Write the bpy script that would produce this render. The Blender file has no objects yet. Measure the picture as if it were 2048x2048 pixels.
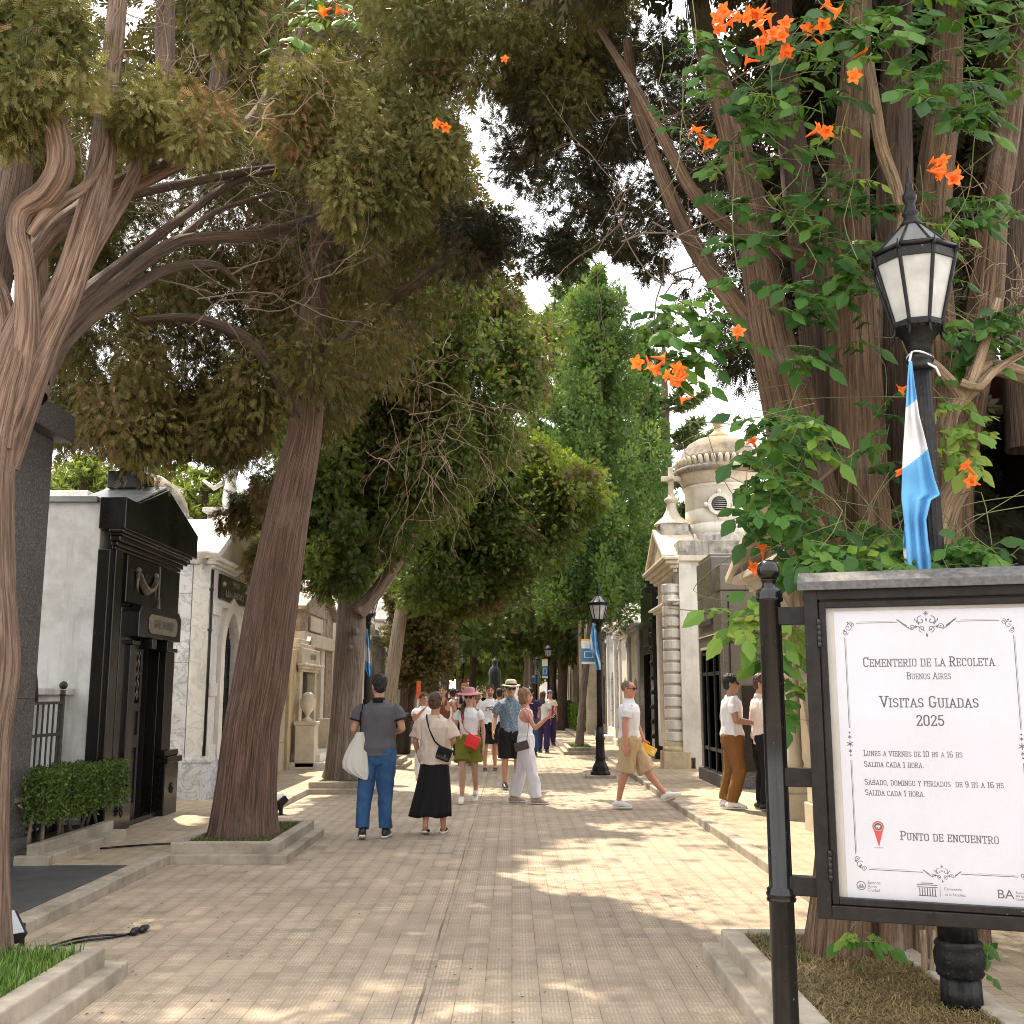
import bpy, bmesh, math, random
import numpy as np
from mathutils import Vector, Matrix, noise as mnoise
PI = math.pi
scene = bpy.context.scene
COL = scene.collection
random.seed(7)
RNG = np.random.default_rng(11)

# ------------------------------------------------------------------ camera
F_PX = 2150.0; PITCH = math.radians(9.56); CAM_H = 1.6
cam = bpy.data.cameras.new("camera"); cam_ob = bpy.data.objects.new("camera", cam); COL.objects.link(cam_ob)
cam_ob.location = (0, 0, CAM_H); cam_ob.rotation_euler = (PI / 2 + PITCH, 0, 0)
cam.sensor_width = 36; cam.sensor_height = 36; cam.lens = 36 * F_PX / 2048
cam.clip_start = 0.05; cam.clip_end = 2000
scene.camera = cam_ob
# ------------------------------------------------------------------ sky, sun, exposure
SUN_TO = Vector((-0.46, 1.02, 1.95)).normalized()
sun_el = math.asin(SUN_TO.z); sun_az = math.atan2(SUN_TO.x, SUN_TO.y)
w = bpy.data.worlds.new("World"); scene.world = w; w.use_nodes = True
nt = w.node_tree; nt.nodes.clear()
wo = nt.nodes.new("ShaderNodeOutputWorld"); bg = nt.nodes.new("ShaderNodeBackground"); sky = nt.nodes.new("ShaderNodeTexSky")
sky.sky_type = 'NISHITA'; sky.sun_disc = False; sky.sun_elevation = sun_el; sky.sun_rotation = sun_az
sky.air_density = 1.0; sky.dust_density = 2.0; sky.ozone_density = 1.0
tc = nt.nodes.new("ShaderNodeTexCoord"); nz = nt.nodes.new("ShaderNodeTexNoise"); nz.inputs["Scale"].default_value = 2.2
nz.inputs["Detail"].default_value = 6; nz.inputs["Roughness"].default_value = 0.55
rp = nt.nodes.new("ShaderNodeValToRGB"); rp.color_ramp.elements[0].position = 0.30; rp.color_ramp.elements[1].position = 0.55
rp.color_ramp.elements[0].color = (0.55, 0.55, 0.55, 1); rp.color_ramp.elements[1].color = (1, 1, 1, 1)
mx = nt.nodes.new("ShaderNodeMix"); mx.data_type = 'RGBA'; mx.inputs[7].default_value = (9.4, 9.25, 9.05, 1)
nt.links.new(tc.outputs["Generated"], nz.inputs["Vector"]); nt.links.new(nz.outputs["Fac"], rp.inputs["Fac"])
nt.links.new(rp.outputs["Color"], mx.inputs[0]); nt.links.new(sky.outputs["Color"], mx.inputs[6])
nt.links.new(mx.outputs[2], bg.inputs["Color"]); bg.inputs["Strength"].default_value = 0.15
nt.links.new(bg.outputs[0], wo.inputs["Surface"])
sl = bpy.data.lights.new("sun", 'SUN'); sl.energy = 4.0; sl.angle = math.radians(0.5); sl.color = (1.0, 0.86, 0.64)
so = bpy.data.objects.new("sun", sl); COL.objects.link(so); so.location = (0, 0, 40)
so.rotation_euler = SUN_TO.to_track_quat('Z', 'Y').to_euler()
vs = scene.view_settings; vs.view_transform = 'Standard'; vs.look = 'None'; vs.exposure = 1.34; vs.gamma = 1.0
scene.cycles.max_bounces = 8; scene.cycles.diffuse_bounces = 5; scene.cycles.transmission_bounces = 6
scene.cycles.transparent_max_bounces = 8; scene.cycles.sample_clamp_indirect = 8
scene.cycles.use_denoising = True; scene.cycles.filter_width = 1.0; scene.cycles.denoising_prefilter = 'NONE'
try: scene.cycles.denoiser = 'OPENIMAGEDENOISE'
except Exception: pass

# ------------------------------------------------------------------ photograph helpers (2048-pixel coordinates of the reference)
CT, ST = math.cos(PITCH), math.sin(PITCH)
def ray(px, py):
    u = (px - 1024) / F_PX; v = (1024 - py) / F_PX
    return Vector((u, CT - v * ST, ST + v * CT))
def at(px, py, Y):
    r = ray(px, py); return Vector((0, 0, CAM_H)) + r * (Y / r.y)
def gnd(px, py, z=0.0):
    r = ray(px, py); return Vector((0, 0, CAM_H)) + r * ((z - CAM_H) / r.z)
def onx(px, py, X):
    r = ray(px, py); return Vector((0, 0, CAM_H)) + r * (X / r.x)

# ------------------------------------------------------------------ object helpers
def tag(o, label=None, cat=None, group=None, kind=None):
    if label: o['label'] = label
    if cat: o['category'] = cat
    if group: o['group'] = group
    if kind: o['kind'] = kind
    return o
def thing(name, loc, label, cat, group=None, rz=0.0):
    o = bpy.data.objects.new(name, None); COL.objects.link(o); o.empty_display_size = 0.2
    o.location = loc; o.rotation_euler = (0, 0, rz)
    return tag(o, label, cat, group)
def link_mesh(name, me, parent=None):
    o = bpy.data.objects.new(name, me); COL.objects.link(o)
    if parent is not None: o.parent = parent
    return o
def copy_tree(o, parent=None):
    c = o.copy(); COL.objects.link(c)
    if parent is not None: c.parent = parent
    for ch in list(o.children): copy_tree(ch, c)
    return c

class MB:
    """collects shapes and links them as ONE mesh object"""
    def __init__(s): s.v = []; s.f = []; s.m = []; s.sm = []
    def add(s, vs_, fs, m=0, smooth=False):
        o = len(s.v); s.v.extend([tuple(p) for p in vs_])
        for f in fs: s.f.append(tuple(i + o for i in f)); s.m.append(m); s.sm.append(smooth)
    def box(s, x0, x1, y0, y1, z0, z1, m=0):
        if x0 > x1: x0, x1 = x1, x0
        if y0 > y1: y0, y1 = y1, y0
        vs_ = [(x, y, z) for z in (z0, z1) for y in (y0, y1) for x in (x0, x1)]
        s.add(vs_, [(0, 2, 3, 1), (4, 5, 7, 6), (0, 1, 5, 4), (2, 6, 7, 3), (0, 4, 6, 2), (1, 3, 7, 5)], m)
    def prism(s, poly, axis, a, b, m=0, smooth=False):
        """poly: 2-d outline in the two other axes (x: (y,z), y: (x,z), z: (x,y)) swept from a to b"""
        def mk(p, t):
            return (t, p[0], p[1]) if axis == 'x' else (p[0], t, p[1]) if axis == 'y' else (p[0], p[1], t)
        n = len(poly); vs_ = [mk(p, a) for p in poly] + [mk(p, b) for p in poly]
        fs = [tuple(range(n - 1, -1, -1)), tuple(range(n, 2 * n))] + [(i, (i + 1) % n, n + (i + 1) % n, n + i) for i in range(n)]
        s.add(vs_, fs, m, smooth)
    def lathe(s, prof, c=(0, 0, 0), seg=24, m=0, smooth=True, flute=0, fl=0.0, axis=None):
        """prof: (radius, z)"""
        n = len(prof); vs_ = []
        for r, z in prof:
            for k in range(seg):
                a = 2 * PI * k / seg
                rr = r * (1 - fl * (0.5 + 0.5 * math.cos(a * flute))) if flute else r
                vs_.append((c[0] + rr * math.cos(a), c[1] + rr * math.sin(a), c[2] + z))
        fs = [(i * seg + k, i * seg + (k + 1) % seg, (i + 1) * seg + (k + 1) % seg, (i + 1) * seg + k) for i in range(n - 1) for k in range(seg)]
        fs.append(tuple(range(seg - 1, -1, -1))); fs.append(tuple((n - 1) * seg + k for k in range(seg)))
        if axis is not None:
            q = Vector((0, 0, 1)).rotation_difference(Vector(axis).normalized())
            cc = Vector(c); vs_ = [cc + q @ (Vector(p) - cc) for p in vs_]
        s.add(vs_, fs, m, smooth)
    def tube(s, path, rad, seg=8, m=0, smooth=True, cap=True):
        pts = [Vector(p) for p in path]; n = len(pts)
        if not hasattr(rad, '__len__'): rad = [rad] * n
        vs_ = []; side = None
        for i, p in enumerate(pts):
            t = (pts[min(i + 1, n - 1)] - pts[max(i - 1, 0)])
            t = t.normalized() if t.length > 1e-9 else Vector((0, 0, 1))
            if side is None:
                side = t.orthogonal().normalized()
            else:
                side = (side - t * side.dot(t)); side = side.normalized() if side.length > 1e-6 else t.orthogonal().normalized()
            b = t.cross(side)
            for k in range(seg):
                a = 2 * PI * k / seg; vs_.append(p + (side * math.cos(a) + b * math.sin(a)) * rad[i])
        fs = [(i * seg + k, i * seg + (k + 1) % seg, (i + 1) * seg + (k + 1) % seg, (i + 1) * seg + k) for i in range(n - 1) for k in range(seg)]
        if cap: fs.append(tuple(range(seg - 1, -1, -1))); fs.append(tuple((n - 1) * seg + k for k in range(seg)))
        s.add(vs_, fs, m, smooth)
    def ball(s, c, r, seg=12, m=0, sz=None):
        sx, sy, sz_ = (r, r, r) if sz is None else sz
        vs_ = [(c[0], c[1], c[2] - sz_)]; rings = max(4, seg // 2)
        for i in range(1, rings):
            ph = -PI / 2 + PI * i / rings
            for k in range(seg):
                a = 2 * PI * k / seg; vs_.append((c[0] + sx * math.cos(ph) * math.cos(a), c[1] + sy * math.cos(ph) * math.sin(a), c[2] + sz_ * math.sin(ph)))
        vs_.append((c[0], c[1], c[2] + sz_)); L = len(vs_) - 1
        fs = [(0, 1 + (k + 1) % seg, 1 + k) for k in range(seg)]
        for i in range(rings - 2):
            for k in range(seg):
                a = 1 + i * seg + k; b = 1 + i * seg + (k + 1) % seg; fs.append((a, b, b + seg, a + seg))
        o = 1 + (rings - 2) * seg; fs += [(o + k, o + (k + 1) % seg, L) for k in range(seg)]
        s.add(vs_, fs, m, True)
    def quad(s, a, b, c, d, m=0): s.add([a, b, c, d], [(0, 1, 2, 3)], m)
    def grid(s, rows, m=0, smooth=True):
        n = len(rows[0]); vs_ = [p for r in rows for p in r]
        fs = [(i * n + k, i * n + k + 1, (i + 1) * n + k + 1, (i + 1) * n + k) for i in range(len(rows) - 1) for k in range(n - 1)]
        s.add(vs_, fs, m, smooth)
    def build(s, name, mats, parent=None, bevel=0.0, seg=2, local=False, solid=0.0):
        """vertices are given in world space and moved into the parent's frame unless local"""
        me = bpy.data.meshes.new(name)
        vs_ = s.v
        if parent is not None and not local:
            P = parent; mtx = Matrix.Identity(4)
            while P is not None:
                mtx = Matrix.LocRotScale(P.location, P.rotation_euler, P.scale) @ mtx; P = P.parent
            inv = mtx.inverted(); vs_ = [tuple(inv @ Vector(p)) for p in vs_]
        me.from_pydata(vs_, [], s.f)
        for mt in (mats if isinstance(mats, (list, tuple)) else [mats]): me.materials.append(mt)
        if any(s.m): me.polygons.foreach_set('material_index', s.m)
        me.polygons.foreach_set('use_smooth', s.sm)
        me.update()
        o = link_mesh(name, me, parent)
        if bevel > 0:
            b = o.modifiers.new('bevel', 'BEVEL'); b.width = bevel; b.segments = seg; b.limit_method = 'ANGLE'; b.angle_limit = math.radians(40)
        if solid > 0:
            b = o.modifiers.new('solid', 'SOLIDIFY'); b.thickness = solid; b.offset = 0
        return o

# ------------------------------------------------------------------ materials
class Mt:
    def __init__(s, name, rough=0.6, metal=0.0, spec=0.5, coat=0.0):
        s.mat = bpy.data.materials.new(name); s.mat.use_nodes = True; s.nt = s.mat.node_tree
        s.b = s.nt.nodes["Principled BSDF"]; s.out = s.nt.nodes["Material Output"]
        s.b.inputs["Roughness"].default_value = rough; s.b.inputs["Metallic"].default_value = metal
        s.b.inputs["Specular IOR Level"].default_value = spec
        if coat: s.b.inputs["Coat Weight"].default_value = coat; s.b.inputs["Coat Roughness"].default_value = 0.06
        s._c = None
    def n(s, t, **kw):
        nd = s.nt.nodes.new(t)
        for k, v in kw.items(): setattr(nd, k, v)
        return nd
    def put(s, inp, val):
        if isinstance(val, bpy.types.NodeSocket): s.nt.links.new(val, inp)
        elif isinstance(val, (tuple, list)) and len(val) == 3 and inp.type == 'RGBA': inp.default_value = (*val, 1)
        else: inp.default_value = val
    def coord(s, kind="Object"):
        if s._c is None: s._c = s.n("ShaderNodeTexCoord")
        return s._c.outputs[kind]
    def mapped(s, scale=(1, 1, 1), vec=None, rot=(0, 0, 0)):
        m = s.n("ShaderNodeMapping"); m.inputs["Scale"].default_value = scale; m.inputs["Rotation"].default_value = rot
        s.put(m.inputs["Vector"], vec or s.coord()); return m.outputs[0]
    def noise(s, scale=5, detail=4, rough=0.55, vec=None, dist=0.0):
        t = s.n("ShaderNodeTexNoise"); s.put(t.inputs["Vector"], vec or s.coord())
        t.inputs["Scale"].default_value = scale; t.inputs["Detail"].default_value = detail
        t.inputs["Roughness"].default_value = rough; t.inputs["Distortion"].default_value = dist
        return t.outputs["Fac"]
    def voro(s, scale=5, vec=None, feature='F1', out="Distance"):
        t = s.n("ShaderNodeTexVoronoi", feature=feature); s.put(t.inputs["Vector"], vec or s.coord()); t.inputs["Scale"].default_value = scale
        return t.outputs[out]
    def ramp(s, fac, stops):
        r = s.n("ShaderNodeValToRGB"); s.put(r.inputs["Fac"], fac); e = r.color_ramp.elements
        while len(e) < len(stops): e.new(0.5)
        for el, (p, c) in zip(e, stops):
            el.position = p; el.color = (c, c, c, 1) if not hasattr(c, '__len__') else (*c, 1)
        return r.outputs["Color"]
    def mix(s, fac, a, b, mode='MIX'):
        m = s.n("ShaderNodeMix", data_type='RGBA', blend_type=mode); s.put(m.inputs[0], fac)
        for i, x in ((6, a), (7, b)):
            if isinstance(x, (int, float)): x = (x, x, x)
            s.put(m.inputs[i], x)
        return m.outputs[2]
    def math(s, op, a, b=0.0, c=None):
        m = s.n("ShaderNodeMath", operation=op); s.put(m.inputs[0], a); s.put(m.inputs[1], b)
        if c is not None: s.put(m.inputs[2], c)
        return m.outputs[0]
    def bump(s, h, strength=0.3, dist=0.01):
        b = s.n("ShaderNodeBump"); s.put(b.inputs["Height"], h); b.inputs["Strength"].default_value = strength; b.inputs["Distance"].default_value = dist
        s.nt.links.new(b.outputs[0], s.b.inputs["Normal"]); return b.outputs[0]
    def base(s, c): s.put(s.b.inputs["Base Color"], c); return s
    def attr(s, name):
        a = s.n("ShaderNodeAttribute"); a.attribute_name = name; return a

def stone(name, col, var=0.12, dirt=(0.1, 0.09, 0.08), dirt_amt=0.5, rough=0.7, scale=1.0, bump=0.25, streak=0.5, lichen=None, speck=None, joints=None, veins=None):
    m = Mt(name, rough)
    c1 = tuple(x * (1 - var) for x in col); c2 = tuple(min(1, x * (1 + var)) for x in col)
    c = m.ramp(m.noise(3.5 * scale, 6, 0.6), [(0.3, c1), (0.7, c2)])
    if veins:
        v = m.noise(2.6 * scale, 7, 0.6, dist=1.6)
        vv = m.ramp(v, [(0.455, 0.0), (0.5, 1.0), (0.535, 0.0)])
        c = m.mix(m.math('MULTIPLY', vv, veins[1]), c, veins[0])
    if speck:
        sp = m.ramp(m.noise(speck[1], 2, 0.7), [(0.52, 0.0), (0.6, 1.0)])
        c = m.mix(sp, c, speck[0])
    if dirt_amt:
        d1 = m.ramp(m.noise(1.3 * scale, 8, 0.68), [(0.45, 0.0), (0.72, 1.0)])
        d2 = m.ramp(m.noise(1.0, 6, 0.65, vec=m.mapped((7, 7, 0.55))), [(0.5, 0.0), (0.75, 1.0)])
        d = m.math('MULTIPLY', m.math('MAXIMUM', d1, m.math('MULTIPLY', d2, streak)), dirt_amt)
        c = m.mix(d, c, dirt)
    if lichen:
        l = m.ramp(m.noise(lichen[1], 7, 0.7), [(0.5, 0.0), (0.62, 1.0)])
        c = m.mix(m.math('MULTIPLY', l, lichen[2]), c, lichen[0])
    if joints:
        # thin dark courses between blocks, height joints[0] (and vertical joints every joints[1] along the wall)
        sp = m.n("ShaderNodeSeparateXYZ"); m.put(sp.inputs[0], m.coord())
        fz = m.math('FRACT', m.math('DIVIDE', sp.outputs[2], joints[0]))
        j = m.math('LESS_THAN', fz, 0.012 / joints[0])
        row = m.math('FLOOR', m.math('DIVIDE', sp.outputs[2], joints[0]))
        s_ = m.math('ADD', m.math('ADD', sp.outputs[0], sp.outputs[1]), m.math('MULTIPLY', row, joints[1] * 0.5))
        fx = m.math('FRACT', m.math('DIVIDE', s_, joints[1]))
        j = m.math('MAXIMUM', j, m.math('LESS_THAN', fx, 0.009 / joints[1]))
        c = m.mix(m.math('MULTIPLY', j, 0.65), c, (0.06, 0.055, 0.05))
    m.base(c)
    if bump: m.bump(m.noise(28 * scale, 6, 0.7), bump, 0.012)
    return m.mat
def plain(name, col, rough=0.5, metal=0.0, var=0.15, scale=12, bump=0.0, bscale=40, coat=0.0, spec=0.5, flecks=0.0):
    m = Mt(name, rough, metal, spec, coat)
    c1 = tuple(x * (1 - var) for x in col); c2 = tuple(min(1, x * (1 + var)) for x in col)
    c = m.ramp(m.noise(scale, 4), [(0.3, c1), (0.7, c2)])
    if flecks:
        c = m.mix(m.math('MULTIPLY', m.ramp(m.noise(55, 3, 0.6), [(0.70, 0.0), (0.73, 1.0)]), flecks), c, (0.30, 0.28, 0.25)); c = m.mix(m.ramp(m.noise(6, 6, 0.7), [(0.52, 0.0), (0.75, 0.07)]), c, (0.16, 0.14, 0.12))
    m.base(c)
    if bump: m.bump(m.noise(bscale, 5, 0.6), bump, 0.01)
    return m.mat
MAT = {}
def granite(name, col, speck, rough=0.16, sc=90, dirt=0.25, spec=0.5):
    m = Mt(name, rough, spec=spec)
    c = m.mix(m.ramp(m.noise(sc, 3, 0.75), [(0.48, 0.0), (0.64, 1.0)]), col, speck)
    d = m.ramp(m.noise(1.2, 7, 0.65, vec=m.mapped((3, 3, 0.6))), [(0.42, 0.0), (0.75, 1.0)])
    c = m.mix(m.math('MULTIPLY', d, dirt), c, (0.16, 0.13, 0.10))
    m.base(c)
    m.put(m.b.inputs["Roughness"], m.math('ADD', m.math('MULTIPLY', m.noise(2.2, 6, 0.65), 0.35), rough - 0.1))
    return m.mat
MAT['black_granite'] = granite('polished_black_granite', (0.007, 0.0065, 0.0065), (0.016, 0.014, 0.013), 0.14, 120, 0.10, 0.3)
MAT['grey_granite'] = granite('speckled_dark_granite', (0.035, 0.033, 0.034), (0.16, 0.15, 0.15), 0.45, 55, 0.2)
MAT['brown_granite'] = granite('brown_grey_granite', (0.085, 0.076, 0.064), (0.15, 0.135, 0.11), 0.22, 80, 0.45)
MAT['dark_slab'] = granite('dark_slab_granite', (0.045, 0.048, 0.052), (0.085, 0.09, 0.095), 0.42, 70, 0.35)
MAT['white_marble'] = stone('white_marble', (0.66, 0.64, 0.61), 0.07, (0.30, 0.28, 0.25), 0.45, 0.45, 1.0, 0.12, 0.6, veins=((0.34, 0.34, 0.36), 0.5))
MAT['blue_marble'] = stone('grey_veined_marble', (0.60, 0.61, 0.63), 0.10, (0.30, 0.30, 0.30), 0.55, 0.4, 1.2, 0.1, 0.4, veins=((0.20, 0.22, 0.27), 0.75), joints=(1.02, 5.0))
MAT['render_white'] = stone('painted_white_render', (0.68, 0.68, 0.67), 0.08, (0.27, 0.26, 0.25), 0.75, 0.8, 1.3, 0.3, 0.9)
MAT['aged_stone'] = stone('aged_cream_stone', (0.55, 0.49, 0.40), 0.15, (0.14, 0.12, 0.10), 0.6, 0.8, 1.2, 0.4, 0.7, lichen=((0.50, 0.34, 0.13), 2.2, 0.5))
MAT['ochre_stone'] = stone('ochre_stained_stone', (0.50, 0.41, 0.27), 0.2, (0.16, 0.10, 0.06), 0.75, 0.85, 1.5, 0.55, 0.8, lichen=((0.55, 0.36, 0.12), 3.0, 0.6))
MAT['scaly_stone'] = stone('peeling_rough_stone', (0.42, 0.34, 0.27), 0.3, (0.12, 0.07, 0.045), 0.9, 0.9, 5.0, 1.0, 0.5)
MAT['cream_stone'] = stone('cream_limestone', (0.60, 0.53, 0.43), 0.1, (0.24, 0.20, 0.16), 0.55, 0.8, 1.0, 0.3, 0.8)
MAT['white_stone'] = stone('whitewashed_stone', (0.68, 0.64, 0.58), 0.08, (0.26, 0.22, 0.18), 0.5, 0.75, 1.0, 0.3, 0.9)
MAT['black_stained'] = stone('soot_stained_stone', (0.40, 0.37, 0.33), 0.2, (0.045, 0.042, 0.04), 0.95, 0.9, 2.6, 0.5, 1.0, lichen=((0.33, 0.24, 0.10), 1.4, 0.35))
MAT['dome_stone'] = stone('lichen_covered_dome_stone', (0.235, 0.205, 0.175), 0.3, (0.05, 0.045, 0.04), 0.95, 0.9, 3.4, 0.7, 0.9, lichen=((0.36, 0.23, 0.09), 0.8, 0.5))
MAT['buff_stone'] = stone('buff_sandstone', (0.42, 0.36, 0.27), 0.12, (0.15, 0.12, 0.09), 0.5, 0.75, 1.3, 0.3, 0.8, joints=(0.62, 1.1))
MAT['buff_plain'] = stone('buff_sandstone_smooth', (0.47, 0.40, 0.30), 0.12, (0.17, 0.14, 0.10), 0.5, 0.75, 1.3, 0.3, 0.8)
MAT['concrete'] = stone('kerb_concrete', (0.36, 0.31, 0.25), 0.15, (0.13, 0.11, 0.085), 0.75, 0.85, 2.0, 0.4, 0.2)
MAT['iron'] = plain('black_iron_paint', (0.011, 0.011, 0.012), 0.35, 0.0, 0.3, 20, 0.15, 60, spec=0.35)
MAT['lamp_iron'] = plain('lamp_black_paint', (0.010, 0.010, 0.0105), 0.36, 0.0, 0.5, 30, 0.3, 70, spec=0.18, flecks=0.5)
MAT['sign_steel'] = plain('sign_dark_steel', (0.013, 0.0115, 0.011), 0.42, 0.0, 0.3, 25, 0.06, 120, spec=0.15, flecks=0.35)
MAT['gloss_black'] = plain('gloss_black_enamel', (0.006, 0.006, 0.0065), 0.2, 0.0, 0.2, 30, 0.03, 40, spec=0.35, flecks=0.25)
MAT['rust_iron'] = plain('rusty_black_iron', (0.035, 0.028, 0.024), 0.6, 0.0, 0.5, 25, 0.4, 60)
MAT['bronze'] = plain('aged_bronze', (0.16, 0.135, 0.10), 0.45, 0.3, 0.3, 18, 0.3, 50)
MAT['green_bronze'] = plain('green_patina_bronze', (0.055, 0.075, 0.062), 0.5, 0.0, 0.4, 5, 0.3, 20)
MAT['dark_void'] = plain('dark_interior', (0.006, 0.006, 0.006), 0.9, 0.0, 0.2, 5)  # near-black colour stands in for the shade inside openings; also used for joints
MAT['letter_pale'] = plain('pale_letter_metal', (0.42, 0.38, 0.32), 0.5, 0.2, 0.1, 10)
MAT['letter_dark'] = plain('dark_letter_metal', (0.05, 0.042, 0.035), 0.5, 0.2, 0.1, 10)
MAT['tile_roof'] = plain('terracotta_roof_edge', (0.30, 0.105, 0.06), 0.8, 0.0, 0.25, 8, 0.3, 30)
MAT['roof_grey'] = stone('grey_roof_slab', (0.30, 0.295, 0.29), 0.12, (0.09, 0.09, 0.09), 0.5, 0.6, 1.0, 0.2, 0.6)
# ================================================================== the ground
def tile_mat(name, light, dark, T, joint=(0.10, 0.085, 0.07), stripe=7, seam=None, contrast=1.0):
    m = Mt(name, 0.75)
    sp = m.n("ShaderNodeSeparateXYZ"); m.put(sp.inputs[0], m.coord())
    X = m.math('DIVIDE', sp.outputs[0], T); Y = m.math('DIVIDE', sp.outputs[1], T)
    fx = m.math('SUBTRACT', m.math('FRACT', X), 0.5); fy = m.math('SUBTRACT', m.math('FRACT', Y), 0.5)
    ax = m.math('ABSOLUTE', fx); ay = m.math('ABSOLUTE', fy)
    tri = m.math('GREATER_THAN', ax, ay)
    s1 = m.math('ADD', m.math('MULTIPLY', m.math('SINE', m.math('MULTIPLY', fy, 2 * PI * stripe)), 0.5), 0.5)
    s2 = m.math('ADD', m.math('MULTIPLY', m.math('SINE', m.math('MULTIPLY', fx, 2 * PI * stripe)), 0.5), 0.5)
    mid = tuple((p + q) / 2 for p, q in zip(light, dark)); worn = m.ramp(m.noise(1.7, 6, 0.7), [(0.36, 0.9), (0.66, 0.15)])
    cd = m.mix(worn, mid, m.mix(s1, tuple(c * 0.88 for c in dark), dark)); cl = m.mix(worn, mid, m.mix(m.math('GREATER_THAN', s2, 0.55), tuple(c * 0.66 for c in light), light))
    c = m.mix(tri, cl, cd)
    cell = m.n("ShaderNodeCombineXYZ"); m.put(cell.inputs[0], m.math('FLOOR', X)); m.put(cell.inputs[1], m.math('FLOOR', Y))
    wn = m.n("ShaderNodeTexWhiteNoise", noise_dimensions='3D'); m.put(wn.inputs["Vector"], cell.outputs[0])
    c = m.mix(1.0, c, m.ramp(wn.outputs["Value"], [(0.0, 0.70), (0.07, 0.88), (0.5, 0.98), (0.93, 1.08), (1.0, 1.25)]), 'MULTIPLY')
    c = m.mix(m.ramp(m.noise(0.9, 7, 0.65), [(0.42, 0.0), (0.72, 0.65)]), c, (0.20, 0.155, 0.115))
    c = m.mix(m.ramp(m.noise(2.4, 6, 0.7), [(0.56, 0.0), (0.8, 0.5)]), c, (0.50, 0.42, 0.33))
    c = m.mix(m.ramp(m.noise(9.0, 3, 0.7), [(0.68, 0.0), (0.74, 0.5)]), c, (0.12, 0.095, 0.075))
    jt = m.math('GREATER_THAN', m.math('MAXIMUM', ax, ay), 0.482)
    c = m.mix(m.math('MULTIPLY', jt, m.ramp(m.noise(2.3, 4, 0.7), [(0.4, 0.15), (0.6, 0.95)])), c, joint)
    if seam is not None:
        d = m.math('ABSOLUTE', m.math('SUBTRACT', sp.outputs[0], m.math('ADD', seam, m.math('MULTIPLY', m.noise(1.5, 3), 0.03))))
        c = m.mix(m.math('MULTIPLY', m.math('LESS_THAN', d, 0.008), m.ramp(m.noise(1.2, 3), [(0.4, 0.3), (0.6, 0.8)])), c, (0.07, 0.055, 0.045))
    m.base(c)
    h = m.math('SUBTRACT', m.mix(tri, s2, s1), m.math('MULTIPLY', jt, 2.0))
    m.bump(h, 0.35, 0.004)
    return m.mat
MAT['road'] = tile_mat('patterned_pavers', (0.445, 0.355, 0.262), (0.285, 0.222, 0.160), 0.15, seam=-0.5)
MAT['walk'] = tile_mat('yellowish_footpath_tiles', (0.45, 0.355, 0.245), (0.35, 0.275, 0.19), 0.15)
MAT['soil'] = plain('dark_soil', (0.055, 0.04, 0.028), 0.95, 0, 0.4, 20, 0.6, 60)
MAT['dirt'] = plain('dry_soil', (0.16, 0.12, 0.08), 0.95, 0, 0.4, 18, 0.6, 60)
MAT['earth'] = plain('plain_earth', (0.20, 0.165, 0.125), 0.95, 0, 0.3, 3)

XL, XR = -4.5, 3.45          # building lines
KL, KR = -3.25, 2.30         # road edges
def sheet(name, x0, x1, y0, y1, z, mat):
    b = MB(); b.quad((x0, y0, z), (x1, y0, z), (x1, y1, z), (x0, y1, z)); return tag(b.build(name, mat), kind='structure')
sheet("ground", -400, 400, -60, 900, -0.012, MAT['earth'])
sheet("road", KL - 0.02, KR + 0.02, -3, 130, 0.0, MAT['road'])
b = MB(); b.box(-9, KL - 0.15, -3, 130, -0.05, 0.075); tag(b.build("pavement", MAT['walk']), kind='structure')
b = MB(); b.box(KR + 0.15, 9, -3, 130, -0.05, 0.075); tag(b.build("pavement", MAT['walk']), kind='structure')
def kerb(x0, x1):
    b = MB(); y = -3.0; r = random.Random(5)
    while y < 130:
        L = 1.0 + r.random() * 0.4; dz = r.uniform(-0.006, 0.006); dx = r.uniform(-0.006, 0.006)
        b.box(x0 + dx, x1 + dx, y + 0.004, y + L - 0.004, -0.05, 0.086 + dz); y += L
    tag(b.build("kerb", MAT['concrete'], bevel=0.012), kind='structure')
kerb(KL - 0.15, KL); kerb(KR, KR + 0.15)
b = MB(); b.box(-4.48, KL - 0.2, 6.6, 10.02, 0.03, 0.080)
tag(b.build("footpath_slab", MAT['dark_slab']), "dark grey stone slab let into the pavement beside the speckled granite tomb", "paving slab")

# fallen leaves and bits of dirt on the road
def litter():
    r = np.random.default_rng(3); b = MB()
    for i in range(420):
        y = 5.5 + 14 * r.random() ** 1.6; x = r.uniform(KL + 0.05, KR - 0.05); a = r.uniform(0, PI); s = r.uniform(0.004, 0.013)
        dx, dy = math.cos(a) * s, math.sin(a) * s
        b.add([(x - dx, y - dy, 0.004), (x - dy * .5, y + dx * .5, 0.007), (x + dx, y + dy, 0.005), (x + dy * .5, y - dx * .5, 0.004)], [(0, 1, 2, 3)])
    tag(b.build("leaf_litter", plain('dry_leaf_bits', (0.07, 0.05, 0.03), 0.9, 0, 0.5, 3)), kind='stuff')
litter()

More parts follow.
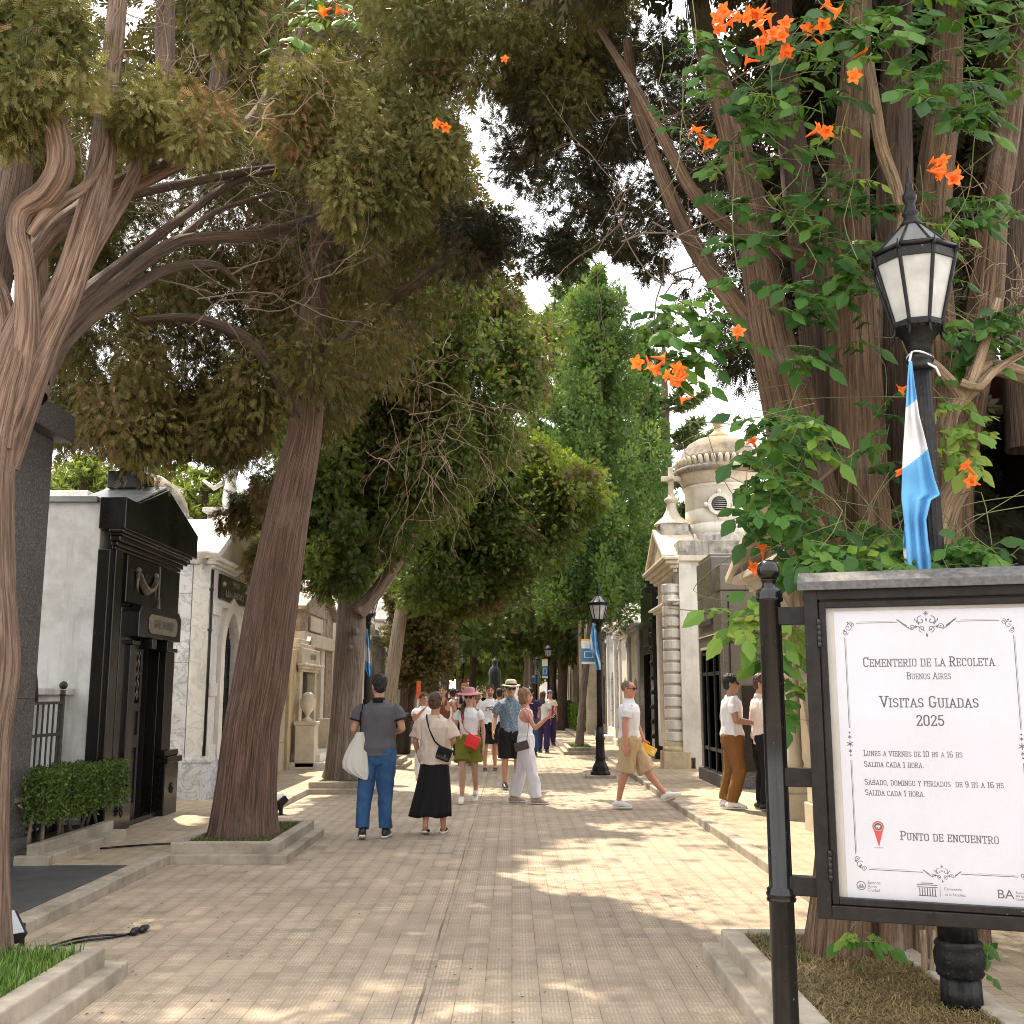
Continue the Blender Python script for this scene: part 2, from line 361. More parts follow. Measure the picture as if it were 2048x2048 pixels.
# ---- tree planters let into the road: two stepped kerbs and a bed
def planter(x0, x1, y0, y1, label, bed, group="stepped concrete planters round the trees"):
    t = thing("tree_planter", ((x0 + x1) / 2, (y0 + y1) / 2, 0), label, "planter", group)
    def ring(b, e, wd, z0, z1):
        b.box(x0 + e, x1 - e, y0 + e, y0 + e + wd, z0, z1); b.box(x0 + e, x1 - e, y1 - e - wd, y1 - e, z0, z1)
        b.box(x0 + e, x0 + e + wd, y0 + e + wd, y1 - e - wd, z0, z1); b.box(x1 - e - wd, x1 - e, y0 + e + wd, y1 - e - wd, z0, z1)
    b = MB(); ring(b, 0, 0.13, -0.02, 0.085); b.build("kerb_step", MAT['concrete'], t, bevel=0.012)
    b = MB(); ring(b, 0.10, 0.12, 0.02, 0.185); b.build("kerb_rim", MAT['concrete'], t, bevel=0.012)
    b = MB(); b.box(x0 + 0.2, x1 - 0.2, y0 + 0.2, y1 - 0.2, 0.0, 0.15); b.build("bed", bed, t)
    return t
planter(-3.45, -2.20, 3.6, 6.52, "concrete planter with lush grass nearest the camera beside the extension cable", MAT['soil'])
planter(-3.38, -2.14, 10.6, 12.7, "cracked stepped planter round the reddish leaning trunk", MAT['soil'])
planter(-3.38, -2.14, 17.7, 20.0, "stepped planter round the grey forked trunk behind the tote bag", MAT['soil'])
planter(-3.38, -2.30, 23.4, 25.4, "stepped planter round the pale leaning trunk by the litter bin", MAT['soil'])
planter(1.17, 2.36, 3.4, 6.98, "stepped planter of dry straw round the vine-covered tree", MAT['dirt'])
planter(1.36, 2.36, 28.8, 31.6, "stepped planter round the slim trunk behind the far lamp with the banner", MAT['soil'])
planter(1.36, 2.36, 53, 56, "distant low planter round a pale straight trunk", MAT['soil'])

def blades(name, x0, x1, y0, y1, z, n, h, wd, cols, label=None, avoid=None, lean=0.5, seed=1, flat=False):
    r = np.random.default_rng(seed)
    X = r.uniform(x0, x1, n); Y = r.uniform(y0, y1, n)
    if avoid is not None:
        k = (X - avoid[0]) ** 2 + (Y - avoid[1]) ** 2 > avoid[2] ** 2; X, Y = X[k], Y[k]; n = len(X)
    A = r.uniform(0, 2 * PI, n); Hh = h * r.uniform(0.4, 1.15, n); Ln = lean * r.uniform(0.2, 1.0, n) * Hh
    dx, dy = np.cos(A), np.sin(A); wx, wy = -dy * wd * 0.5, dx * wd * 0.5
    zb = z + (r.uniform(0, 0.03, n) if flat else 0 * X)
    P0 = np.stack([X - wx, Y - wy, zb], 1); P1 = np.stack([X + wx, Y + wy, zb], 1)
    P2 = np.stack([X + wx * .8 + dx * Ln * .45, Y + wy * .8 + dy * Ln * .45, zb + Hh * (0.15 if flat else 0.65)], 1)
    P3 = np.stack([X - wx * .8 + dx * Ln * .45, Y - wy * .8 + dy * Ln * .45, zb + Hh * (0.15 if flat else 0.65)], 1)
    P4 = np.stack([X + dx * Ln, Y + dy * Ln, zb + Hh * (0.1 if flat else 0.95)], 1)
    V = np.stack([P0, P1, P2, P3, P4], 1).reshape(-1, 3)
    me = bpy.data.meshes.new(name); base = np.arange(n) * 5
    q = np.stack([base, base + 1, base + 2, base + 3], 1); tr = np.stack([base + 3, base + 2, base + 4], 1)
    me.vertices.add(n * 5); me.vertices.foreach_set('co', V.ravel())
    loops = np.concatenate([q.ravel(), tr.ravel()]); me.loops.add(len(loops)); me.loops.foreach_set('vertex_index', loops.astype(np.int32))
    me.polygons.add(2 * n); st = np.concatenate([np.arange(n) * 4, 4 * n + np.arange(n) * 3]); me.polygons.foreach_set('loop_start', st.astype(np.int32))
    t = r.random(n); at_ = me.attributes.new('tint', 'FLOAT', 'POINT'); at_.data.foreach_set('value', np.repeat(t, 5).astype(np.float32))
    me.update(); me.validate()
    m = Mt(name + '_blades', 0.6); c = m.ramp(m.attr('tint').outputs['Fac'], cols); m.base(c)
    tl = m.n("ShaderNodeBsdfTranslucent"); m.put(tl.inputs[0], c); mx_ = m.n("ShaderNodeMixShader"); mx_.inputs[0].default_value = 0.35
    m.nt.links.new(m.b.outputs[0], mx_.inputs[1]); m.nt.links.new(tl.outputs[0], mx_.inputs[2]); m.nt.links.new(mx_.outputs[0], m.out.inputs[0])
    me.materials.append(m.mat); o = link_mesh(name, me); return tag(o, label, kind='stuff')
GREEN = [(0, (0.045, 0.11, 0.012)), (0.6, (0.10, 0.21, 0.025)), (0.9, (0.17, 0.24, 0.04)), (1, (0.30, 0.26, 0.10))]
DULL = [(0, (0.05, 0.085, 0.015)), (0.5, (0.10, 0.14, 0.03)), (0.8, (0.20, 0.19, 0.07)), (1, (0.28, 0.22, 0.11))]
STRAW = [(0, (0.10, 0.065, 0.03)), (0.5, (0.25, 0.175, 0.08)), (0.85, (0.36, 0.27, 0.14)), (1, (0.16, 0.20, 0.05))]
blades("grass", -3.25, -2.40, 3.8, 6.32, 0.14, 15000, 0.10, 0.008, GREEN, avoid=(-3.3, 6.0, 0.2), seed=1)
blades("grass", -3.2, -2.34, 10.8, 12.5, 0.14, 6000, 0.055, 0.008, DULL, avoid=(-2.86, 11.5, 0.36), seed=2)
blades("grass", -3.2, -2.34, 17.9, 19.8, 0.14, 4000, 0.055, 0.010, DULL, avoid=(-2.85, 18.8, 0.3), seed=3)
blades("grass", -3.2, -2.5, 23.6, 25.2, 0.14, 2500, 0.06, 0.012, DULL, seed=4)
blades("grass", 1.56, 2.16, 29.0, 31.4, 0.14, 2500, 0.06, 0.013, GREEN, seed=5)
blades("grass", 1.56, 2.16, 53.2, 55.8, 0.14, 2000, 0.09, 0.025, GREEN, seed=6)
blades("dry_grass", 1.38, 2.16, 4.4, 6.78, 0.145, 16000, 0.13, 0.005, STRAW, seed=7, lean=0.9, flat=True)
blades("dry_grass", 1.40, 1.62, 6.1, 6.74, 0.145, 500, 0.07, 0.007, DULL, seed=8)

# ================================================================== buildings
class Facade:
    """box helper in facade coordinates: o = distance out from the building line towards the road"""
    def __init__(s, X, out): s.X, s.out = X, out
    def box(s, b, o0, o1, y0, y1, z0, z1, m=0): b.box(s.X + s.out * o0, s.X + s.out * o1, y0, y1, z0, z1, m)
    def prism(s, b, poly, o0, o1, m=0): b.prism(poly, 'x', s.X + s.out * o0, s.X + s.out * o1, m)
    def p(s, o, y, z): return (s.X + s.out * o, y, z)
def arch_pts(yc, wd, spring, apex, style='gothic', n=9):
    """points from the left springing over the top to the right springing"""
    out = []
    h = apex - spring
    for i in range(2 * n + 1):
        u = i / (2 * n)
        if style == 'round':
            a = PI * (1 - u); out.append((yc + wd * math.cos(a), spring + h * math.sin(a)))
        elif style == 'gothic':
            v = u * 2 if u <= 0.5 else (1 - u) * 2          # 0 at springing .. 1 at apex
            R = (h * h + wd * wd) / (2 * wd); c0 = R - wd; am = math.asin(min(1, h / R)); a = am * v
            y = wd - (R - R * math.cos(a)) if True else 0
            out.append((yc - y if u <= 0.5 else yc + y, spring + R * math.sin(a)))
    return out
def wall_with_arch(b, f, o0, o1, y0, y1, z0, z1, yc, wd, spring, apex, style='gothic', m=0):
    pts = arch_pts(yc, wd, spring, apex, style); k = len(pts) // 2
    f.prism(b, [(y0, z0), (yc - wd, z0)] + pts[:k + 1] + [(yc, z1), (y0, z1)], o0, o1, m)
    f.prism(b, [(yc + wd, z0), (y1, z0), (y1, z1), (yc, z1)] + pts[k:][::1], o0, o1, m)
def arch_ring(b, f, o0, o1, z0, yc, wd, spring, apex, t, style='gothic', m=0):
    pin = [(yc - wd, z0)] + arch_pts(yc, wd, spring, apex, style) + [(yc + wd, z0)]
    pout = [(yc - wd - t, z0)] + arch_pts(yc, wd + t, spring, apex + t * 1.15, style) + [(yc + wd + t, z0)]
    for i in range(len(pin) - 1):
        f.prism(b, [pin[i], pin[i + 1], pout[i + 1], pout[i]], o0, o1, m)
def gable(b, f, o0, o1, y0, y1, z0, za, m=0, base=0.0):
    f.prism(b, [(y0, z0), (y1, z0), (y1, z0 + base + 1e-3), ((y0 + y1) / 2, za), (y0, z0 + base + 1e-3)], o0, o1, m)
def raking(b, f, o0, o1, y0, y1, z0, za, t, m=0):
    yc = (y0 + y1) / 2
    f.prism(b, [(y0, z0), (yc, za), (yc, za + t), (y0 - t * 0.4, z0 + t * 0.55)], o0, o1, m)
    f.prism(b, [(yc, za), (y1, z0), (y1 + t * 0.4, z0 + t * 0.55), (yc, za + t)], o0, o1, m)
def moulding(b, f, y0, y1, z0, steps, m=0):
    """steps: (projection, height) stacked upwards"""
    z = z0
    for p, h in steps:
        f.box(b, -0.02, p, y0 - p, y1 + p, z, z + h, m); z += h
def text_mesh(txt, size, font_scale_x=1.0):
    c = bpy.data.curves.new('t', 'FONT'); c.body = txt; c.size = size; c.extrude = 0; c.align_x = 'CENTER'; c.align_y = 'CENTER'
    o = bpy.data.objects.new('t', c); COL.objects.link(o)
    me = bpy.data.meshes.new_from_object(o.evaluated_get(bpy.context.evaluated_depsgraph_get()))
    vs_ = [(v.co.x * font_scale_x, v.co.y) for v in me.vertices]; fs = [tuple(p.vertices) for p in me.polygons]
    bpy.data.objects.remove(o); bpy.data.curves.remove(c); bpy.data.meshes.remove(me)
    return vs_, fs
def wall_text(b, f, txt, yc, zc, size, o, sx=1.0, mirror=False):
    vs_, fs = text_mesh(txt, size, sx)
    s = 1 if f.out > 0 else -1                     # reading direction seen from the road
    b.add([f.p(o, yc + s * x, zc + z) for x, z in vs_], fs)
    b.add([f.p(o - 0.006, yc + s * x, zc + z) for x, z in vs_], fs)

FL = Facade(XL, +1); FR = Facade(XR, -1)

# ---- speckled granite tomb half hidden by the nearest trunk
t = thing("granite_mausoleum", (-5.6, 8.6, 0), "tall speckled dark granite tomb with overhanging cornice behind the nearest trunk", "mausoleum")
b = MB(); FL.box(b, -2.4, 0, 6.6, 10.3, 0, 4.05); FL.box(b, -0.05, 0.012, 6.62, 10.28, 1.55, 1.565); b.build("wall", MAT['grey_granite'], t, bevel=0.01)
b = MB(); FL.box(b, -2.6, 0.14, 6.5, 10.45, 4.05, 4.32); b.build("cornice", MAT['grey_granite'], t, bevel=0.015)
b = MB(); FL.box(b, -0.02, 0.05, 6.55, 10.33, 0, 0.30); b.build("plinth", MAT['grey_granite'], t, bevel=0.01)
b = MB(); FL.box(b, 0.0, 0.02, 10.02, 10.14, 0.62, 0.66); b.tube([FL.p(0.02, 10.05, 0.60), FL.p(0.05, 10.08, 0.56), FL.p(0.02, 10.1, 0.60)], 0.012); b.build("ring_handle", MAT['bronze'], t)

# ---- black polished mausoleum with a white side wall
t = thing("black_mausoleum", (-5.6, 13.2, 0), "polished black granite mausoleum with bronze garland and white side wall", "mausoleum")
b = MB(); b.box(-8.2, -5.45, 12.04, 14.40, 0, 3.74); b.box(-5.45, -4.66, 12.04, 12.79, 0, 3.74); b.box(-5.45, -4.66, 13.96, 14.40, 0, 3.74); b.box(-5.45, -4.66, 12.79, 13.96, 2.3, 3.74); b.build("side_wall", MAT['render_white'], t, bevel=0.01)
b = MB(); b.box(-8.3, -4.7, 11.98, 14.44, 3.74, 3.80); b.build("roof", MAT['roof_grey'], t)
b = MB()
FL.box(b, -0.16, -0.02, 12.0, 12.83, 0, 3.2); FL.box(b, -0.16, -0.02, 13.90, 14.45, 0, 3.2); FL.box(b, -0.16, -0.02, 12.83, 13.90, 2.2, 3.2)
FL.box(b, -0.16, 0.03, 12.06, 12.30, 0.55, 3.2); FL.box(b, -0.02, 0.035, 12.42, 13.52, 2.64, 3.19); FL.box(b, -0.02, 0.035, 13.58, 14.40, 2.64, 3.19)
FL.box(b, -0.02, 0.02, 12.36, 12.80, 0.55, 2.58)
b.build("wall", MAT['black_granite'], t, bevel=0.008)
b = MB(); FL.box(b, -0.02, 0.10, 11.99, 12.80, 0, 0.55); FL.box(b, -0.02, 0.12, 13.92, 14.47, 0, 0.72)
FL.box(b, -0.02, 0.07, 11.99, 12.80, 0.55, 0.62); FL.box(b, -0.02, 0.16, 13.90, 14.50, 0.72, 0.80); FL.box(b, -0.02, 0.11, 13.92, 14.47, 0.80, 0.88)
b.build("plinth", MAT['black_granite'], t, bevel=0.012)
b = MB(); FL.box(b, -0.02, 0.06, 12.62, 12.84, 0.55, 2.16); FL.box(b, -0.02, 0.07, 13.90, 14.24, 0.88, 2.12)
FL.box(b, -0.02, 0.09, 12.60, 12.86, 2.16, 2.21); FL.box(b, -0.02, 0.10, 13.88, 14.26, 2.12, 2.17); b.build("door_jamb", MAT['black_granite'], t, bevel=0.008)
lint = MB(); FL.prism(lint, [(12.62, 2.25), (14.22, 2.25), (14.22, 2.55), (14.12, 2.63), (12.72, 2.63), (12.62, 2.55)], -0.02, 0.14)
FL.box(lint, 0.0, 0.17, 13.05, 13.20, 2.12, 2.25); FL.box(lint, 0.0, 0.17, 13.62, 13.77, 2.12, 2.25)
lint = lint.build("lintel", MAT['black_granite'], t, bevel=0.012)
b = MB(); FL.prism(b, [(12.93, 2.36), (13.0, 2.31), (13.95, 2.31), (14.02, 2.36), (14.02, 2.49), (13.95, 2.54), (13.0, 2.54), (12.93, 2.49)], 0.14, 0.155)
pl = b.build("name_plaque", MAT['bronze'], t, bevel=0.006)
b = MB(); wall_text(b, FL, "GRAL. FALKNER", 13.475, 2.425, 0.135, 0.160, 0.78); b.build("lettering", MAT['letter_dark'], pl)
b = MB(); moulding(b, FL, 12.06, 14.42, 3.2, [(0.03, 0.04), (0.055, 0.05), (0.095, 0.06), (0.12, 0.03), (0.145, 0.04)]); b.build("cornice", MAT['black_granite'], t, bevel=0.014)
b = MB(); FL.prism(b, [(11.92, 3.42), (14.72, 3.42), (14.72, 3.74), (13.40, 4.14), (12.35, 3.78), (11.92, 3.78)], -0.14, 0.16); ped = b.build("pediment", MAT['black_granite'], t, bevel=0.01)
b = MB(); FL.prism(b, [(12.33, 3.785), (13.40, 4.148), (14.74, 3.75), (14.74, 3.775), (13.40, 4.175), (12.33, 3.81)], -0.6, 0.12); b.build("roof_slab", MAT['blue_marble'], ped)  # pale slab colour stands in for sunlight on the roof slope
b = MB(); FL.box(b, -0.55, -0.12, 13.16, 13.62, 4.12, 4.34); FL.box(b, -0.45, -0.22, 13.26, 13.52, 4.34, 4.46); b.build("acroterion", MAT['black_granite'], t, bevel=0.01)
def garland(f, o, y0, y1, z, sag, r, parent):
    b = MB()
    for s in range(4):
        pts = []
        for i in range(15):
            u = i / 14; pts.append(f.p(o + 0.015 * s, y0 + (y1 - y0) * u, z - (sag - 0.025 * s) * (1 - (2 * u - 1) ** 2) - 0.012 * s))
        b.tube(pts, [r * (0.6 + 0.8 * math.sin(PI * i / 14)) for i in range(15)], 6)
    for yy in (y0, y1):
        b.ball(f.p(o, yy, z + 0.01), r * 2.2, 8); b.tube([f.p(o, yy, z), f.p(o, yy - 0.01, z - 0.16), f.p(o, yy + 0.01, z - 0.26)], [r * 1.3, r, r * 0.4], 6)
    return b.build("garland", MAT['bronze'], parent)
garland(FL, 0.06, 12.72, 13.36, 3.03, 0.24, 0.018, t)
b = MB(); FL.box(b, 0.035, 0.05, 13.53, 13.57, 2.62, 3.18); FL.prism(b, [(13.50, 2.62), (13.60, 2.62), (13.56, 2.78), (13.54, 2.78)], 0.035, 0.06); b.build("torch", MAT['bronze'], t)
b = MB()
for yy, zz in ((12.40, 0.30), (14.20, 0.40)):
    for k in range(8):
        a = k * PI / 4; b.tube([FL.p(0.125, yy, zz), FL.p(0.13, yy + 0.07 * math.cos(a), zz + 0.07 * math.sin(a))], [0.02, 0.006], 5)
    b.ball(FL.p(0.13, yy, zz), 0.028, 8)
b.build("star_boss", MAT['iron'], t)
b = MB(); FL.box(b, -0.9, -0.85, 12.8, 13.95, 0, 2.25); FL.box(b, -0.9, -0.16, 12.80, 12.86, 0, 2.25); FL.box(b, -0.9, -0.16, 13.88, 13.94, 0, 2.25); b.build("interior", MAT['dark_void'], t)
dr = MB()
FL.box(dr, -0.10, -0.05, 12.86, 12.92, 0.12, 2.2); FL.box(dr, -0.10, -0.05, 13.32, 13.38, 0.12, 2.2)
for z0, z1 in ((0.12, 0.30), (0.95, 1.10), (1.38, 1.48), (2.1, 2.2)): FL.box(dr, -0.10, -0.05, 12.92, 13.32, z0, z1)
FL.box(dr, -0.095, -0.075, 12.92, 13.32, 0.3, 0.95); FL.box(dr, -0.095, -0.075, 12.92, 13.32, 1.10, 1.38); FL.box(dr, -0.075, -0.06, 12.98, 13.26, 0.36, 0.88)
dr = dr.build("door", MAT['iron'], t, bevel=0.006)
b = MB()
for k in range(4):
    for j in range(5):
        yy = 12.97 + k * 0.10; zz = 1.52 + j * 0.125
        b.tube([FL.p(-0.07, yy, zz), FL.p(-0.065, yy - 0.035, zz + 0.06), FL.p(-0.07, yy, zz + 0.12), FL.p(-0.065, yy + 0.035, zz + 0.06), FL.p(-0.07, yy, zz)], 0.007, 4)
b.build("door_grille", MAT['bronze'], dr)
b = MB(); FL.box(b, -0.16, 0.05, 12.80, 13.92, 0, 0.14); b.build("doorstep", MAT['black_granite'], t, bevel=0.01)

# ---- gap beside it: low wall, iron fence, clipped hedge in a kerbed bed
t = thing("iron_fence", (-4.75, 10.9, 0.07), "rusty black iron fence with spear tips and a curved brace behind the clipped hedge", "fence")
b = MB()
for i in range(9):
    yy = 10.38 + i * 0.125; b.tube([(-4.72, yy, 0.1), (-4.72, yy, 1.50)], 0.011, 6)
b.build("railing", MAT['rust_iron'], t)
b = MB()
for z in (0.3, 1.18, 1.5): b.box(-4.735, -4.705, 10.32, 11.46, z - 0.015, z + 0.015)
b.build("rail", MAT['rust_iron'], t)
b = MB(); b.tube([(-4.72, 11.46, 0.05), (-4.72, 11.46, 1.62)], 0.028, 8); b.ball((-4.72, 11.46, 1.68), 0.045, 10); b.lathe([(0.04, 0), (0.02, 0.02), (0.035, 0.05)], (-4.72, 11.46, 1.58), 10); b.build("post", MAT['rust_iron'], t)
b = MB(); pts = [(-4.72, 10.85 - 0.5 * math.sin(a) , 1.5 + 0.62 * (1 - math.cos(a)) if False else 1.5 + 0.6 * math.sin(a * 0.9)) for a in np.linspace(0, 1.3, 10)]
b.tube([(-4.72, 10.83 - 0.48 * (i / 9) ** 1.6, 1.5 + 0.60 * math.sin(PI / 2 * i / 9)) for i in range(10)], 0.022, 6); b.build("curved_brace", MAT['rust_iron'], t)
b = MB()
for yy, z in ((10.50, 2.05), (10.62, 1.98), (10.38, 2.10)):
    b.tube([(-4.72, yy, 1.5), (-4.72, yy, z)], 0.010, 6); b.lathe([(0.008, 0), (0.026, 0.04), (0.001, 0.16)], (-4.72, yy, z), 8)
b.build("spear_tip", MAT['rust_iron'], t)
t = thing("low_wall", (-5.3, 11.2, 0), "low plastered wall with marble cap behind the iron fence", "wall")
b = MB(); b.box(-6.2, -4.9, 10.6, 12.03, 0, 1.58); b.build("wall", MAT['render_white'], t, bevel=0.01)
b = MB(); b.box(-6.2, -4.82, 10.5, 12.03, 1.58, 1.65); b.build("cap", MAT['white_marble'], t, bevel=0.012)
t = thing("hedge_bed", (-4.4, 11.0, 0.07), "narrow bed with a stepped concrete kerb under the clipped hedge", "planting bed")
b = MB(); b.box(-4.28, -4.14, 10.06, 11.96, 0, 0.16); b.box(-4.5, -4.14, 9.98, 10.06, 0, 0.16); b.box(-4.38, -4.28, 10.06, 11.96, 0, 0.25); b.build("kerb", MAT['concrete'], t, bevel=0.012)
b = MB(); b.box(-4.9, -4.38, 10.06, 11.97, 0, 0.2); b.build("soil", MAT['soil'], t)

# ---- white marble gothic mausoleum
t = thing("white_mausoleum", (-5.6, 17.3, 0), "white marble mausoleum with pointed arch doorway and black name plaque", "mausoleum")
b = MB(); b.box(-8, -4.77, 16.0, 18.62, 0.0, 3.5); b.build("side_wall", MAT['blue_marble'], t, bevel=0.008)
b = MB(); wall_with_arch(b, FL, -0.26, 0.0, 16.0, 18.64, 0.0, 3.5, 17.18, 0.43, 2.22, 2.86); b.build("wall", MAT['white_marble'], t)
b = MB(); arch_ring(b, FL, -0.02, 0.07, 0.62, 17.18, 0.44, 2.22, 2.86, 0.20); b.build("arch_surround", MAT['white_stone'], t, bevel=0.006)
b = MB()
for y0, y1 in ((16.02, 16.34), (18.24, 18.62)):
    FL.box(b, -0.02, 0.05, y0, y1, 0.6, 2.75); FL.box(b, -0.02, 0.09, y0 - 0.02, y1 + 0.02, 0.6, 0.85); FL.box(b, -0.02, 0.08, y0 - 0.015, y1 + 0.015, 1.55, 1.75)
    FL.box(b, -0.02, 0.09, y0 - 0.02, y1 + 0.02, 2.75, 2.9)
b.build("pilaster", MAT['white_marble'], t, bevel=0.01)
b = MB(); FL.box(b, -0.3, 0.04, 15.98, 18.66, 0, 0.6); FL.box(b, -0.3, 0.06, 15.96, 18.68, 0.6, 0.66); b.build("plinth", MAT['blue_marble'], t, bevel=0.01)
b = MB(); FL.box(b, -0.02, 0.06, 16.0, 18.64, 2.9, 3.0); moulding(b, FL, 16.05, 18.6, 3.45, [(0.05, 0.05), (0.10, 0.05), (0.15, 0.06)]); b.build("cornice", MAT['white_marble'], t, bevel=0.012)
b = MB(); FL.box(b, 0.0, 0.05, 16.42, 18.05, 3.03, 3.40); pl = b.build("name_plaque", MAT['black_granite'], t, bevel=0.004)
b = MB(); wall_text(b, FL, "FAMILIA", 17.3, 3.30, 0.13, 0.054, 1.0); wall_text(b, FL, "JULIA LIBEROVICI", 17.25, 3.13, 0.155, 0.054, 0.95); b.build("lettering", MAT['letter_pale'], pl)
b = MB(); b.ball(FL.p(0.055, 16.55, 3.26), 0.04, 8); b.ball(FL.p(0.055, 17.95, 3.26), 0.04, 8); b.build("wreath_boss", MAT['letter_pale'], pl)
b = MB(); gable(b, FL, -0.4, 0.0, 15.98, 18.70, 3.6, 4.36); ped = b.build("pediment", MAT['cream_stone'], t)
b = MB(); raking(b, FL, -0.3, 0.16, 15.86, 18.82, 3.58, 4.36, 0.13); raking(b, FL, -0.3, 0.09, 15.95, 18.72, 3.50, 4.26, 0.09); b.build("raking_cornice", MAT['white_marble'], ped, bevel=0.01)
b = MB(); b.prism([(15.9, 3.56), (17.34, 4.40), (18.78, 3.56)], 'x', -8, -4.8); b.build("roof", MAT['roof_grey'], t)
dr = MB(); FL.box(dr, -0.16, -0.10, 16.7, 17.66, 0.3, 2.9); dr = dr.build("door", MAT['dark_void'], t)
b = MB()
for k in range(5):
    for j in range(10):
        yy = 16.84 + 0.17 * k; zz = 0.80 + j * 0.21; s = 1 if (j + k) % 2 else -1
        pts = [FL.p(-0.085, yy + s * 0.07 * math.sin(a) * (1 - a / 9), zz + 0.1 + 0.085 * math.cos(a) * (1 - a / 9)) for a in np.linspace(0, 7, 14)]
        b.tube(pts, 0.009, 4)
for yy in (16.76, 17.0, 17.18, 17.36, 17.60): b.tube([FL.p(-0.085, yy, 0.6), FL.p(-0.085, yy, 2.7)], 0.012, 5)
b.build("ironwork", MAT['iron'], dr)
b = MB(); b.tube([FL.p(0.02, 16.0, 0.7), FL.p(0.03, 15.99, 3.42)], 0.022, 8)
for z in (2.5, 3.1): b.box(-4.50, -4.45, 15.95, 16.03, z, z + 0.04)
b.build("drainpipe", MAT['iron'], t)
b = MB(); FL.box(b, 0, 0.62, 16.55, 17.85, 0, 0.24); FL.box(b, 0, 0.40, 16.62, 17.78, 0.24, 0.44); FL.box(b, 0, 0.2, 16.7, 17.7, 0.44, 0.62); b.build("steps", MAT['white_marble'], t, bevel=0.012)
cmr = thing("dome_camera", (-5.6, 17.0, 3.7), "white dome surveillance camera on the white mausoleum roof", "camera")
cmr.location = at(405, 1118, 15.95)
cl = cmr.location
b = MB(); b.lathe([(0.02, -0.16), (0.03, 0.0), (0.12, 0.02), (0.19, 0.07), (0.19, 0.09), (0.08, 0.13)], cl, 16); b.build("housing", MAT['white_stone'], cmr)
b = MB(); b.ball((cl.x, cl.y, cl.z + 0.0), 0.09, 12); b.build("dome", plain('smoked_dome', (0.35, 0.34, 0.33), 0.15), cmr)

# ---- buff block tomb, small door tomb with steps, gabled peeling tomb
t = thing("buff_mausoleum", (-5.8, 20.6, 0), "buff sandstone block tomb between the white mausoleum and the leaning trunk", "mausoleum")
f = Facade(-4.6, 1)
b = MB(); f.box(b, -3, 0, 18.95, 22.2, 0, 3.45); b.build("wall", MAT['buff_stone'], t, bevel=0.015)
b = MB(); moulding(b, f, 18.95, 22.2, 3.45, [(0.06, 0.08), (0.12, 0.08)]); b.build("cornice", MAT['buff_plain'], t, bevel=0.015)

t = thing("door_tomb", (-5.2, 23.9, 0), "ochre stained tomb with black iron double door, urn pedestals and steps", "mausoleum")
b = MB(); FL.box(b, -1.6, -0.05, 22.3, 23.15, 0, 2.5); FL.box(b, -1.6, -0.05, 24.9, 25.4, 0, 2.5); FL.box(b, -1.6, -0.3, 23.15, 24.9, 2.05, 2.5); b.build("wall", MAT['ochre_stone'], t, bevel=0.015)
b = MB(); FL.box(b, -0.25, 0.02, 23.0, 23.3, 0.3, 2.05); FL.box(b, -0.25, 0.02, 24.75, 25.05, 0.3, 2.05); b.build("pilaster", MAT['aged_stone'], t, bevel=0.012)
b = MB(); moulding(b, FL, 23.0, 25.05, 2.05, [(0.05, 0.06), (0.10, 0.06), (0.16, 0.05)]); FL.box(b, -0.4, 0.06, 23.0, 25.1, 2.22, 2.55); FL.box(b, -0.4, 0.02, 23.0, 24.6, 2.55, 2.65); FL.box(b, -0.4, -0.02, 23.0, 24.3, 2.65, 2.75); b.build("entablature", MAT['cream_stone'], t, bevel=0.012)
b = MB(); wall_text(b, FL, "HERRERA", 24.2, 2.38, 0.17, 0.065); b.build("lettering", MAT['letter_dark'], t)
b = MB(); FL.prism(b, [(24.0, 2.55), (24.5, 2.55), (24.62, 2.85), (24.3, 2.85)], -0.1, -0.02); b.build("open_book", MAT['white_marble'], t)
for y0, y1 in ((23.3, 23.98), (24.04, 24.72)):
    b = MB(); FL.box(b, -0.22, -0.16, y0, y1, 0.3, 2.0)
    for j in range(5): FL.box(b, -0.16, -0.13, y0 + 0.08, y1 - 0.08, 0.4 + j * 0.32, 0.64 + j * 0.32)
    for j in range(4): b.lathe([(0.03, 0), (0.04, 0.05), (0.015, 0.13), (0.001, 0.22)], FL.p(-0.17, y0 + 0.1 + j * 0.16, 1.78 + 0.05 * (j % 2)), 6)
    b.build("door", MAT['iron'], t, bevel=0.006)
b = MB(); FL.box(b, -0.1, 0.75, 22.5, 25.3, 0.05, 0.2); FL.box(b, -0.1, 0.55, 22.7, 25.1, 0.2, 0.36); b.build("steps", MAT['white_stone'], t, bevel=0.015)
for yy in (22.75, 25.35):
    b = MB(); FL.box(b, 0.05, 0.45, yy - 0.25, yy + 0.2, 0.1, 0.95); FL.box(b, 0.02, 0.48, yy - 0.28, yy + 0.23, 0.95, 1.02); b.build("pedestal", MAT['cream_stone'], t, bevel=0.012)
b = MB(); b.lathe([(0.11, 0), (0.11, 0.04), (0.04, 0.09), (0.04, 0.13), (0.15, 0.28), (0.17, 0.42), (0.12, 0.5), (0.14, 0.53), (0.05, 0.6)], FL.p(0.25, 22.73, 1.02), 16); b.build("urn", MAT['cream_stone'], t)

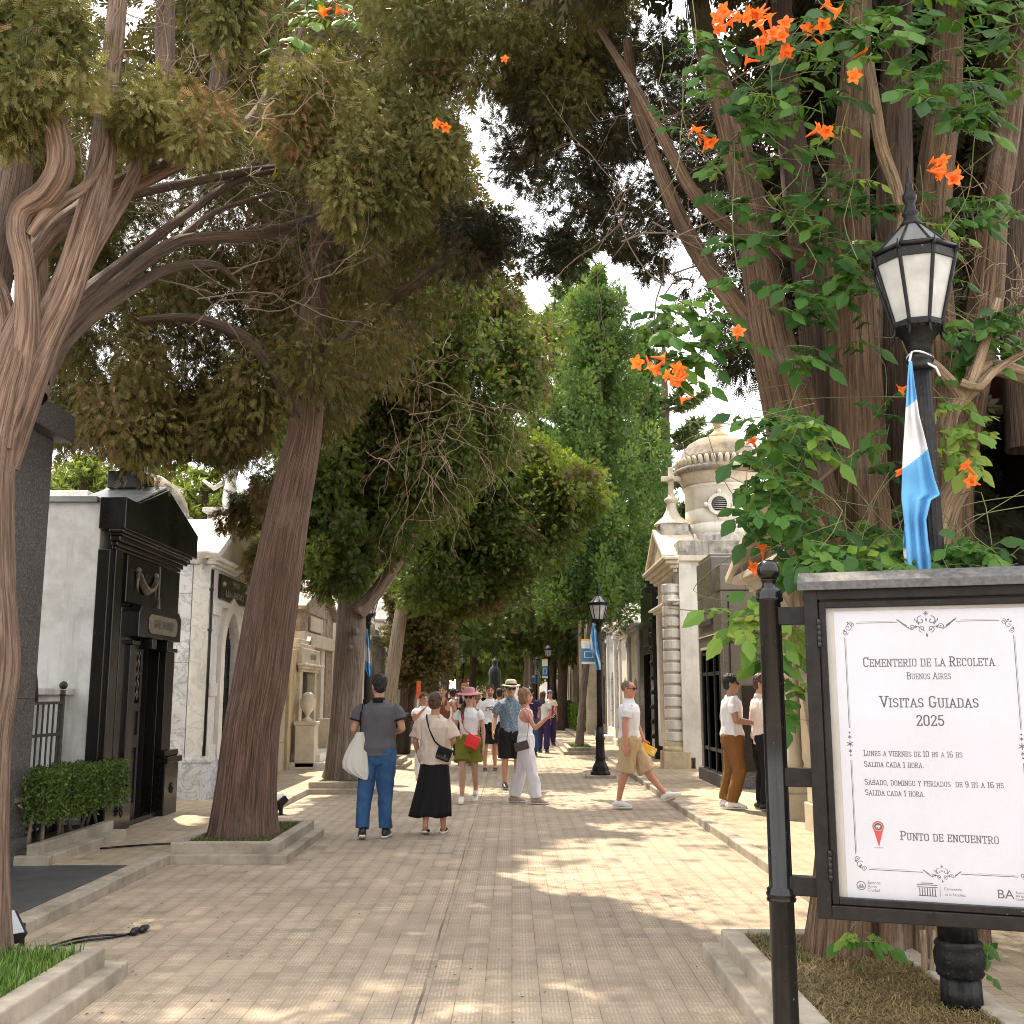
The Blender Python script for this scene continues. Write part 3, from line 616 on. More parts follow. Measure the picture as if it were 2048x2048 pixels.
t = thing("gabled_tomb", (-6, 28, 0), "peeling stone tomb with a low gable and pale columns behind the iron door tomb", "mausoleum")
f = Facade(-5.0, 1)
b = MB(); f.box(b, -3, -0.5, 25.6, 30.2, 0, 3.6); f.box(b, -0.5, 0, 29.2, 30.2, 0.9, 3.55); b.build("wall", MAT['scaly_stone'], t, bevel=0.01)
b = MB(); f.box(b, -0.5, 0.05, 29.1, 30.3, 0, 0.9); f.box(b, -0.5, 0.1, 25.6, 30.3, 2.72, 3.05); b.build("architrave", MAT['cream_stone'], t, bevel=0.015)
b = MB(); f.box(b, -0.3, 0.02, 28.4, 28.85, 0.9, 2.72); f.box(b, -0.3, 0.02, 25.8, 26.2, 0.9, 2.72); b.build("pilaster", MAT['white_stone'], t, bevel=0.015)
b = MB(); gable(b, f, -0.6, 0, 25.5, 30.35, 3.55, 4.35); f.box(b, -0.45, -0.02, 25.6, 30.2, 3.05, 3.55); b.build("pediment", MAT['scaly_stone'], t)
b = MB(); raking(b, f, -0.6, 0.15, 25.4, 30.5, 3.55, 4.35, 0.16); b.build("raking_cornice", MAT['black_stained'], t, bevel=0.01)
b = MB(); f.box(b, 0, 0.04, 26.6, 28.3, 3.12, 3.48); b.build("panel", MAT['cream_stone'], t, bevel=0.006)

# ---- plainer tombs down both sides of the avenue
def tomb(side, X, y0, y1, h, wall, label, roof='flat', door=True, name="mausoleum", trim='white_stone', depth=3.5, group=None, dr_mat='iron', cols=0):
    out = 1 if side == 'L' else -1; f = Facade(X, out); yc = (y0 + y1) / 2; W = y1 - y0
    t = thing(name, (X - out * depth / 2, yc, 0), label, "mausoleum", group)
    b = MB(); wall_with_arch(b, f, -0.3, 0, y0, y1, 0, h, yc, W * 0.17, h * 0.5, h * 0.5 + W * 0.17, 'round'); f.box(b, -depth, -0.3, y0, y1, 0, h); b.build("wall", MAT[wall], t)
    b = MB(); f.box(b, -depth, 0.06, y0 - 0.03, y1 + 0.03, 0, 0.5); b.build("plinth", MAT[trim], t, bevel=0.012)
    b = MB()
    for a in (y0 + 0.02, y1 - 0.02 - W * 0.11): f.box(b, -0.02, 0.07, a, a + W * 0.11, 0.5, h - 0.05); f.box(b, -0.02, 0.11, a - 0.03, a + W * 0.11 + 0.03, h - 0.32, h - 0.18)
    b.build("pilaster", MAT[trim], t, bevel=0.012)
    b = MB(); moulding(b, f, y0, y1, h - 0.02, [(0.06, 0.1), (0.14, 0.08), (0.2, 0.08)]); f.box(b, -depth, 0.0, y0, y1, h, h + 0.22); b.build("cornice", MAT[trim], t, bevel=0.012)
    if roof == 'gable':
        b = MB(); gable(b, f, -depth, 0.02, y0 - 0.05, y1 + 0.05, h + 0.22, h + 0.22 + W * 0.26); ped = b.build("pediment", MAT[wall], t)
        b = MB(); raking(b, f, -0.5, 0.16, y0 - 0.1, y1 + 0.1, h + 0.22, h + 0.22 + W * 0.27, 0.13); b.build("raking_cornice", MAT[trim], ped, bevel=0.01)
    elif roof == 'cross':
        b = MB(); f.box(b, -0.6, -0.05, yc - 0.5, yc + 0.5, h + 0.22, h + 0.5); f.box(b, -0.3, -0.15, yc - 0.07, yc + 0.07, h + 0.5, h + 1.4); f.box(b, -0.3, -0.15, yc - 0.3, yc + 0.3, h + 1.0, h + 1.14); b.build("cross", MAT[trim], t, bevel=0.012)
    elif roof == 'dome':
        b = MB(); b.lathe([(W * .4, 0), (W * .4, .5), (W * .44, .52), (W * .44, .65), (W * .38, .7), (W * .34, 1.1), (W * .22, 1.5), (W * .06, 1.75), (W * .05, 1.9), (0.05, 2.1), (0.01, 2.3)], (X - out * depth * .5, yc, h + .2), 20); b.build("dome", MAT['dome_stone'], t)
    b = MB(); f.box(b, -0.3, -0.22, yc - W * .17, yc + W * .17, 0.3, h * .5 + W * .17); d = b.build("door", MAT[dr_mat], t)
    b = MB()
    for k in range(5): b.tube([f.p(-0.2, yc - W * .14 + W * .07 * k, 0.5), f.p(-0.2, yc - W * .14 + W * .07 * k, h * .5 + W * .1)], 0.015, 5)
    b.build("door_grille", MAT['rust_iron'], d)
    b = MB(); f.box(b, 0, 0.35, yc - W * .24, yc + W * .24, 0.05, 0.25); b.build("steps", MAT[trim], t, bevel=0.012)
    return t
G_ = "tombs down the avenue"
tomb('L', -4.6, 31.0, 34.5, 3.6, 'cream_stone', "cream tomb seen between the forked trunk and the flag", 'gable')
tomb('L', -4.5, 35.0, 38.0, 3.2, 'brown_granite', "dark granite tomb behind the ivy-clad cypress", 'cross', trim='brown_granite')
tomb('L', -4.5, 38.4, 42.0, 3.9, 'white_marble', "white tomb beyond the ivy-clad cypress", 'gable')
tomb('L', -4.5, 42.4, 47.0, 3.4, 'aged_stone', "aged stone tomb far along the shaded side", 'flat')
tomb('L', -4.4, 47.4, 52.0, 4.2, 'white_stone', "whitewashed tall tomb beside the far lamp on the shaded side", 'dome')
tomb('L', -4.4, 52.5, 58.0, 3.6, 'white_marble', "pale marble tomb among the farthest on the shaded side", 'gable')
tomb('L', -4.4, 58.5, 66.0, 3.9, 'cream_stone', "cream tomb farthest on the shaded side", 'cross')
tomb('L', -7.6, 33.0, 37.0, 4.4, 'blue_marble', "pale grey gabled tomb rising behind the peeling stone tomb", 'gable', depth=3)
# dome and pedestal figure rising behind the front row
t = thing("domed_mausoleum", at(283, 1300, 23), "lichened stone dome rising behind the black mausoleum", "mausoleum"); t.location.z = 0
c = at(283, 1060, 23); c.z = 0; zt = at(283, 945, 23).z; zb = at(283, 1046, 23).z; R = 1.0
b = MB(); b.box(c.x - 1.5, c.x + 1.5, c.y - 1.5, c.y + 1.5, 0, zb - 0.5); b.build("wall", MAT['aged_stone'], t, bevel=0.02)
b = MB(); b.lathe([(1.0, 0), (1.0, zb - 0.1), (1.08, zb - 0.05), (1.08, zb + 0.12), (0.98, zb + 0.15), (0.97, zb + 0.25), (0.9, zb + 0.5), (0.72, zb + 0.8), (0.4, zt - 0.1), (0.1, zt), (0.09, zt + 0.1), (0.02, zt + 0.2)], c, 28); b.build("dome", MAT['dome_stone'], t)
t = thing("flat_roofed_tomb", (-9, 19, 0), "low white tomb roof seen over the black mausoleum wall", "mausoleum")
p = at(120, 1000, 19)
b = MB(); b.box(p.x - 1.2, p.x + 0.5, 18.8, 21, 0, p.z); b.build("wall", MAT['white_stone'], t, bevel=0.02)
b = MB(); b.box(p.x - 1.3, p.x + 0.62, 18.7, 21.1, p.z, p.z + 0.12); b.build("roof", MAT['white_marble'], t, bevel=0.02)
t = thing("tomb_statue", at(452, 1300, 22), "white pedestal with a worn marble figure above the white mausoleum roof", "statue"); t.location.z = 0
c = at(452, 1062, 22); zp = c.z; ztop = at(452, 1030, 22).z
b = MB(); b.box(c.x - .32, c.x + .32, 21.7, 22.3, 0, ztop); b.box(c.x - .4, c.x + .4, 21.6, 22.4, ztop, ztop + 0.1); b.build("pedestal", MAT['white_marble'], t, bevel=0.02)
b = MB(); b.lathe([(.16, 0), (.15, .3), (.12, .6), (.15, .85), (.06, .98), (.09, 1.08), (.08, 1.2), (.02, 1.27)], (c.x + 0.05, 22, ztop + 0.1), 14); b.tube([(c.x, 22, ztop + .75), (c.x - .28, 21.95, ztop + .55), (c.x - .5, 21.9, ztop + .72)], [.06, .05, .03], 8); b.build("figure", MAT['white_marble'], t)

# ---- right side: dark tomb behind the vine-covered tree
t = thing("dark_tomb", (5.5, 8.2, 0), "dark polished granite tomb with terracotta roof edge behind the vine-covered tree", "mausoleum")
f = Facade(3.75, -1)
b = MB(); f.box(b, -3, 0, 5.6, 10.2, 0, 3.70); b.build("wall", MAT['brown_granite'], t, bevel=0.01)
b = MB(); f.box(b, 0, 0.01, 5.6, 8.28, 0.4, 3.68); f.box(b, 0, 0.01, 8.31, 10.18, 0.4, 3.68); b.build("cladding", MAT['black_granite'], t)
b = MB(); f.box(b, -3, 0.14, 5.5, 10.3, 3.70, 3.76); b.build("gutter", MAT['roof_grey'], t)
b = MB(); f.prism(b, [(5.5, 3.76), (10.3, 3.76), (10.3, 3.90), (5.5, 4.05)], -3, 0.12); b.build("roof", MAT['tile_roof'], t)

# ---- columned tomb with a heavy pediment behind the sign
t = thing("columned_tomb", (5.0, 13.2, 0), "stone tomb with a heavy gabled pediment and columns behind the sign post", "mausoleum")
f = Facade(3.35, -1)
b = MB(); f.box(b, -3, -0.55, 10.9, 15.1, 0, 3.2); b.build("wall", MAT['buff_stone'], t, bevel=0.01)
for yy in (11.2, 12.45, 13.7, 14.85):
    b = MB(); b.lathe([(0.125, 0), (0.125, 0.04), (0.105, 0.08), (0.115, 0.1), (0.115, 0.13), (0.098, 0.17), (0.095, 1.4), (0.083, 2.2), (0.10, 2.22), (0.10, 2.26), (0.125, 2.3)], f.p(-0.16, yy, 0.62), 20)
    f.box(b, -0.30, -0.02, yy - 0.14, yy + 0.14, 2.92, 3.0); b.build("column", MAT['buff_plain'], t)
    b = MB(); f.box(b, -0.34, 0.02, yy - 0.19, yy + 0.19, 0, 0.38); f.box(b, -0.31, -0.01, yy - 0.155, yy + 0.155, 0.38, 0.62); b.build("column_base", MAT['buff_plain'], t, bevel=0.012)
b = MB(); f.box(b, -0.7, 0.02, 10.9, 15.1, 3.0, 3.2); b.build("architrave", MAT['cream_stone'], t, bevel=0.012)
b = MB(); gable(b, f, -2.9, -0.12, 10.7, 15.3, 3.2, 3.98); b.build("pediment", MAT['buff_plain'], t)
b = MB(); raking(b, f, -3.0, 0.26, 10.55, 15.5, 3.16, 3.96, 0.17); f.box(b, -3, 0.2, 10.6, 15.45, 3.14, 3.24); b.build("raking_cornice", MAT['cream_stone'], t, bevel=0.012)
b = MB(); f.box(b, -0.58, -0.5, 12.6, 13.5, 0.2, 2.4); b.build("door", MAT['dark_void'], t)

# ---- brown polished granite tomb
t = thing("brown_mausoleum", (5.2, 18.9, 0), "brown polished granite tomb with a stepped top and letter plaque", "mausoleum")
b = MB(); FR.box(b, -3.2, -0.03, 17.8, 20.0, 0, 3.28); FR.box(b, -0.03, 0, 17.79, 20.0, 2.35, 3.28); FR.box(b, -0.03, 0, 17.79, 18.0, 0.3, 2.35); FR.box(b, -0.03, 0, 19.75, 20.0, 0.3, 2.35); b.build("wall", MAT['brown_granite'], t, bevel=0.008)
b = MB(); FR.box(b, -0.6, 0.012, 17.76, 18.15, 3.28, 3.72); FR.box(b, -3.2, 0.0, 18.6, 20.02, 3.28, 3.95); FR.box(b, -2.2, -0.4, 17.75, 18.6, 3.28, 3.55); FR.box(b, -3.0, -0.02, 18.75, 19.9, 3.95, 4.02); b.build("attic", MAT['brown_granite'], t, bevel=0.02)
b = MB(); FR.box(b, -0.02, 0.02, 18.06, 19.7, 2.36, 2.40); FR.box(b, 0, 0.015, 17.79, 20.01, 2.58, 2.60); b.build("string_course", MAT['buff_plain'], t)
b = MB(); FR.box(b, 0, 0.03, 18.55, 19.75, 2.78, 3.02); pl = b.build("name_plaque", MAT['letter_dark'], t, bevel=0.005)
b = MB(); wall_text(b, FR, "FLIA. MALFITANI", 19.15, 2.90, 0.15, 0.036, 0.95); b.build("lettering", MAT['letter_pale'], pl)
dr = MB(); FR.box(dr, -0.10, -0.03, 18.0, 19.75, 0.25, 2.35); dr = dr.build("door", MAT['black_granite'], t)
b = MB()
for yy in (18.0, 18.5, 19.2, 19.68): FR.box(b, -0.05, 0.01, yy, yy + 0.07, 0.25, 2.3)
for z in (0.25, 0.62, 1.9, 2.26): FR.box(b, -0.05, 0.0, 18.07, 19.68, z, z + 0.06)
b.build("door_frame", MAT['iron'], dr, bevel=0.006)
b = MB(); FR.box(b, -3.2, 0.06, 17.74, 20.04, 0.02, 0.28); b.build("plinth", MAT['grey_granite'], t, bevel=0.012)
b = MB(); b.box(XR + 0.30, XR + 1.9, 17.76, 17.79, 0.35, 1.72); b.build("panel", MAT['black_granite'], t)
b = MB()
for k in range(5): b.box(XR + 0.12 + 0.42 * k, XR + 0.14 + 0.42 * k, 17.785, 17.80, 1.75, 3.2)
b.box(XR, XR + 3, 17.78, 17.80, 2.42, 2.45); b.build("joint", MAT['dark_void'], t)

# ---- white domed mausoleum
t = thing("domed_white_mausoleum", (5.4, 24.0, 0), "ornate white mausoleum with lichened dome, round louvre and stone cross", "mausoleum")
f = Facade(3.45, -1)
b = MB(); b.box(3.75, 7.2, 22.5, 25.5, 0, 4.45); b.build("side_wall", MAT['white_stone'], t, bevel=0.01)
b = MB(); wall_with_arch(b, f, -0.3, -0.05, 22.45, 25.5, 0.3, 4.45, 24.0, 0.55, 2.9, 3.45, 'round'); b.build("wall", MAT['white_stone'], t)
b = MB(); f.box(b, -0.25, -0.02, 22.95, 23.28, 0.9, 3.1); f.box(b, -0.25, -0.02, 24.72, 25.05, 0.9, 3.1); b.build("panel", MAT['black_stained'], t, bevel=0.01)
b = MB(); f.box(b, -0.2, 0.05, 25.1, 25.45, 0.4, 3.42); b.build("pilaster", MAT['white_stone'], t, bevel=0.012)
for yy in (22.7,):
    b = MB(); z = 0.62; r_ = random.Random(3)
    while z < 3.75:
        b.lathe([(0.15, 0), (0.205, 0.015), (0.205, 0.185), (0.15, 0.2)], (f.X - 0.08, yy, z), 18, smooth=False); z += 0.235
    b.lathe([(0.15, 0), (0.15, 3.15)], (f.X - 0.08, yy, 0.62), 16)
    b.build("rusticated_column", MAT['white_stone'], t, bevel=0.01)
    b = MB(); b.box(f.X - 0.36, f.X + 0.2, yy - 0.27, yy + 0.27, 0, 0.42); b.lathe([(0.26, 0), (0.26, 0.06), (0.22, 0.1), (0.22, 0.2)], (f.X - 0.08, yy, 0.42), 18); b.build("column_base", MAT['ochre_stone'], t, bevel=0.015)
b = MB(); f.box(b, -0.2, 0.03, 22.5, 25.5, 3.8, 3.85); moulding(b, f, 22.5, 25.48, 3.42, [(0.10, 0.06), (0.2, 0.05)])
f.box(b, -0.2, 0.0, 22.6, 25.4, 3.5, 4.1); b.build("frieze", MAT['white_stone'], t, bevel=0.012)
b = MB(); f.box(b, 0, 0.02, 22.95, 25.05, 3.62, 4.02); b.build("frieze_panel", MAT['cream_stone'], t, bevel=0.02)
b = MB(); moulding(b, f, 22.5, 25.5, 4.1, [(0.08, 0.08), (0.16, 0.08), (0.26, 0.08), (0.32, 0.07)]); b.box(3.4, 7.3, 22.38, 25.6, 4.33, 4.45); b.build("cornice", MAT['cream_stone'], t, bevel=0.02)
b = MB(); b.box(3.5, 7.25, 22.42, 25.55, 4.45, 4.78); b.build("parapet", MAT['black_stained'], t, bevel=0.015)
b = MB(); gable(b, f, -0.55, 0.2, 22.75, 25.3, 4.42, 5.12); raking(b, f, -0.55, 0.28, 22.6, 25.45, 4.42, 5.12, 0.12); b.build("pediment", MAT['aged_stone'], t, bevel=0.012)
cx_, cy_ = 3.62, 24.05
b = MB(); b.box(cx_ - .3, cx_ + .32, cy_ - .35, cy_ + .35, 4.7, 5.36); b.build("cross_base", MAT['black_stained'], t, bevel=0.02)
b = MB(); b.lathe([(.42, 0), (.36, .06), (.2, .2), (.13, .34), (.10, .5), (.16, .55), (.16, .6), (.08, .66), (.06, .72)], (cx_, cy_, 5.34), 16)
b.box(cx_ - .055, cx_ + .055, cy_ - .055, cy_ + .055, 5.95, 6.68); b.box(cx_ - .22, cx_ + .22, cy_ - .05, cy_ + .05, 6.36, 6.47); b.box(cx_ - .05, cx_ + .05, cy_ - .22, cy_ + .22, 6.365, 6.465)
b.build("cross", MAT['aged_stone'], t, bevel=0.012)
D = Vector((4.78, 24.3, -0.38))
b = MB(); b.lathe([(1.14, 4.7), (1.14, 5.2), (1.0, 5.28), (0.99, 5.4), (0.9, 5.44), (0.84, 5.5)], D, 40); b.build("drum_base", MAT['black_stained'], t)
drum = MB(); drum.lathe([(0.80, 5.4), (0.80, 5.72), (0.785, 5.73), (0.785, 5.745), (0.80, 5.755), (0.80, 6.05), (0.785, 6.06), (0.785, 6.075), (0.80, 6.085), (0.80, 6.5), (0.83, 6.55), (0.86, 6.6), (0.82, 6.62)], D, 48); drum = drum.build("drum", MAT['white_stone'], t)
b = MB(); b.lathe([(0.83, 6.6), (0.86, 6.68), (0.96, 6.86), (1.0, 6.9)], D, 48)
for k in range(40):
    a = 2 * PI * k / 40; ca, sa = math.cos(a), math.sin(a)
    b.tube([(D.x + r * ca, D.y + r * sa, z) for r, z in ((0.85, 6.62), (0.91, 6.68), (0.97, 6.8), (1.0, 6.86))], [0.035, 0.05, 0.055, 0.03], 6)
b.build("leaf_cornice", MAT['aged_stone'], t)
b = MB(); b.lathe([(1.02, 6.88), (1.06, 6.94), (1.06, 7.0), (0.95, 7.06), (0.9, 7.08), (0.88, 7.2), (0.93, 7.22), (0.93, 7.28), (0.88, 7.32), (0.84, 7.45), (0.70, 7.63), (0.5, 7.75), (0.28, 7.80), (0.24, 7.81)], D, 48); b.build("dome", MAT['dome_stone'], t)
b = MB(); b.lathe([(0.26, 7.79), (0.28, 7.84), (0.16, 7.92), (0.08, 8.0), (0.07, 8.08), (0.12, 8.12), (0.14, 8.2), (0.12, 8.28), (0.05, 8.34), (0.01, 8.36)], D, 20, flute=8, fl=0.2); b.build("finial", MAT['ochre_stone'], t)
# round louvre facing the avenue and the camera
dirv = Vector((at(1423, 1010, 24).x - D.x - 0.0, -1.0, 0)); ang = math.atan2(-0.97, -0.22)
lv = Vector((D.x + 0.80 * math.cos(ang), D.y + 0.80 * math.sin(ang), 5.74)); nx, ny = math.cos(ang), math.sin(ang)
def disc_ring(b, c, r0, r1, o0, o1, seg=24):
    tx, ty = -ny, nx
    def q(r, a, o): return (c[0] + tx * r * math.cos(a) + nx * o, c[1] + ty * r * math.cos(a) + ny * o, c[2] + r * math.sin(a))
    for k in range(seg):
        a0, a1 = 2 * PI * k / seg, 2 * PI * (k + 1) / seg
        vs_ = [q(r0, a0, o0), q(r1, a0, o0), q(r1, a1, o0), q(r0, a1, o0), q(r0, a0, o1), q(r1, a0, o1), q(r1, a1, o1), q(r0, a1, o1)]
        b.add(vs_, [(0, 1, 2, 3), (7, 6, 5, 4), (0, 4, 5, 1), (1, 5, 6, 2), (2, 6, 7, 3), (3, 7, 4, 0)])
b = MB(); disc_ring(b, lv, 0.17, 0.25, -0.1, 0.06)
for a in (PI / 2, 0, PI, 3 * PI / 2): b.ball((lv.x - ny * .29 * math.cos(a) + nx * .02, lv.y + nx * .29 * math.cos(a) + ny * .02, lv.z + .29 * math.sin(a)), 0.06, 8)
b.build("louvre_surround", MAT['white_stone'], drum, bevel=0.01)
b = MB(); disc_ring(b, lv, 0.001, 0.17, 0.004, 0.012); lo = b.build("louvre", MAT['dark_void'], drum)
b = MB()
for k in range(8):
    z = lv.z - 0.15 + k * 0.043; hw = math.sqrt(max(0, 0.17 ** 2 - (z - lv.z) ** 2))
    b.tube([(lv.x - ny * s * hw + nx * 0.03, lv.y + nx * s * hw + ny * 0.03, z) for s in (-1, 1)], 0.011, 5)
b.build("louvre_slats", MAT['roof_grey'], drum)

# ---- black tomb with a block cross, and the rest of the row
t = thing("black_cross_tomb", (5.2, 27.1, 0), "black granite tomb with a chunky block cross on top", "mausoleum")
f = Facade(3.35, -1)
b = MB(); f.box(b, -3, 0, 25.75, 26.3, 0, 3.4); f.box(b, -3, 0, 27.6, 28.45, 0, 3.4); f.box(b, -3, 0, 26.3, 27.6, 2.55, 3.4); f.box(b, -3, -0.5, 26.3, 27.6, 0, 2.55); f.box(b, -2.5, -0.03, 25.9, 28.3, 3.4, 4.05); b.build("wall", MAT['black_granite'], t, bevel=0.012)
b = MB(); f.box(b, -0.5, 0.04, 26.65, 27.5, 4.05, 4.2); f.box(b, -0.45, -0.05, 26.85, 27.25, 4.2, 4.75); f.box(b, -0.45, -0.05, 26.55, 27.55, 4.35, 4.6); b.build("cross", MAT['black_granite'], t, bevel=0.012)
b = MB(); f.box(b, 0, 0.015, 26.4, 27.5, 2.75, 3.2); b.build("panel", MAT['iron'], t, bevel=0.01)
b = MB(); f.box(b, -0.5, -0.4, 26.35, 27.55, 0.2, 2.5); b.build("door", MAT['dark_void'], t)
b = MB()
for k in range(9): b.ball(f.p(0.03, 25.78, 0.6 + k * 0.34), 0.06, 8)
b.build("studs", MAT['iron'], t)
tomb('R', 3.4, 28.7, 31.2, 3.2, 'aged_stone', "grey stone tomb with pilasters next to the black cross tomb", 'flat', trim='roof_grey')
tomb('R', 3.4, 31.4, 34.0, 3.25, 'white_stone', "whitewashed tomb with a low gable behind the man in the white polo", 'gable')
tomb('R', 3.3, 34.3, 37.2, 3.6, 'blue_marble', "bluish marble tomb beyond the whitewashed gable", 'flat')
tomb('R', 3.3, 37.5, 40.5, 3.5, 'brown_granite', "brown granite tomb before the gothic chapel", 'cross', trim='brown_granite')
# gothic chapel
t = thing("gothic_chapel", (5, 46, 0), "cream gothic chapel tomb with tall pointed arches beyond the lamp banner", "chapel")
f = Facade(3.1, -1)
b = MB(); wall_with_arch(b, f, -0.4, 0, 41.2, 46.0, 0, 6.2, 43.6, 1.0, 3.2, 4.9); wall_with_arch(b, f, -0.4, 0, 46.0, 50.8, 0, 6.2, 48.4, 1.0, 3.2, 4.9); f.box(b, -4, -0.5, 41.2, 50.8, 0, 6.2); b.build("wall", MAT['cream_stone'], t)
for yc in (43.6, 48.4):
    b = MB(); arch_ring(b, f, -0.02, 0.12, 0.4, yc, 1.0, 3.2, 4.9, 0.3); arch_ring(b, f, -0.25, -0.05, 0.4, yc, 0.7, 2.9, 4.2, 0.28); b.build("arch_surround", MAT['aged_stone'], t, bevel=0.02)
    b = MB(); f.box(b, -0.45, -0.42, yc - 1, yc + 1, 0.3, 4.9); b.build("window", MAT['dark_void'], t)
    b = MB(); gable(b, f, -0.4, 0.04, yc - 1.8, yc + 1.8, 6.2, 8.0); b.build("pediment", MAT['cream_stone'], t)
b = MB()
for yy in (41.2, 46.0, 50.8): f.box(b, -0.5, 0.28, yy - 0.28, yy + 0.28, 0, 6.5); b.lathe([(0.3, 0), (0.2, 0.3), (0.14, 0.9), (0.02, 1.7)], f.p(-0.1, yy, 6.5), 8)
b.build("buttress", MAT['aged_stone'], t, bevel=0.02)
b = MB(); f.box(b, -0.1, 0.14, 41.2, 50.8, 5.6, 5.8); f.box(b, -0.1, 0.14, 41.2, 50.8, 0, 0.5); b.build("string_course", MAT['aged_stone'], t, bevel=0.02)
tomb('R', 3.2, 51.5, 56.0, 4.2, 'white_marble', "white tomb past the gothic chapel", 'gable')
tomb('R', 3.2, 56.5, 62.0, 3.9, 'aged_stone', "aged tomb among the farthest on the sunny side", 'dome')
tomb('R', 3.2, 62.5, 68.0, 3.6, 'white_stone', "whitewashed tomb farthest on the sunny side", 'flat')
# end of the avenue
tomb('L', -0.2, 84.0, 90.0, 4.6, 'ochre_stone', "ochre tomb closing the far end of the avenue", 'flat', depth=3)
tomb('R', 0.2, 92.0, 99.0, 4.8, 'white_stone', "white tomb closing the far end of the avenue", 'gable', depth=4)
t = thing("cloaked_statue", (-0.98, 62, 0), "dark green bronze statue of a cloaked figure at the end of the avenue", "statue")
b = MB(); b.box(-1.75, -0.2, 61.3, 62.7, 0, 0.5); b.box(-1.55, -0.4, 61.5, 62.5, 0.5, 1.15); b.build("pedestal", MAT['buff_plain'], t, bevel=0.03)
b = MB(); b.lathe([(0.42, 0), (0.40, 0.3), (0.36, 0.9), (0.34, 1.3), (0.36, 1.62), (0.31, 1.8), (0.19, 1.95), (0.155, 2.02), (0.18, 2.12), (0.17, 2.25), (0.10, 2.36), (0.01, 2.4)], (-0.98, 62, 1.15), 26, flute=9, fl=0.10); b.build("figure", MAT['green_bronze'], t)
# ================================================================== vegetation
def bark(name, c_dark, c_light, patch=None, scale=1.0, strength=0.9):
    m = Mt(name, 0.85)
    uv = m.n("ShaderNodeUVMap").outputs[0]
    v = m.mapped((34 * scale, 1.7 * scale, 1), vec=uv)
    r1 = m.noise(1.0, 6, 0.65, vec=v, dist=0.35)
    v2 = m.mapped((120 * scale, 4.2 * scale, 1), vec=uv); r2 = m.noise(1.0, 4, 0.6, vec=v2)
    h = m.math('ADD', m.math('MULTIPLY', r1, 0.62), m.math('MULTIPLY', r2, 0.38))
    c = m.ramp(h, [(0.38, tuple(x * 0.25 for x in c_dark)), (0.47, c_dark), (0.58, c_light)])
    c = m.mix(m.ramp(m.noise(1.1, 5, 0.6), [(0.4, 0.0), (0.75, 0.6)]), c, tuple(x * 0.55 for x in c_dark))
    if patch: c = m.mix(m.ramp(m.noise(1.7, 6, 0.65), [(0.56, 0.0), (0.68, patch[1])]), c, patch[0])
    m.base(c); m.bump(h, strength, 0.05); return m.mat
MAT['bark_pink'] = bark('pinkish_stringy_bark', (0.140, 0.085, 0.058), (0.32, 0.215, 0.155), patch=((0.30, 0.245, 0.20), 0.4))
MAT['bark_red'] = bark('reddish_brown_bark', (0.105, 0.058, 0.040), (0.245, 0.145, 0.105), patch=((0.24, 0.185, 0.15), 0.4))
MAT['bark_grey'] = bark('grey_furrowed_bark', (0.165, 0.120, 0.095), (0.30, 0.235, 0.19))
MAT['bark_pale'] = bark('pale_smooth_bark', (0.26, 0.21, 0.155), (0.36, 0.30, 0.225), strength=0.3)
MAT['bark_dark'] = bark('shade_darkened_bark', (0.085, 0.053, 0.036), (0.16, 0.105, 0.075))  # darker bark copy with shade put into its colour
MAT['bark_right'] = bark('brown_fluted_bark', (0.100, 0.056, 0.031), (0.225, 0.136, 0.078), patch=((0.40, 0.36, 0.31), 0.25))
MAT['liana'] = bark('woody_liana_bark', (0.24, 0.16, 0.095), (0.45, 0.33, 0.21), scale=2)
MAT['twig'] = plain('grey_brown_twig', (0.16, 0.12, 0.09), 0.9, 0, 0.35, 5)
MAT['twig_pale'] = plain('pale_dry_twig', (0.27, 0.20, 0.14), 0.9, 0, 0.3, 5)

def smooth_path(pts, rads, step=0.12):
    """Catmull-Rom through pts; returns resampled points and radii"""
    P = [Vector(p) for p in pts]; n = len(P)
    if n == 2: P = [P[0], P[0].lerp(P[1], .5), P[1]]; rads = [rads[0], (rads[0] + rads[1]) / 2, rads[1]]; n = 3
    outp, outr = [], []
    for i in range(n - 1):
        p0, p1, p2, p3 = P[max(i - 1, 0)], P[i], P[i + 1], P[min(i + 2, n - 1)]
        k = max(2, int((p2 - p1).length / step))
        for j in range(k):
            t = j / k; t2, t3 = t * t, t ** 3
            outp.append(0.5 * ((2 * p1) + (p2 - p0) * t + (2 * p0 - 5 * p1 + 4 * p2 - p3) * t2 + (3 * p1 - p0 - 3 * p2 + p3) * t3))
            outr.append(rads[i] + (rads[i + 1] - rads[i]) * t)
    outp.append(P[-1]); outr.append(rads[-1]); return outp, outr
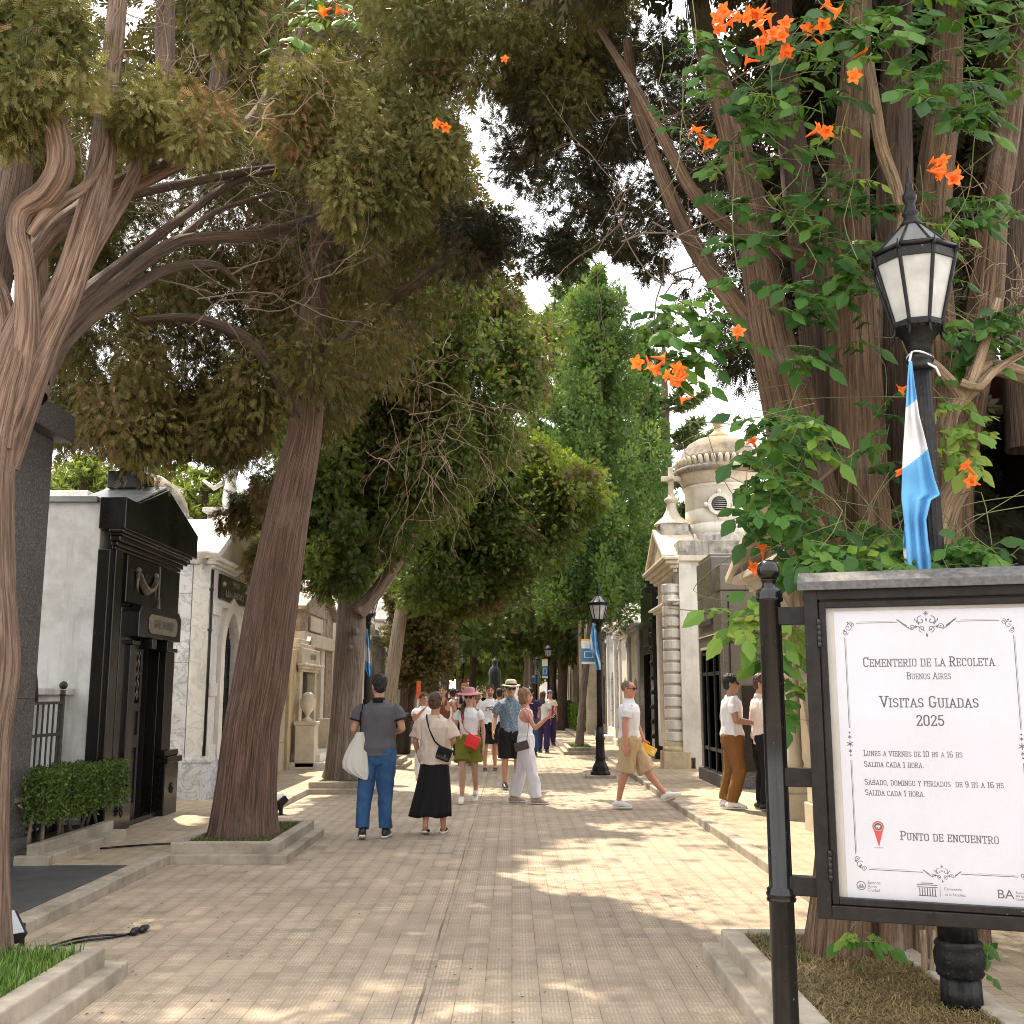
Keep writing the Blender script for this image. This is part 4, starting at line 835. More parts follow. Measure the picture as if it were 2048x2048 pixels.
def limbs(name, mat, parent, paths, seg=20, step=0.12, ridge=0.10, seed=1, lobes=7):
    """paths: list of (points, radii); a fluted, slightly knobbly tube for each, in one mesh with bark UVs"""
    if name != 'trunk' and len(paths) > 1:
        return [limbs(name, mat, parent, [p], seg, step, ridge, seed + 7 * i, lobes) for i, p in enumerate(paths)]
    V, Fc, UV = [], [], []
    rr = random.Random(seed)
    for pts, rads in paths:
        P, R = smooth_path(pts, rads, step); n = len(P); side = None; o = len(V); L = 0.0; ph = rr.uniform(0, 9); Rm = max(rads)
        for i, p in enumerate(P):
            t = (P[min(i + 1, n - 1)] - P[max(i - 1, 0)]).normalized()
            side = (t.orthogonal() if side is None else side - t * side.dot(t)).normalized()
            bn = t.cross(side)
            if i: L += (P[i] - P[i - 1]).length
            for k in range(seg + 1):
                a = 2 * PI * (k % seg) / seg; d = side * math.cos(a) + bn * math.sin(a)
                nn = mnoise.noise(Vector((math.cos(a) * 1.6 + ph, math.sin(a) * 1.6, L * 0.55 / max(Rm, .05) * 0.3)))
                fl = math.sin(a * lobes + ph + 1.5 * mnoise.noise(Vector((ph, L * 0.8, a * 0))))
                fb = math.exp(-L / 0.30) if name == 'trunk' else 0.0
                rad = R[i] * (1 + 0.16 * fb) * (1 + ridge * (1.5 + 1.2 * fb) * nn + ridge * (0.45 + 1.6 * fb) * fl)
                V.append(p + d * rad); UV.append((k / seg * 2 * PI * Rm, L))
        m = seg + 1
        for i in range(n - 1):
            for k in range(seg): Fc.append((o + i * m + k, o + i * m + k + 1, o + (i + 1) * m + k + 1, o + (i + 1) * m + k))
        Fc.append(tuple(o + (n - 1) * m + k for k in range(seg)))
    mtx = Vector((0, 0, 0))
    Pn = parent
    while Pn is not None: mtx = mtx + Pn.location; Pn = Pn.parent
    me = bpy.data.meshes.new(name); me.from_pydata([tuple(v - mtx) for v in V], [], Fc); me.materials.append(mat)
    uvl = me.uv_layers.new(name="UVMap"); li = np.empty(len(me.loops), np.int32); me.loops.foreach_get('vertex_index', li)
    uvl.data.foreach_set('uv', np.array(UV, np.float32)[li].ravel()); me.polygons.foreach_set('use_smooth', [True] * len(me.polygons)); me.update()
    return link_mesh(name, me, parent)

# --- where the sun is meant to reach the paving; crown gaps are cut for it
LIT_PX = [[(1400, 1600), (1330, 1640), (1200, 1640), (1120, 1646), (1180, 1656), (1290, 1668), (1170, 1676), (1075, 1685), (1045, 1712), (1010, 1724), (1060, 1740), (996, 1748), (1010, 1765), (1094, 1783),
           (1229, 1806), (1345, 1839), (1448, 1895), (1560, 1930), (1800, 1960), (2048, 1990), (2048, 1760), (1700, 1640), (1520, 1580)],
          [(890, 1815), (945, 1808), (950, 1822), (900, 1828)], [(740, 1840), (800, 1835), (800, 1850), (750, 1852)], [(900, 1840), (940, 1838), (930, 1850)],
          [(560, 1612), (640, 1560), (720, 1540), (700, 1570), (640, 1600), (600, 1622)], [(250, 1670), (350, 1660), (345, 1690), (250, 1705)],
          [(1060, 1600), (1170, 1590), (1260, 1620), (1100, 1625)], [(1180, 1570), (1290, 1560), (1330, 1590), (1230, 1600)],
          [(1040, 1530), (1190, 1525), (1180, 1545), (1050, 1550)], [(880, 1490), (1130, 1485), (1140, 1500), (900, 1508)], [(700, 1548), (760, 1545), (760, 1570), (705, 1575)]]
LIT = [np.array([tuple(gnd(px, py).xy) for px, py in poly]) for poly in LIT_PX]
def in_poly(x, y, P):
    c = np.zeros(x.shape, bool); n = len(P); j = n - 1
    for i in range(n):
        xi, yi = P[i]; xj, yj = P[j]
        c ^= ((yi > y) != (yj > y)) & (x < (xj - xi) * (y - yi) / (yj - yi + 1e-12) + xi); j = i
    return c
SXY = np.array([SUN_TO.x / SUN_TO.z, SUN_TO.y / SUN_TO.z])
def sun_keep(C, r):
    """False for sprays that would stand in a shaft of sunlight reaching the lit paving"""
    gx = C[:, 0] - SXY[0] * C[:, 2]; gy = C[:, 1] - SXY[1] * C[:, 2]
    gx = gx + 0.10 * np.sin(gy * 5.1 + gx * 3) ; gy = gy + 0.14 * np.sin(gx * 6.3)
    lit = np.zeros(len(C), bool)
    for P in LIT: lit |= in_poly(gx, gy, P)
    lit |= (gy > 26) & (np.sin(gx * 2.3 + 0.7) + np.sin(gy * 0.9 + gx) > 0.55) & (gx > -5) & (gx < 4)
    return ~lit | (r.random(len(C)) < 0.03)

# --- foliage sprays
def spray_template(kind):
    """unit spray along +x: list of quads (4 points each)"""
    q = []
    def blade(x, y, a, L, wd, z=0.0):
        dx, dy = math.cos(a), math.sin(a); nx, ny = -dy, dx
        q.append([(x, y, z), (x + dx * L * .5 + nx * wd, y + dy * L * .5 + ny * wd, z + 0.02), (x + dx * L, y + dy * L, z - 0.03 * L), (x + dx * L * .5 - nx * wd, y + dy * L * .5 - ny * wd, z - 0.02)])
    if kind == 'cypress':          # feathery scale-leaf spray
        blade(0, 0, 0, 1.0, 0.035)
        for i in range(5):
            x = 0.12 + i * 0.17; L = 0.42 * (1 - 0.55 * i / 5)
            for s in (-1, 1): blade(x + 0.04 * s, 0, s * 0.75, L, 0.038, 0.02 * s)
    elif kind == 'coarse':         # the same, fewer and broader blades for far crowns
        blade(0, 0, 0, 1.0, 0.07)
        for i in range(3):
            x = 0.1 + i * 0.26; L = 0.5 * (1 - 0.5 * i / 3)
            for s in (-1, 1): blade(x, 0, s * 0.7, L, 0.075, 0.04 * s)
    elif kind == 'needle':
        for i in range(7):
            a = -1.2 + 0.4 * i; blade(0.15 * (i % 3), 0, a, 0.55 + 0.3 * math.cos(a), 0.045, 0.08 * math.sin(i * 2.1))
    return np.array(q)
TPL = {k: spray_template(k) for k in ('cypress', 'coarse', 'needle')}
def rot_frames(D, r):
    D = D / (np.linalg.norm(D, axis=1, keepdims=True) + 1e-9)
    U = r.normal(size=D.shape); U -= (U * D).sum(1, keepdims=True) * D; U /= (np.linalg.norm(U, axis=1, keepdims=True) + 1e-9)
    return D, U, np.cross(D, U)
def quads_mesh(name, V, tint, mat, parent):
    """V: (n,4,3) quads in world space"""
    off = np.zeros(3); Pn = parent
    while Pn is not None: off = off + np.array(Pn.location); Pn = Pn.parent
    n = len(V); me = bpy.data.meshes.new(name); me.vertices.add(n * 4); me.vertices.foreach_set('co', (V.reshape(-1, 3) - off).astype(np.float32).ravel())
    me.loops.add(n * 4); me.loops.foreach_set('vertex_index', np.arange(n * 4, dtype=np.int32)); me.polygons.add(n)
    me.polygons.foreach_set('loop_start', np.arange(0, n * 4, 4, dtype=np.int32))
    a = me.attributes.new('tint', 'FLOAT', 'POINT'); a.data.foreach_set('value', np.repeat(tint, 4).astype(np.float32))
    me.materials.append(mat); me.update(); return link_mesh(name, me, parent)
def leaf_mat(name, stops, trans=0.45, rough=0.55):
    m = Mt(name, rough, spec=0.25); c = m.ramp(m.attr('tint').outputs['Fac'], stops); m.base(c)
    tl = m.n("ShaderNodeBsdfTranslucent"); m.put(tl.inputs[0], m.mix(1.0, c, (1.0, 1.0, 0.6), 'MULTIPLY')); ms = m.n("ShaderNodeMixShader"); ms.inputs[0].default_value = trans
    m.nt.links.new(m.b.outputs[0], ms.inputs[1]); m.nt.links.new(tl.outputs[0], ms.inputs[2]); m.nt.links.new(ms.outputs[0], m.out.inputs[0]); return m.mat
# tint 0..0.85 living, 0.85..1 dead brown sprays
LM = {
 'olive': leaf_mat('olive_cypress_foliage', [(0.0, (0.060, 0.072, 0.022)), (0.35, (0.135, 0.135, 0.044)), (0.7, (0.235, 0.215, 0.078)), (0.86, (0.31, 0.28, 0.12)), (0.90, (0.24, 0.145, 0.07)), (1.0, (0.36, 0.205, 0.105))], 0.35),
 'deep': leaf_mat('shade_darkened_cypress_foliage', [(0.0, (0.040, 0.042, 0.013)), (0.4, (0.098, 0.090, 0.027)), (0.75, (0.180, 0.152, 0.046)), (0.88, (0.135, 0.085, 0.043)), (1.0, (0.23, 0.145, 0.078))], 0.35),  # darker cypress copy, canopy shade put into the leaf colour
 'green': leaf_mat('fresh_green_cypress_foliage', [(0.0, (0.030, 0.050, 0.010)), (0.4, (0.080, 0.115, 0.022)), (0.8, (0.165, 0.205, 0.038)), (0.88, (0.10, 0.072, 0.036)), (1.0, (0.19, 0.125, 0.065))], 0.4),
 'lime': leaf_mat('sun_tinted_lime_cypress_foliage', [(0.0, (0.045, 0.075, 0.012)), (0.4, (0.115, 0.165, 0.022)), (0.8, (0.25, 0.30, 0.040)), (0.88, (0.11, 0.078, 0.036)), (1.0, (0.20, 0.13, 0.065))], 0.5),  # lighter cypress copy, sunlight on the crown edge put into the colour
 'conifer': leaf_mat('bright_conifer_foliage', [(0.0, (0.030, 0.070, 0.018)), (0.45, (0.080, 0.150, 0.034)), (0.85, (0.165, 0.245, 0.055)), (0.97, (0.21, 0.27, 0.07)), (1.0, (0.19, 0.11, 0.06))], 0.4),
 'lacy': leaf_mat('backlight_darkened_foliage', [(0.0, (0.020, 0.022, 0.010)), (0.6, (0.048, 0.046, 0.020)), (0.9, (0.08, 0.072, 0.032)), (1.0, (0.09, 0.055, 0.03))], 0.2),  # leaf colour darkened to paint in the backlit look
 'arau': leaf_mat('araucaria_foliage', [(0.0, (0.055, 0.095, 0.035)), (0.6, (0.13, 0.19, 0.07)), (1.0, (0.23, 0.29, 0.12))], 0.25),
 'bright': leaf_mat('sun_tinted_yellow_green_foliage', [(0.0, (0.08, 0.13, 0.025)), (0.5, (0.21, 0.28, 0.06)), (1.0, (0.36, 0.41, 0.11))], 0.3),  # paler leaves with sunlight put into the colour
}
def sample_poly(poly, n, r):
    P = np.array(poly, float); lo, hi = P.min(0), P.max(0); out = []
    while sum(len(o) for o in out) < n:
        q = lo + (hi - lo) * r.random((n * 3, 2)); k = in_poly(q[:, 0], q[:, 1], P); out.append(q[k])
    return np.concatenate(out)[:n]
def unproj(q, Y):
    u = (q[:, 0] - 1024) / F_PX; v = (1024 - q[:, 1]) / F_PX
    dy = CT - v * ST; dz = ST + v * CT; t = Y / dy
    return np.stack([u * t, Y, CAM_H + dz * t], 1)
def clumps_from(regions, r):
    """regions: (poly_px, Y0, Y1, n, radius) -> clump centres and radii"""
    C, R = [], []
    for poly, y0, y1, n, rad in regions:
        q = sample_poly(poly, n, r); C.append(unproj(q, r.uniform(y0, y1, n))); R.append(rad * r.uniform(0.65, 1.35, n))
    return np.concatenate(C), np.concatenate(R)
def foliage(name, parent, C, R, per, L, mat, tpl='cypress', droop=0.5, squash=(1, 1, 0.8), dead=0.06, seed=1, keep=True, spread=0.8, tint_var=0.3, hang=0.0):
    """sprays scattered through the clumps' volume, pointing outwards and drooping"""
    r = np.random.default_rng(seed); n = len(C)
    k = np.repeat(np.arange(n), per); N = len(k)
    d = r.normal(size=(N, 3)); d /= np.linalg.norm(d, axis=1, keepdims=True); rad = r.random(N) ** 0.33
    P = C[k] + d * (R[k] * rad)[:, None] * np.array(squash)
    if hang: P[:, 2] -= hang * R[k] * r.random(N) ** 2
    D = d * spread + r.normal(size=(N, 3)) * 0.45 + np.array([0, 0, -droop])
    ct = r.random(n); isd = r.random(n) < dead; t = np.clip(0.58 * ct[k] ** 1.3 + tint_var * 0.75 * r.random(N) + 0.06 * rad, 0, 0.85)  # natural clump variation, widened to paint in light and dark clumps
    t = np.where(isd[k] & (r.random(N) < 0.75), r.uniform(0.89, 1.0, N), t); t = np.where(r.random(N) < dead * 0.5, r.uniform(0.89, 1.0, N), t)
    if keep: m = sun_keep(P, r); P, D, t = P[m], D[m], t[m]; N = len(P)
    A, B, Cc = rot_frames(D, r); S = L * r.uniform(0.6, 1.3, N)
    T = TPL[tpl]; nq = len(T)
    V = (P[:, None, None, :] + S[:, None, None, None] * (T[None, :, :, 0, None] * A[:, None, None, :] + T[None, :, :, 1, None] * B[:, None, None, :] + T[None, :, :, 2, None] * Cc[:, None, None, :]))
    V = V.reshape(-1, 4, 3); return quads_mesh(name, V, np.repeat(t, nq), mat, parent)
def twigs(name, parent, starts, mat, n_each=1, length=0.7, rad=0.006, seed=1, droop=0.0, wiggle=0.25, fork=True, base_dir=None):
    """thin forking dead twigs growing from each start point"""
    b = MB(); rr = random.Random(seed)
    def grow(p, d, L, r0, depth):
        pts = [Vector(p)]; n = 6
        for i in range(n):
            d = (d + Vector((rr.gauss(0, wiggle), rr.gauss(0, wiggle), rr.gauss(0, wiggle) - droop * 0.15))).normalized(); pts.append(pts[-1] + d * (L / n))
            if fork and depth < 2 and i in (2, 4) and rr.random() < 0.8: grow(pts[-1], (d + Vector((rr.gauss(0, .7), rr.gauss(0, .7), rr.gauss(0, .7)))).normalized(), L * 0.6, r0 * 0.65, depth + 1)
        b.tube(pts, [r0 * (1 - 0.7 * i / n) for i in range(n + 1)], 4, cap=False)
    for s in starts:
        for _ in range(n_each):
            d = Vector((rr.gauss(0, 1), rr.gauss(0, 1), rr.gauss(0, 1)))
            if base_dir is not None: d = d * 0.5 + Vector(base_dir)
            grow(s, d.normalized(), length * rr.uniform(0.6, 1.3), rad * rr.uniform(0.7, 1.3), 0)
    return b.build(name, mat, parent)
def tree(loc, label, group, name="cypress_tree"): return thing(name, loc, label, "tree", group)
def pxp(seq, Y, kpx):
    """limb from photo points (px, py, half-width px[, Y]) -> points and radii"""
    pts, rad = [], []
    for s in seq:
        y = s[3] if len(s) > 3 else Y; pts.append(at(s[0], s[1], y)); rad.append(s[2] * y / F_PX)
    return pts, rad
GT = "cypresses along the avenue"
rg = np.random.default_rng(21)

# ---------------- nearest tree, at the left edge
t0 = tree((-3.3, 6.2, 0.15), "nearest cypress with pinkish stringy bark and twisting limbs at the left edge", GT)
limbs("trunk", MAT['bark_pink'], t0, [
    pxp([(-85, 2040, 95), (-80, 1900, 80), (-64, 1500, 80), (-44, 1330, 80), (-44, 1160, 68), (-32, 950, 56), (-4, 800, 54), (20, 720, 48), (42, 650, 34), (56, 600, 20)], 6.2, 1)], 40, 0.06, 0.10, 3, 9)
limbs("bough", MAT['bark_pink'], t0, [
    pxp([(-8, 900, 40), (2, 780, 46), (-5, 640, 42), (-30, 560, 38), (-80, 420, 34), (-120, 200, 30)], 6.2, 1),
    pxp([(5, 860, 36, 6.2), (36, 740, 36, 6.2), (52, 640, 26, 6.15), (50, 540, 21, 6.1), (36, 470, 22, 6.1), (46, 420, 24, 6.1), (95, 385, 26, 6.05), (122, 330, 27, 6.0), (112, 260, 26, 6.0), (92, 180, 24, 6.0), (60, 60, 20, 6.0), (60, -200, 16, 6.0)], 6.1, 1),
    pxp([(-5, 930, 40, 6.25), (38, 800, 42, 6.25), (82, 690, 36, 6.3), (128, 590, 33, 6.35), (166, 480, 31, 6.4), (196, 370, 29, 6.5), (210, 280, 26, 6.6), (225, 120, 22, 6.8), (250, -150, 18, 7)], 6.3, 1),
    pxp([(60, 740, 18, 6.4), (75, 640, 18, 6.5), (78, 560, 16, 6.6), (80, 480, 16, 6.7), (86, 400, 14, 6.8)], 6.5, 1),
    pxp([(60, 470, 10, 6.1), (95, 425, 13, 6.1), (130, 398, 12, 6.2), (163, 380, 11, 6.3), (195, 340, 9, 6.4), (212, 280, 9, 6.5), (205, 200, 7, 6.6)], 6.2, 1),
    pxp([(40, 560, 16, 6.5), (100, 470, 22, 6.7), (160, 425, 22, 6.9), (217, 384, 23, 7.0), (326, 337, 20, 7.3), (435, 290, 17, 7.6), (500, 246, 15, 7.9), (545, 175, 12, 8.2), (600, 60, 9, 8.5)], 6.8, 1),
    pxp([(130, 640, 10, 6.42), (175, 525, 14, 6.5), (215, 450, 14, 6.6), (252, 385, 14, 6.7), (285, 305, 12, 6.8), (300, 200, 9, 6.9)], 6.6, 1)], 20, 0.06, 0.10, 4, 6)
limbs("bough", MAT['bark_dark'], t0, [
    pxp([(70, 760, 30, 6.4), (127, 655, 18, 6.7), (235, 563, 16, 7.2), (344, 489, 14, 7.7), (417, 475, 13, 8.0), (525, 467, 11, 8.5), (652, 428, 9, 9.2), (760, 380, 6, 9.8)], 7, 1),
    pxp([(70, 790, 26, 6.4), (127, 690, 14, 6.7), (217, 609, 13, 7.1), (326, 543, 11, 7.6), (390, 528, 9, 7.9), (440, 533, 7, 8.2), (480, 570, 4, 8.4)], 7, 1),
    pxp([(150, 600, 14, 6.8), (240, 530, 12, 7.3), (370, 430, 9, 8.0), (480, 360, 7, 8.6), (620, 330, 5, 9.2)], 7, 1),
    pxp([(217, 400, 12, 7.2), (330, 375, 10, 7.8), (480, 345, 9, 8.6), (600, 330, 6, 9.2)], 7, 1),
    pxp([(345, 488, 8, 7.7), (420, 430, 6, 8.1), (500, 400, 5, 8.6), (600, 370, 4, 9.1)], 7, 1),
    pxp([(-60, 900, 40, 7.4), (-20, 600, 36, 7.5), (20, 400, 34, 7.6), (60, 150, 30, 7.7), (90, -100, 26, 7.8)], 7.5, 1),
    pxp([(300, 330, 24, 8.2), (330, 200, 22, 8.3), (330, 60, 20, 8.4), (340, -100, 16, 8.4)], 8.2, 1),
    pxp([(420, 280, 18, 8.4), (440, 130, 17, 8.5), (470, -50, 14, 8.5)], 8.4, 1)], 14, 0.08, 0.10, 5, 5)
tw = [at(rg.uniform(150, 560), rg.uniform(-40, 300), rg.uniform(6.6, 8.6)) for _ in range(60)]
twigs("twigs", t0, tw, MAT['twig_pale'], 1, 0.75, 0.006, 3, 0.3, 0.38)
tw = [at(rg.uniform(250, 700), rg.uniform(330, 620), rg.uniform(7.6, 10)) for _ in range(46)]
twigs("twigs", t0, tw, MAT['twig'], 1, 0.8, 0.0065, 4, 0.1, 0.25, base_dir=(1, .4, .4))
near = [([(-60, -80), (110, -80), (150, 40), (140, 90), (95, 150), (150, 140), (155, 200), (100, 228), (60, 225), (20, 260), (-60, 250)], 5.7, 6.5, 46, 0.17),
        ([(200, 190), (300, 155), (400, 200), (468, 240), (445, 285), (380, 262), (320, 280), (270, 290), (225, 245)], 6.3, 7.2, 30, 0.15),
        ([(378, -60), (515, -60), (510, 50), (470, 75), (420, 40)], 6.4, 7.2, 18, 0.15),
        ([(555, 150), (640, 90), (720, 190), (800, 160), (885, 200), (895, 320), (850, 385), (760, 440), (715, 430), (640, 335), (570, 270)], 7.6, 9.0, 95, 0.22),
        ([(700, -80), (1240, -80), (1235, 120), (1150, 215), (1090, 225), (1020, 160), (930, 150), (880, 200), (800, 110)], 7.6, 9.4, 120, 0.24)]
C, R = clumps_from(near, rg)
foliage("crown", t0, C, R, 250, 0.085, LM['olive'], 'cypress', 0.75, dead=0.02, seed=31, hang=0.7)
# rest of the crown, mostly unseen above the frame, added to shade the foreground
over = [([(-400, -700), (1150, -700), (1150, -60), (500, -60), (-400, 100)], 5.5, 9.5, 60, 0.34)]
C, R = clumps_from(over, rg); foliage("crown", t0, C, R, 150, 0.10, LM['olive'], 'cypress', 0.5, dead=0.02, seed=32)

# ---------------- leaning reddish trunk
t1 = tree((-2.86, 11.45, 0.15), "leaning cypress with thick reddish brown trunk in the cracked planter", GT)
limbs("trunk", MAT['bark_red'], t1, [pxp([(482, 1722, 92), (484, 1706, 76), (486, 1670, 65), (492, 1580, 57.8), (505, 1450, 52.7), (520, 1370, 52.7), (545, 1200, 49.3), (575, 1030, 42.5), (596, 930, 39.1), (612, 850, 34.0), (622, 700, 30.6), (640, 500, 25.5), (680, 200, 18.7)], 11.45, 1)], 36, 0.09, 0.07, 7, 11)
limbs("bough", MAT['bark_dark'], t1, [
    pxp([(615, 850, 22.1), (520, 700, 15.3, 11.2), (400, 640, 11.0, 11), (280, 640, 7.6, 10.8)], 11.4, 1),
    pxp([(620, 760, 20.4), (730, 640, 15.3, 11.4), (840, 560, 11.0, 11.3), (930, 480, 6.8, 11.2)], 11.4, 1),
    pxp([(630, 560, 18.7), (500, 400, 12.8, 11.8), (350, 300, 8.5, 12)], 11.4, 1), pxp([(650, 420, 17.0), (800, 280, 11.9, 12), (900, 120, 7.6, 12.3)], 11.4, 1)], 12, 0.12, 0.08, 8, 5)
mass = [([(60, 300), (560, 260), (900, 60), (1000, 60), (1000, 240), (950, 290), (985, 420), (975, 490), (905, 540), (830, 640), (760, 740), (700, 800), (640, 830), (600, 760), (560, 800), (480, 860), (300, 880), (110, 830), (85, 640)], 10.8, 14.5, 330, 0.36),
        ([(100, 780), (330, 790), (520, 820), (520, 880), (440, 890), (380, 860), (250, 870), (120, 860)], 11.5, 13.5, 75, 0.24),
        ([(440, 1000), (560, 940), (560, 1040), (500, 1050), (430, 1050)], 13.0, 14.5, 9, 0.2), ([(490, 1110), (545, 1090), (540, 1130), (505, 1140)], 12, 13, 4, 0.13),
        ([(900, 300), (985, 400), (1000, 470), (1060, 440), (1020, 540), (960, 560), (880, 480)], 11, 13, 34, 0.3),
        ([(-60, 250), (120, 240), (160, 330), (60, 420), (-60, 500)], 8.5, 11, 30, 0.34)]
C, R = clumps_from(mass, rg)
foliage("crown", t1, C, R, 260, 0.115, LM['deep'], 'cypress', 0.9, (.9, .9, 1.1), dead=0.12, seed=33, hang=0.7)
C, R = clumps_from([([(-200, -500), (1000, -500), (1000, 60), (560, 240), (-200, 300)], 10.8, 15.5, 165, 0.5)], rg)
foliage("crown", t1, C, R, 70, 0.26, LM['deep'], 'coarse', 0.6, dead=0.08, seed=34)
tw = [at(rg.uniform(760, 900), rg.uniform(760, 950), rg.uniform(12, 15)) for _ in range(16)]
twigs("twigs", t1, tw, MAT['twig_pale'], 1, 1.1, 0.008, 5, 1.2, 0.3)

# ---------------- grey forked trunk
t2 = tree((-2.85, 18.8, 0.15), "grey furrowed cypress forking low with a bough sweeping right", GT)
limbs("trunk", MAT['bark_grey'], t2, [pxp([(684, 1585, 43.2), (686, 1540, 34.9), (690, 1450, 30.7), (698, 1330, 29.3), (704, 1230, 28.6), (706, 1150, 27.9), (705, 1050, 25.1), (715, 900, 20.9), (730, 600, 15.3)], 18.8, 1)], 30, 0.12, 0.07, 9, 10)
limbs("bough", MAT['bark_grey'], t2, [pxp([(716, 1225, 18.1), (748, 1190, 14.6, 18.6), (790, 1130, 12.5, 18.4), (822, 1075, 11.2, 18.2), (836, 1010, 9.8, 18.0), (845, 900, 7.0, 18)], 18.6, 1)], 16, 0.12, 0.07, 10, 5)
b = MB()
for px_, py_, r_ in ((716, 1218, 8.4), (712, 1263, 7.6), (700, 1295, 6.2)):
    c = at(px_, py_, 18.8 - 0.36); rr_ = r_ * 18.5 / F_PX
    for a, k in ((1.0, 0.0), (0.62, -0.04)): b.ball((c.x, c.y + 0.05 + k, c.z), rr_ * a, 10, sz=(rr_ * a, 0.07, rr_ * a))
b.build("knot", MAT['bark_grey'], t2)
m2 = [([(560, 640), (900, 540), (1000, 560), (960, 640), (1040, 640), (1110, 690), (1080, 760), (1000, 800), (1010, 880), (900, 960), (870, 1000), (790, 1070), (690, 1120), (640, 1040), (590, 970), (565, 880)], 16.5, 20.5, 330, 0.44),
      ([(600, 1060), (690, 1040), (740, 1100), (690, 1180), (660, 1170), (630, 1130)], 16.2, 17.8, 20, 0.32), ([(560, 1020), (630, 1010), (650, 1090), (575, 1075)], 17, 18.5, 14, 0.3),
      ([(960, 560), (1110, 620), (1120, 700), (1060, 760), (980, 720)], 18, 21, 40, 0.42)]
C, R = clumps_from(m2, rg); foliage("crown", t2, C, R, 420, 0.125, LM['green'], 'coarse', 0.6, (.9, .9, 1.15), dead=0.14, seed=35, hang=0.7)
C, R = clumps_from([([(300, -100), (1000, -100), (1000, 560), (560, 640)], 18, 22, 150, 0.7)], rg); foliage("crown", t2, C, R, 70, 0.38, LM['deep'], 'coarse', 0.6, dead=0.1, seed=36)
twigs("twigs", t2, [at(rg.uniform(820, 910), rg.uniform(830, 940), rg.uniform(16, 17)) for _ in range(18)], MAT['twig_pale'], 1, 1.2, 0.010, 6, 1.6, 0.3)

# ---------------- pale leaning trunk
t3 = tree((-2.75, 24.4, 0.15), "pale smooth leaning trunk rising behind the man in the grey polo", GT)
limbs("trunk", MAT['bark_pale'], t3, [pxp([(768, 1530, 16.6), (774, 1450, 13.8), (786, 1340, 13.3), (800, 1240, 12.9), (816, 1140, 11.9), (828, 1050, 11.0), (850, 850, 8.2), (880, 600, 5.5)], 24.4, 1)], 24, 0.2, 0.04, 11, 6)
m3 = [([(850, 940), (930, 880), (1010, 850), (1090, 920), (1190, 965), (1190, 1000), (1130, 1060), (1080, 1120), (1010, 1170), (930, 1215), (860, 1210), (820, 1160), (830, 1080)], 22, 27, 230, 0.46),
      ([(900, 900), (1190, 990), (1200, 1010), (1050, 1150), (860, 1200)], 22, 25, 60, 0.26)]
C, R = clumps_from(m3, rg); foliage("crown", t3, C, R, 330, 0.15, LM['green'], 'coarse', 0.5, (1.25, 1.25, .6), dead=0.10, seed=37, hang=0.5)
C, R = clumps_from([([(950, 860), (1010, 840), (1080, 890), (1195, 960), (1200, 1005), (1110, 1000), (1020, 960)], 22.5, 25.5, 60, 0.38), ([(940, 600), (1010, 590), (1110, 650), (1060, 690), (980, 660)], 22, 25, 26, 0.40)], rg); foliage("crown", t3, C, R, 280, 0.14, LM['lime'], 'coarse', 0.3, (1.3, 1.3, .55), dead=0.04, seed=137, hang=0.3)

# ---------------- ivy-clad column and more trunks down the shaded side
t4 = tree((-2.7, 31.5, 0), "dark narrow cypress with bare trunk and ivy-like skirt beyond the pale trunk", GT)
limbs("trunk", MAT['bark_dark'], t4, [pxp([(815, 1470, 11.9), (820, 1400, 9.2), (836, 1330, 7.4), (845, 1200, 6.5)], 31.5, 1), pxp([(800, 1470, 9.2), (808, 1400, 7.8), (812, 1330, 6.5)], 31.2, 1)], 16, 0.3, 0.08, 12, 6)
C, R = clumps_from([([(795, 1140), (885, 1140), (890, 1290), (862, 1375), (820, 1365), (800, 1300)], 30, 33, 130, 0.42)], rg); foliage("crown", t4, C, R, 260, 0.17, LM['deep'], 'coarse', 0.3, dead=0.2, seed=38)
far = [(-2.6, 39, 889, 8, "bark_dark", "dark straight trunk behind the man in the brown vest"), (-2.9, 45, 870, 7, "bark_dark", "slim shaded trunk close behind the straight dark one"),
       (-2.2, 58, 944, 7.5, "bark_dark", "far dark trunk left of the cloaked statue"), (1.75, 64, 1066, 7, "bark_dark", "farthest slim trunk on the sunny side"), (1.9, 70, 1052, 6, "bark_dark", "thin dark trunk near the end of the sunny side"), (2.3, 48, 1124, 10, "bark_dark", "dark far trunk in front of the gothic chapel hedge")]
for X, Y, px_, hw, mt, lb in far:
    tt = tree((at(px_, 1386, Y).x, Y, 0), lb, GT); x0 = tt.location.x; r0 = hw * Y / F_PX
    limbs("trunk", MAT[mt], tt, [([(x0, Y, 0), (x0, Y, 1), (x0 + .05, Y, 3), (x0 + .15, Y, 6), (x0 + .2, Y, 9)], [r0 * 1.25, r0, r0 * .95, r0 * .8, r0 * .5])], 14, 0.5, 0.07, 13, 6)
    r_ = np.random.default_rng(int(Y)); n = 55
    C = np.stack([x0 + r_.normal(0, 1.5, n), Y + r_.normal(0, 1.6, n), r_.uniform(3.6 if Y < 50 else 4.2, 10.5, n)], 1); R = r_.uniform(0.5, 0.95, n)
    foliage("crown", tt, C, R, 180, 0.30, LM['green'], 'coarse', 0.6, dead=0.10, seed=int(Y) + 100, keep=False, hang=0.5)
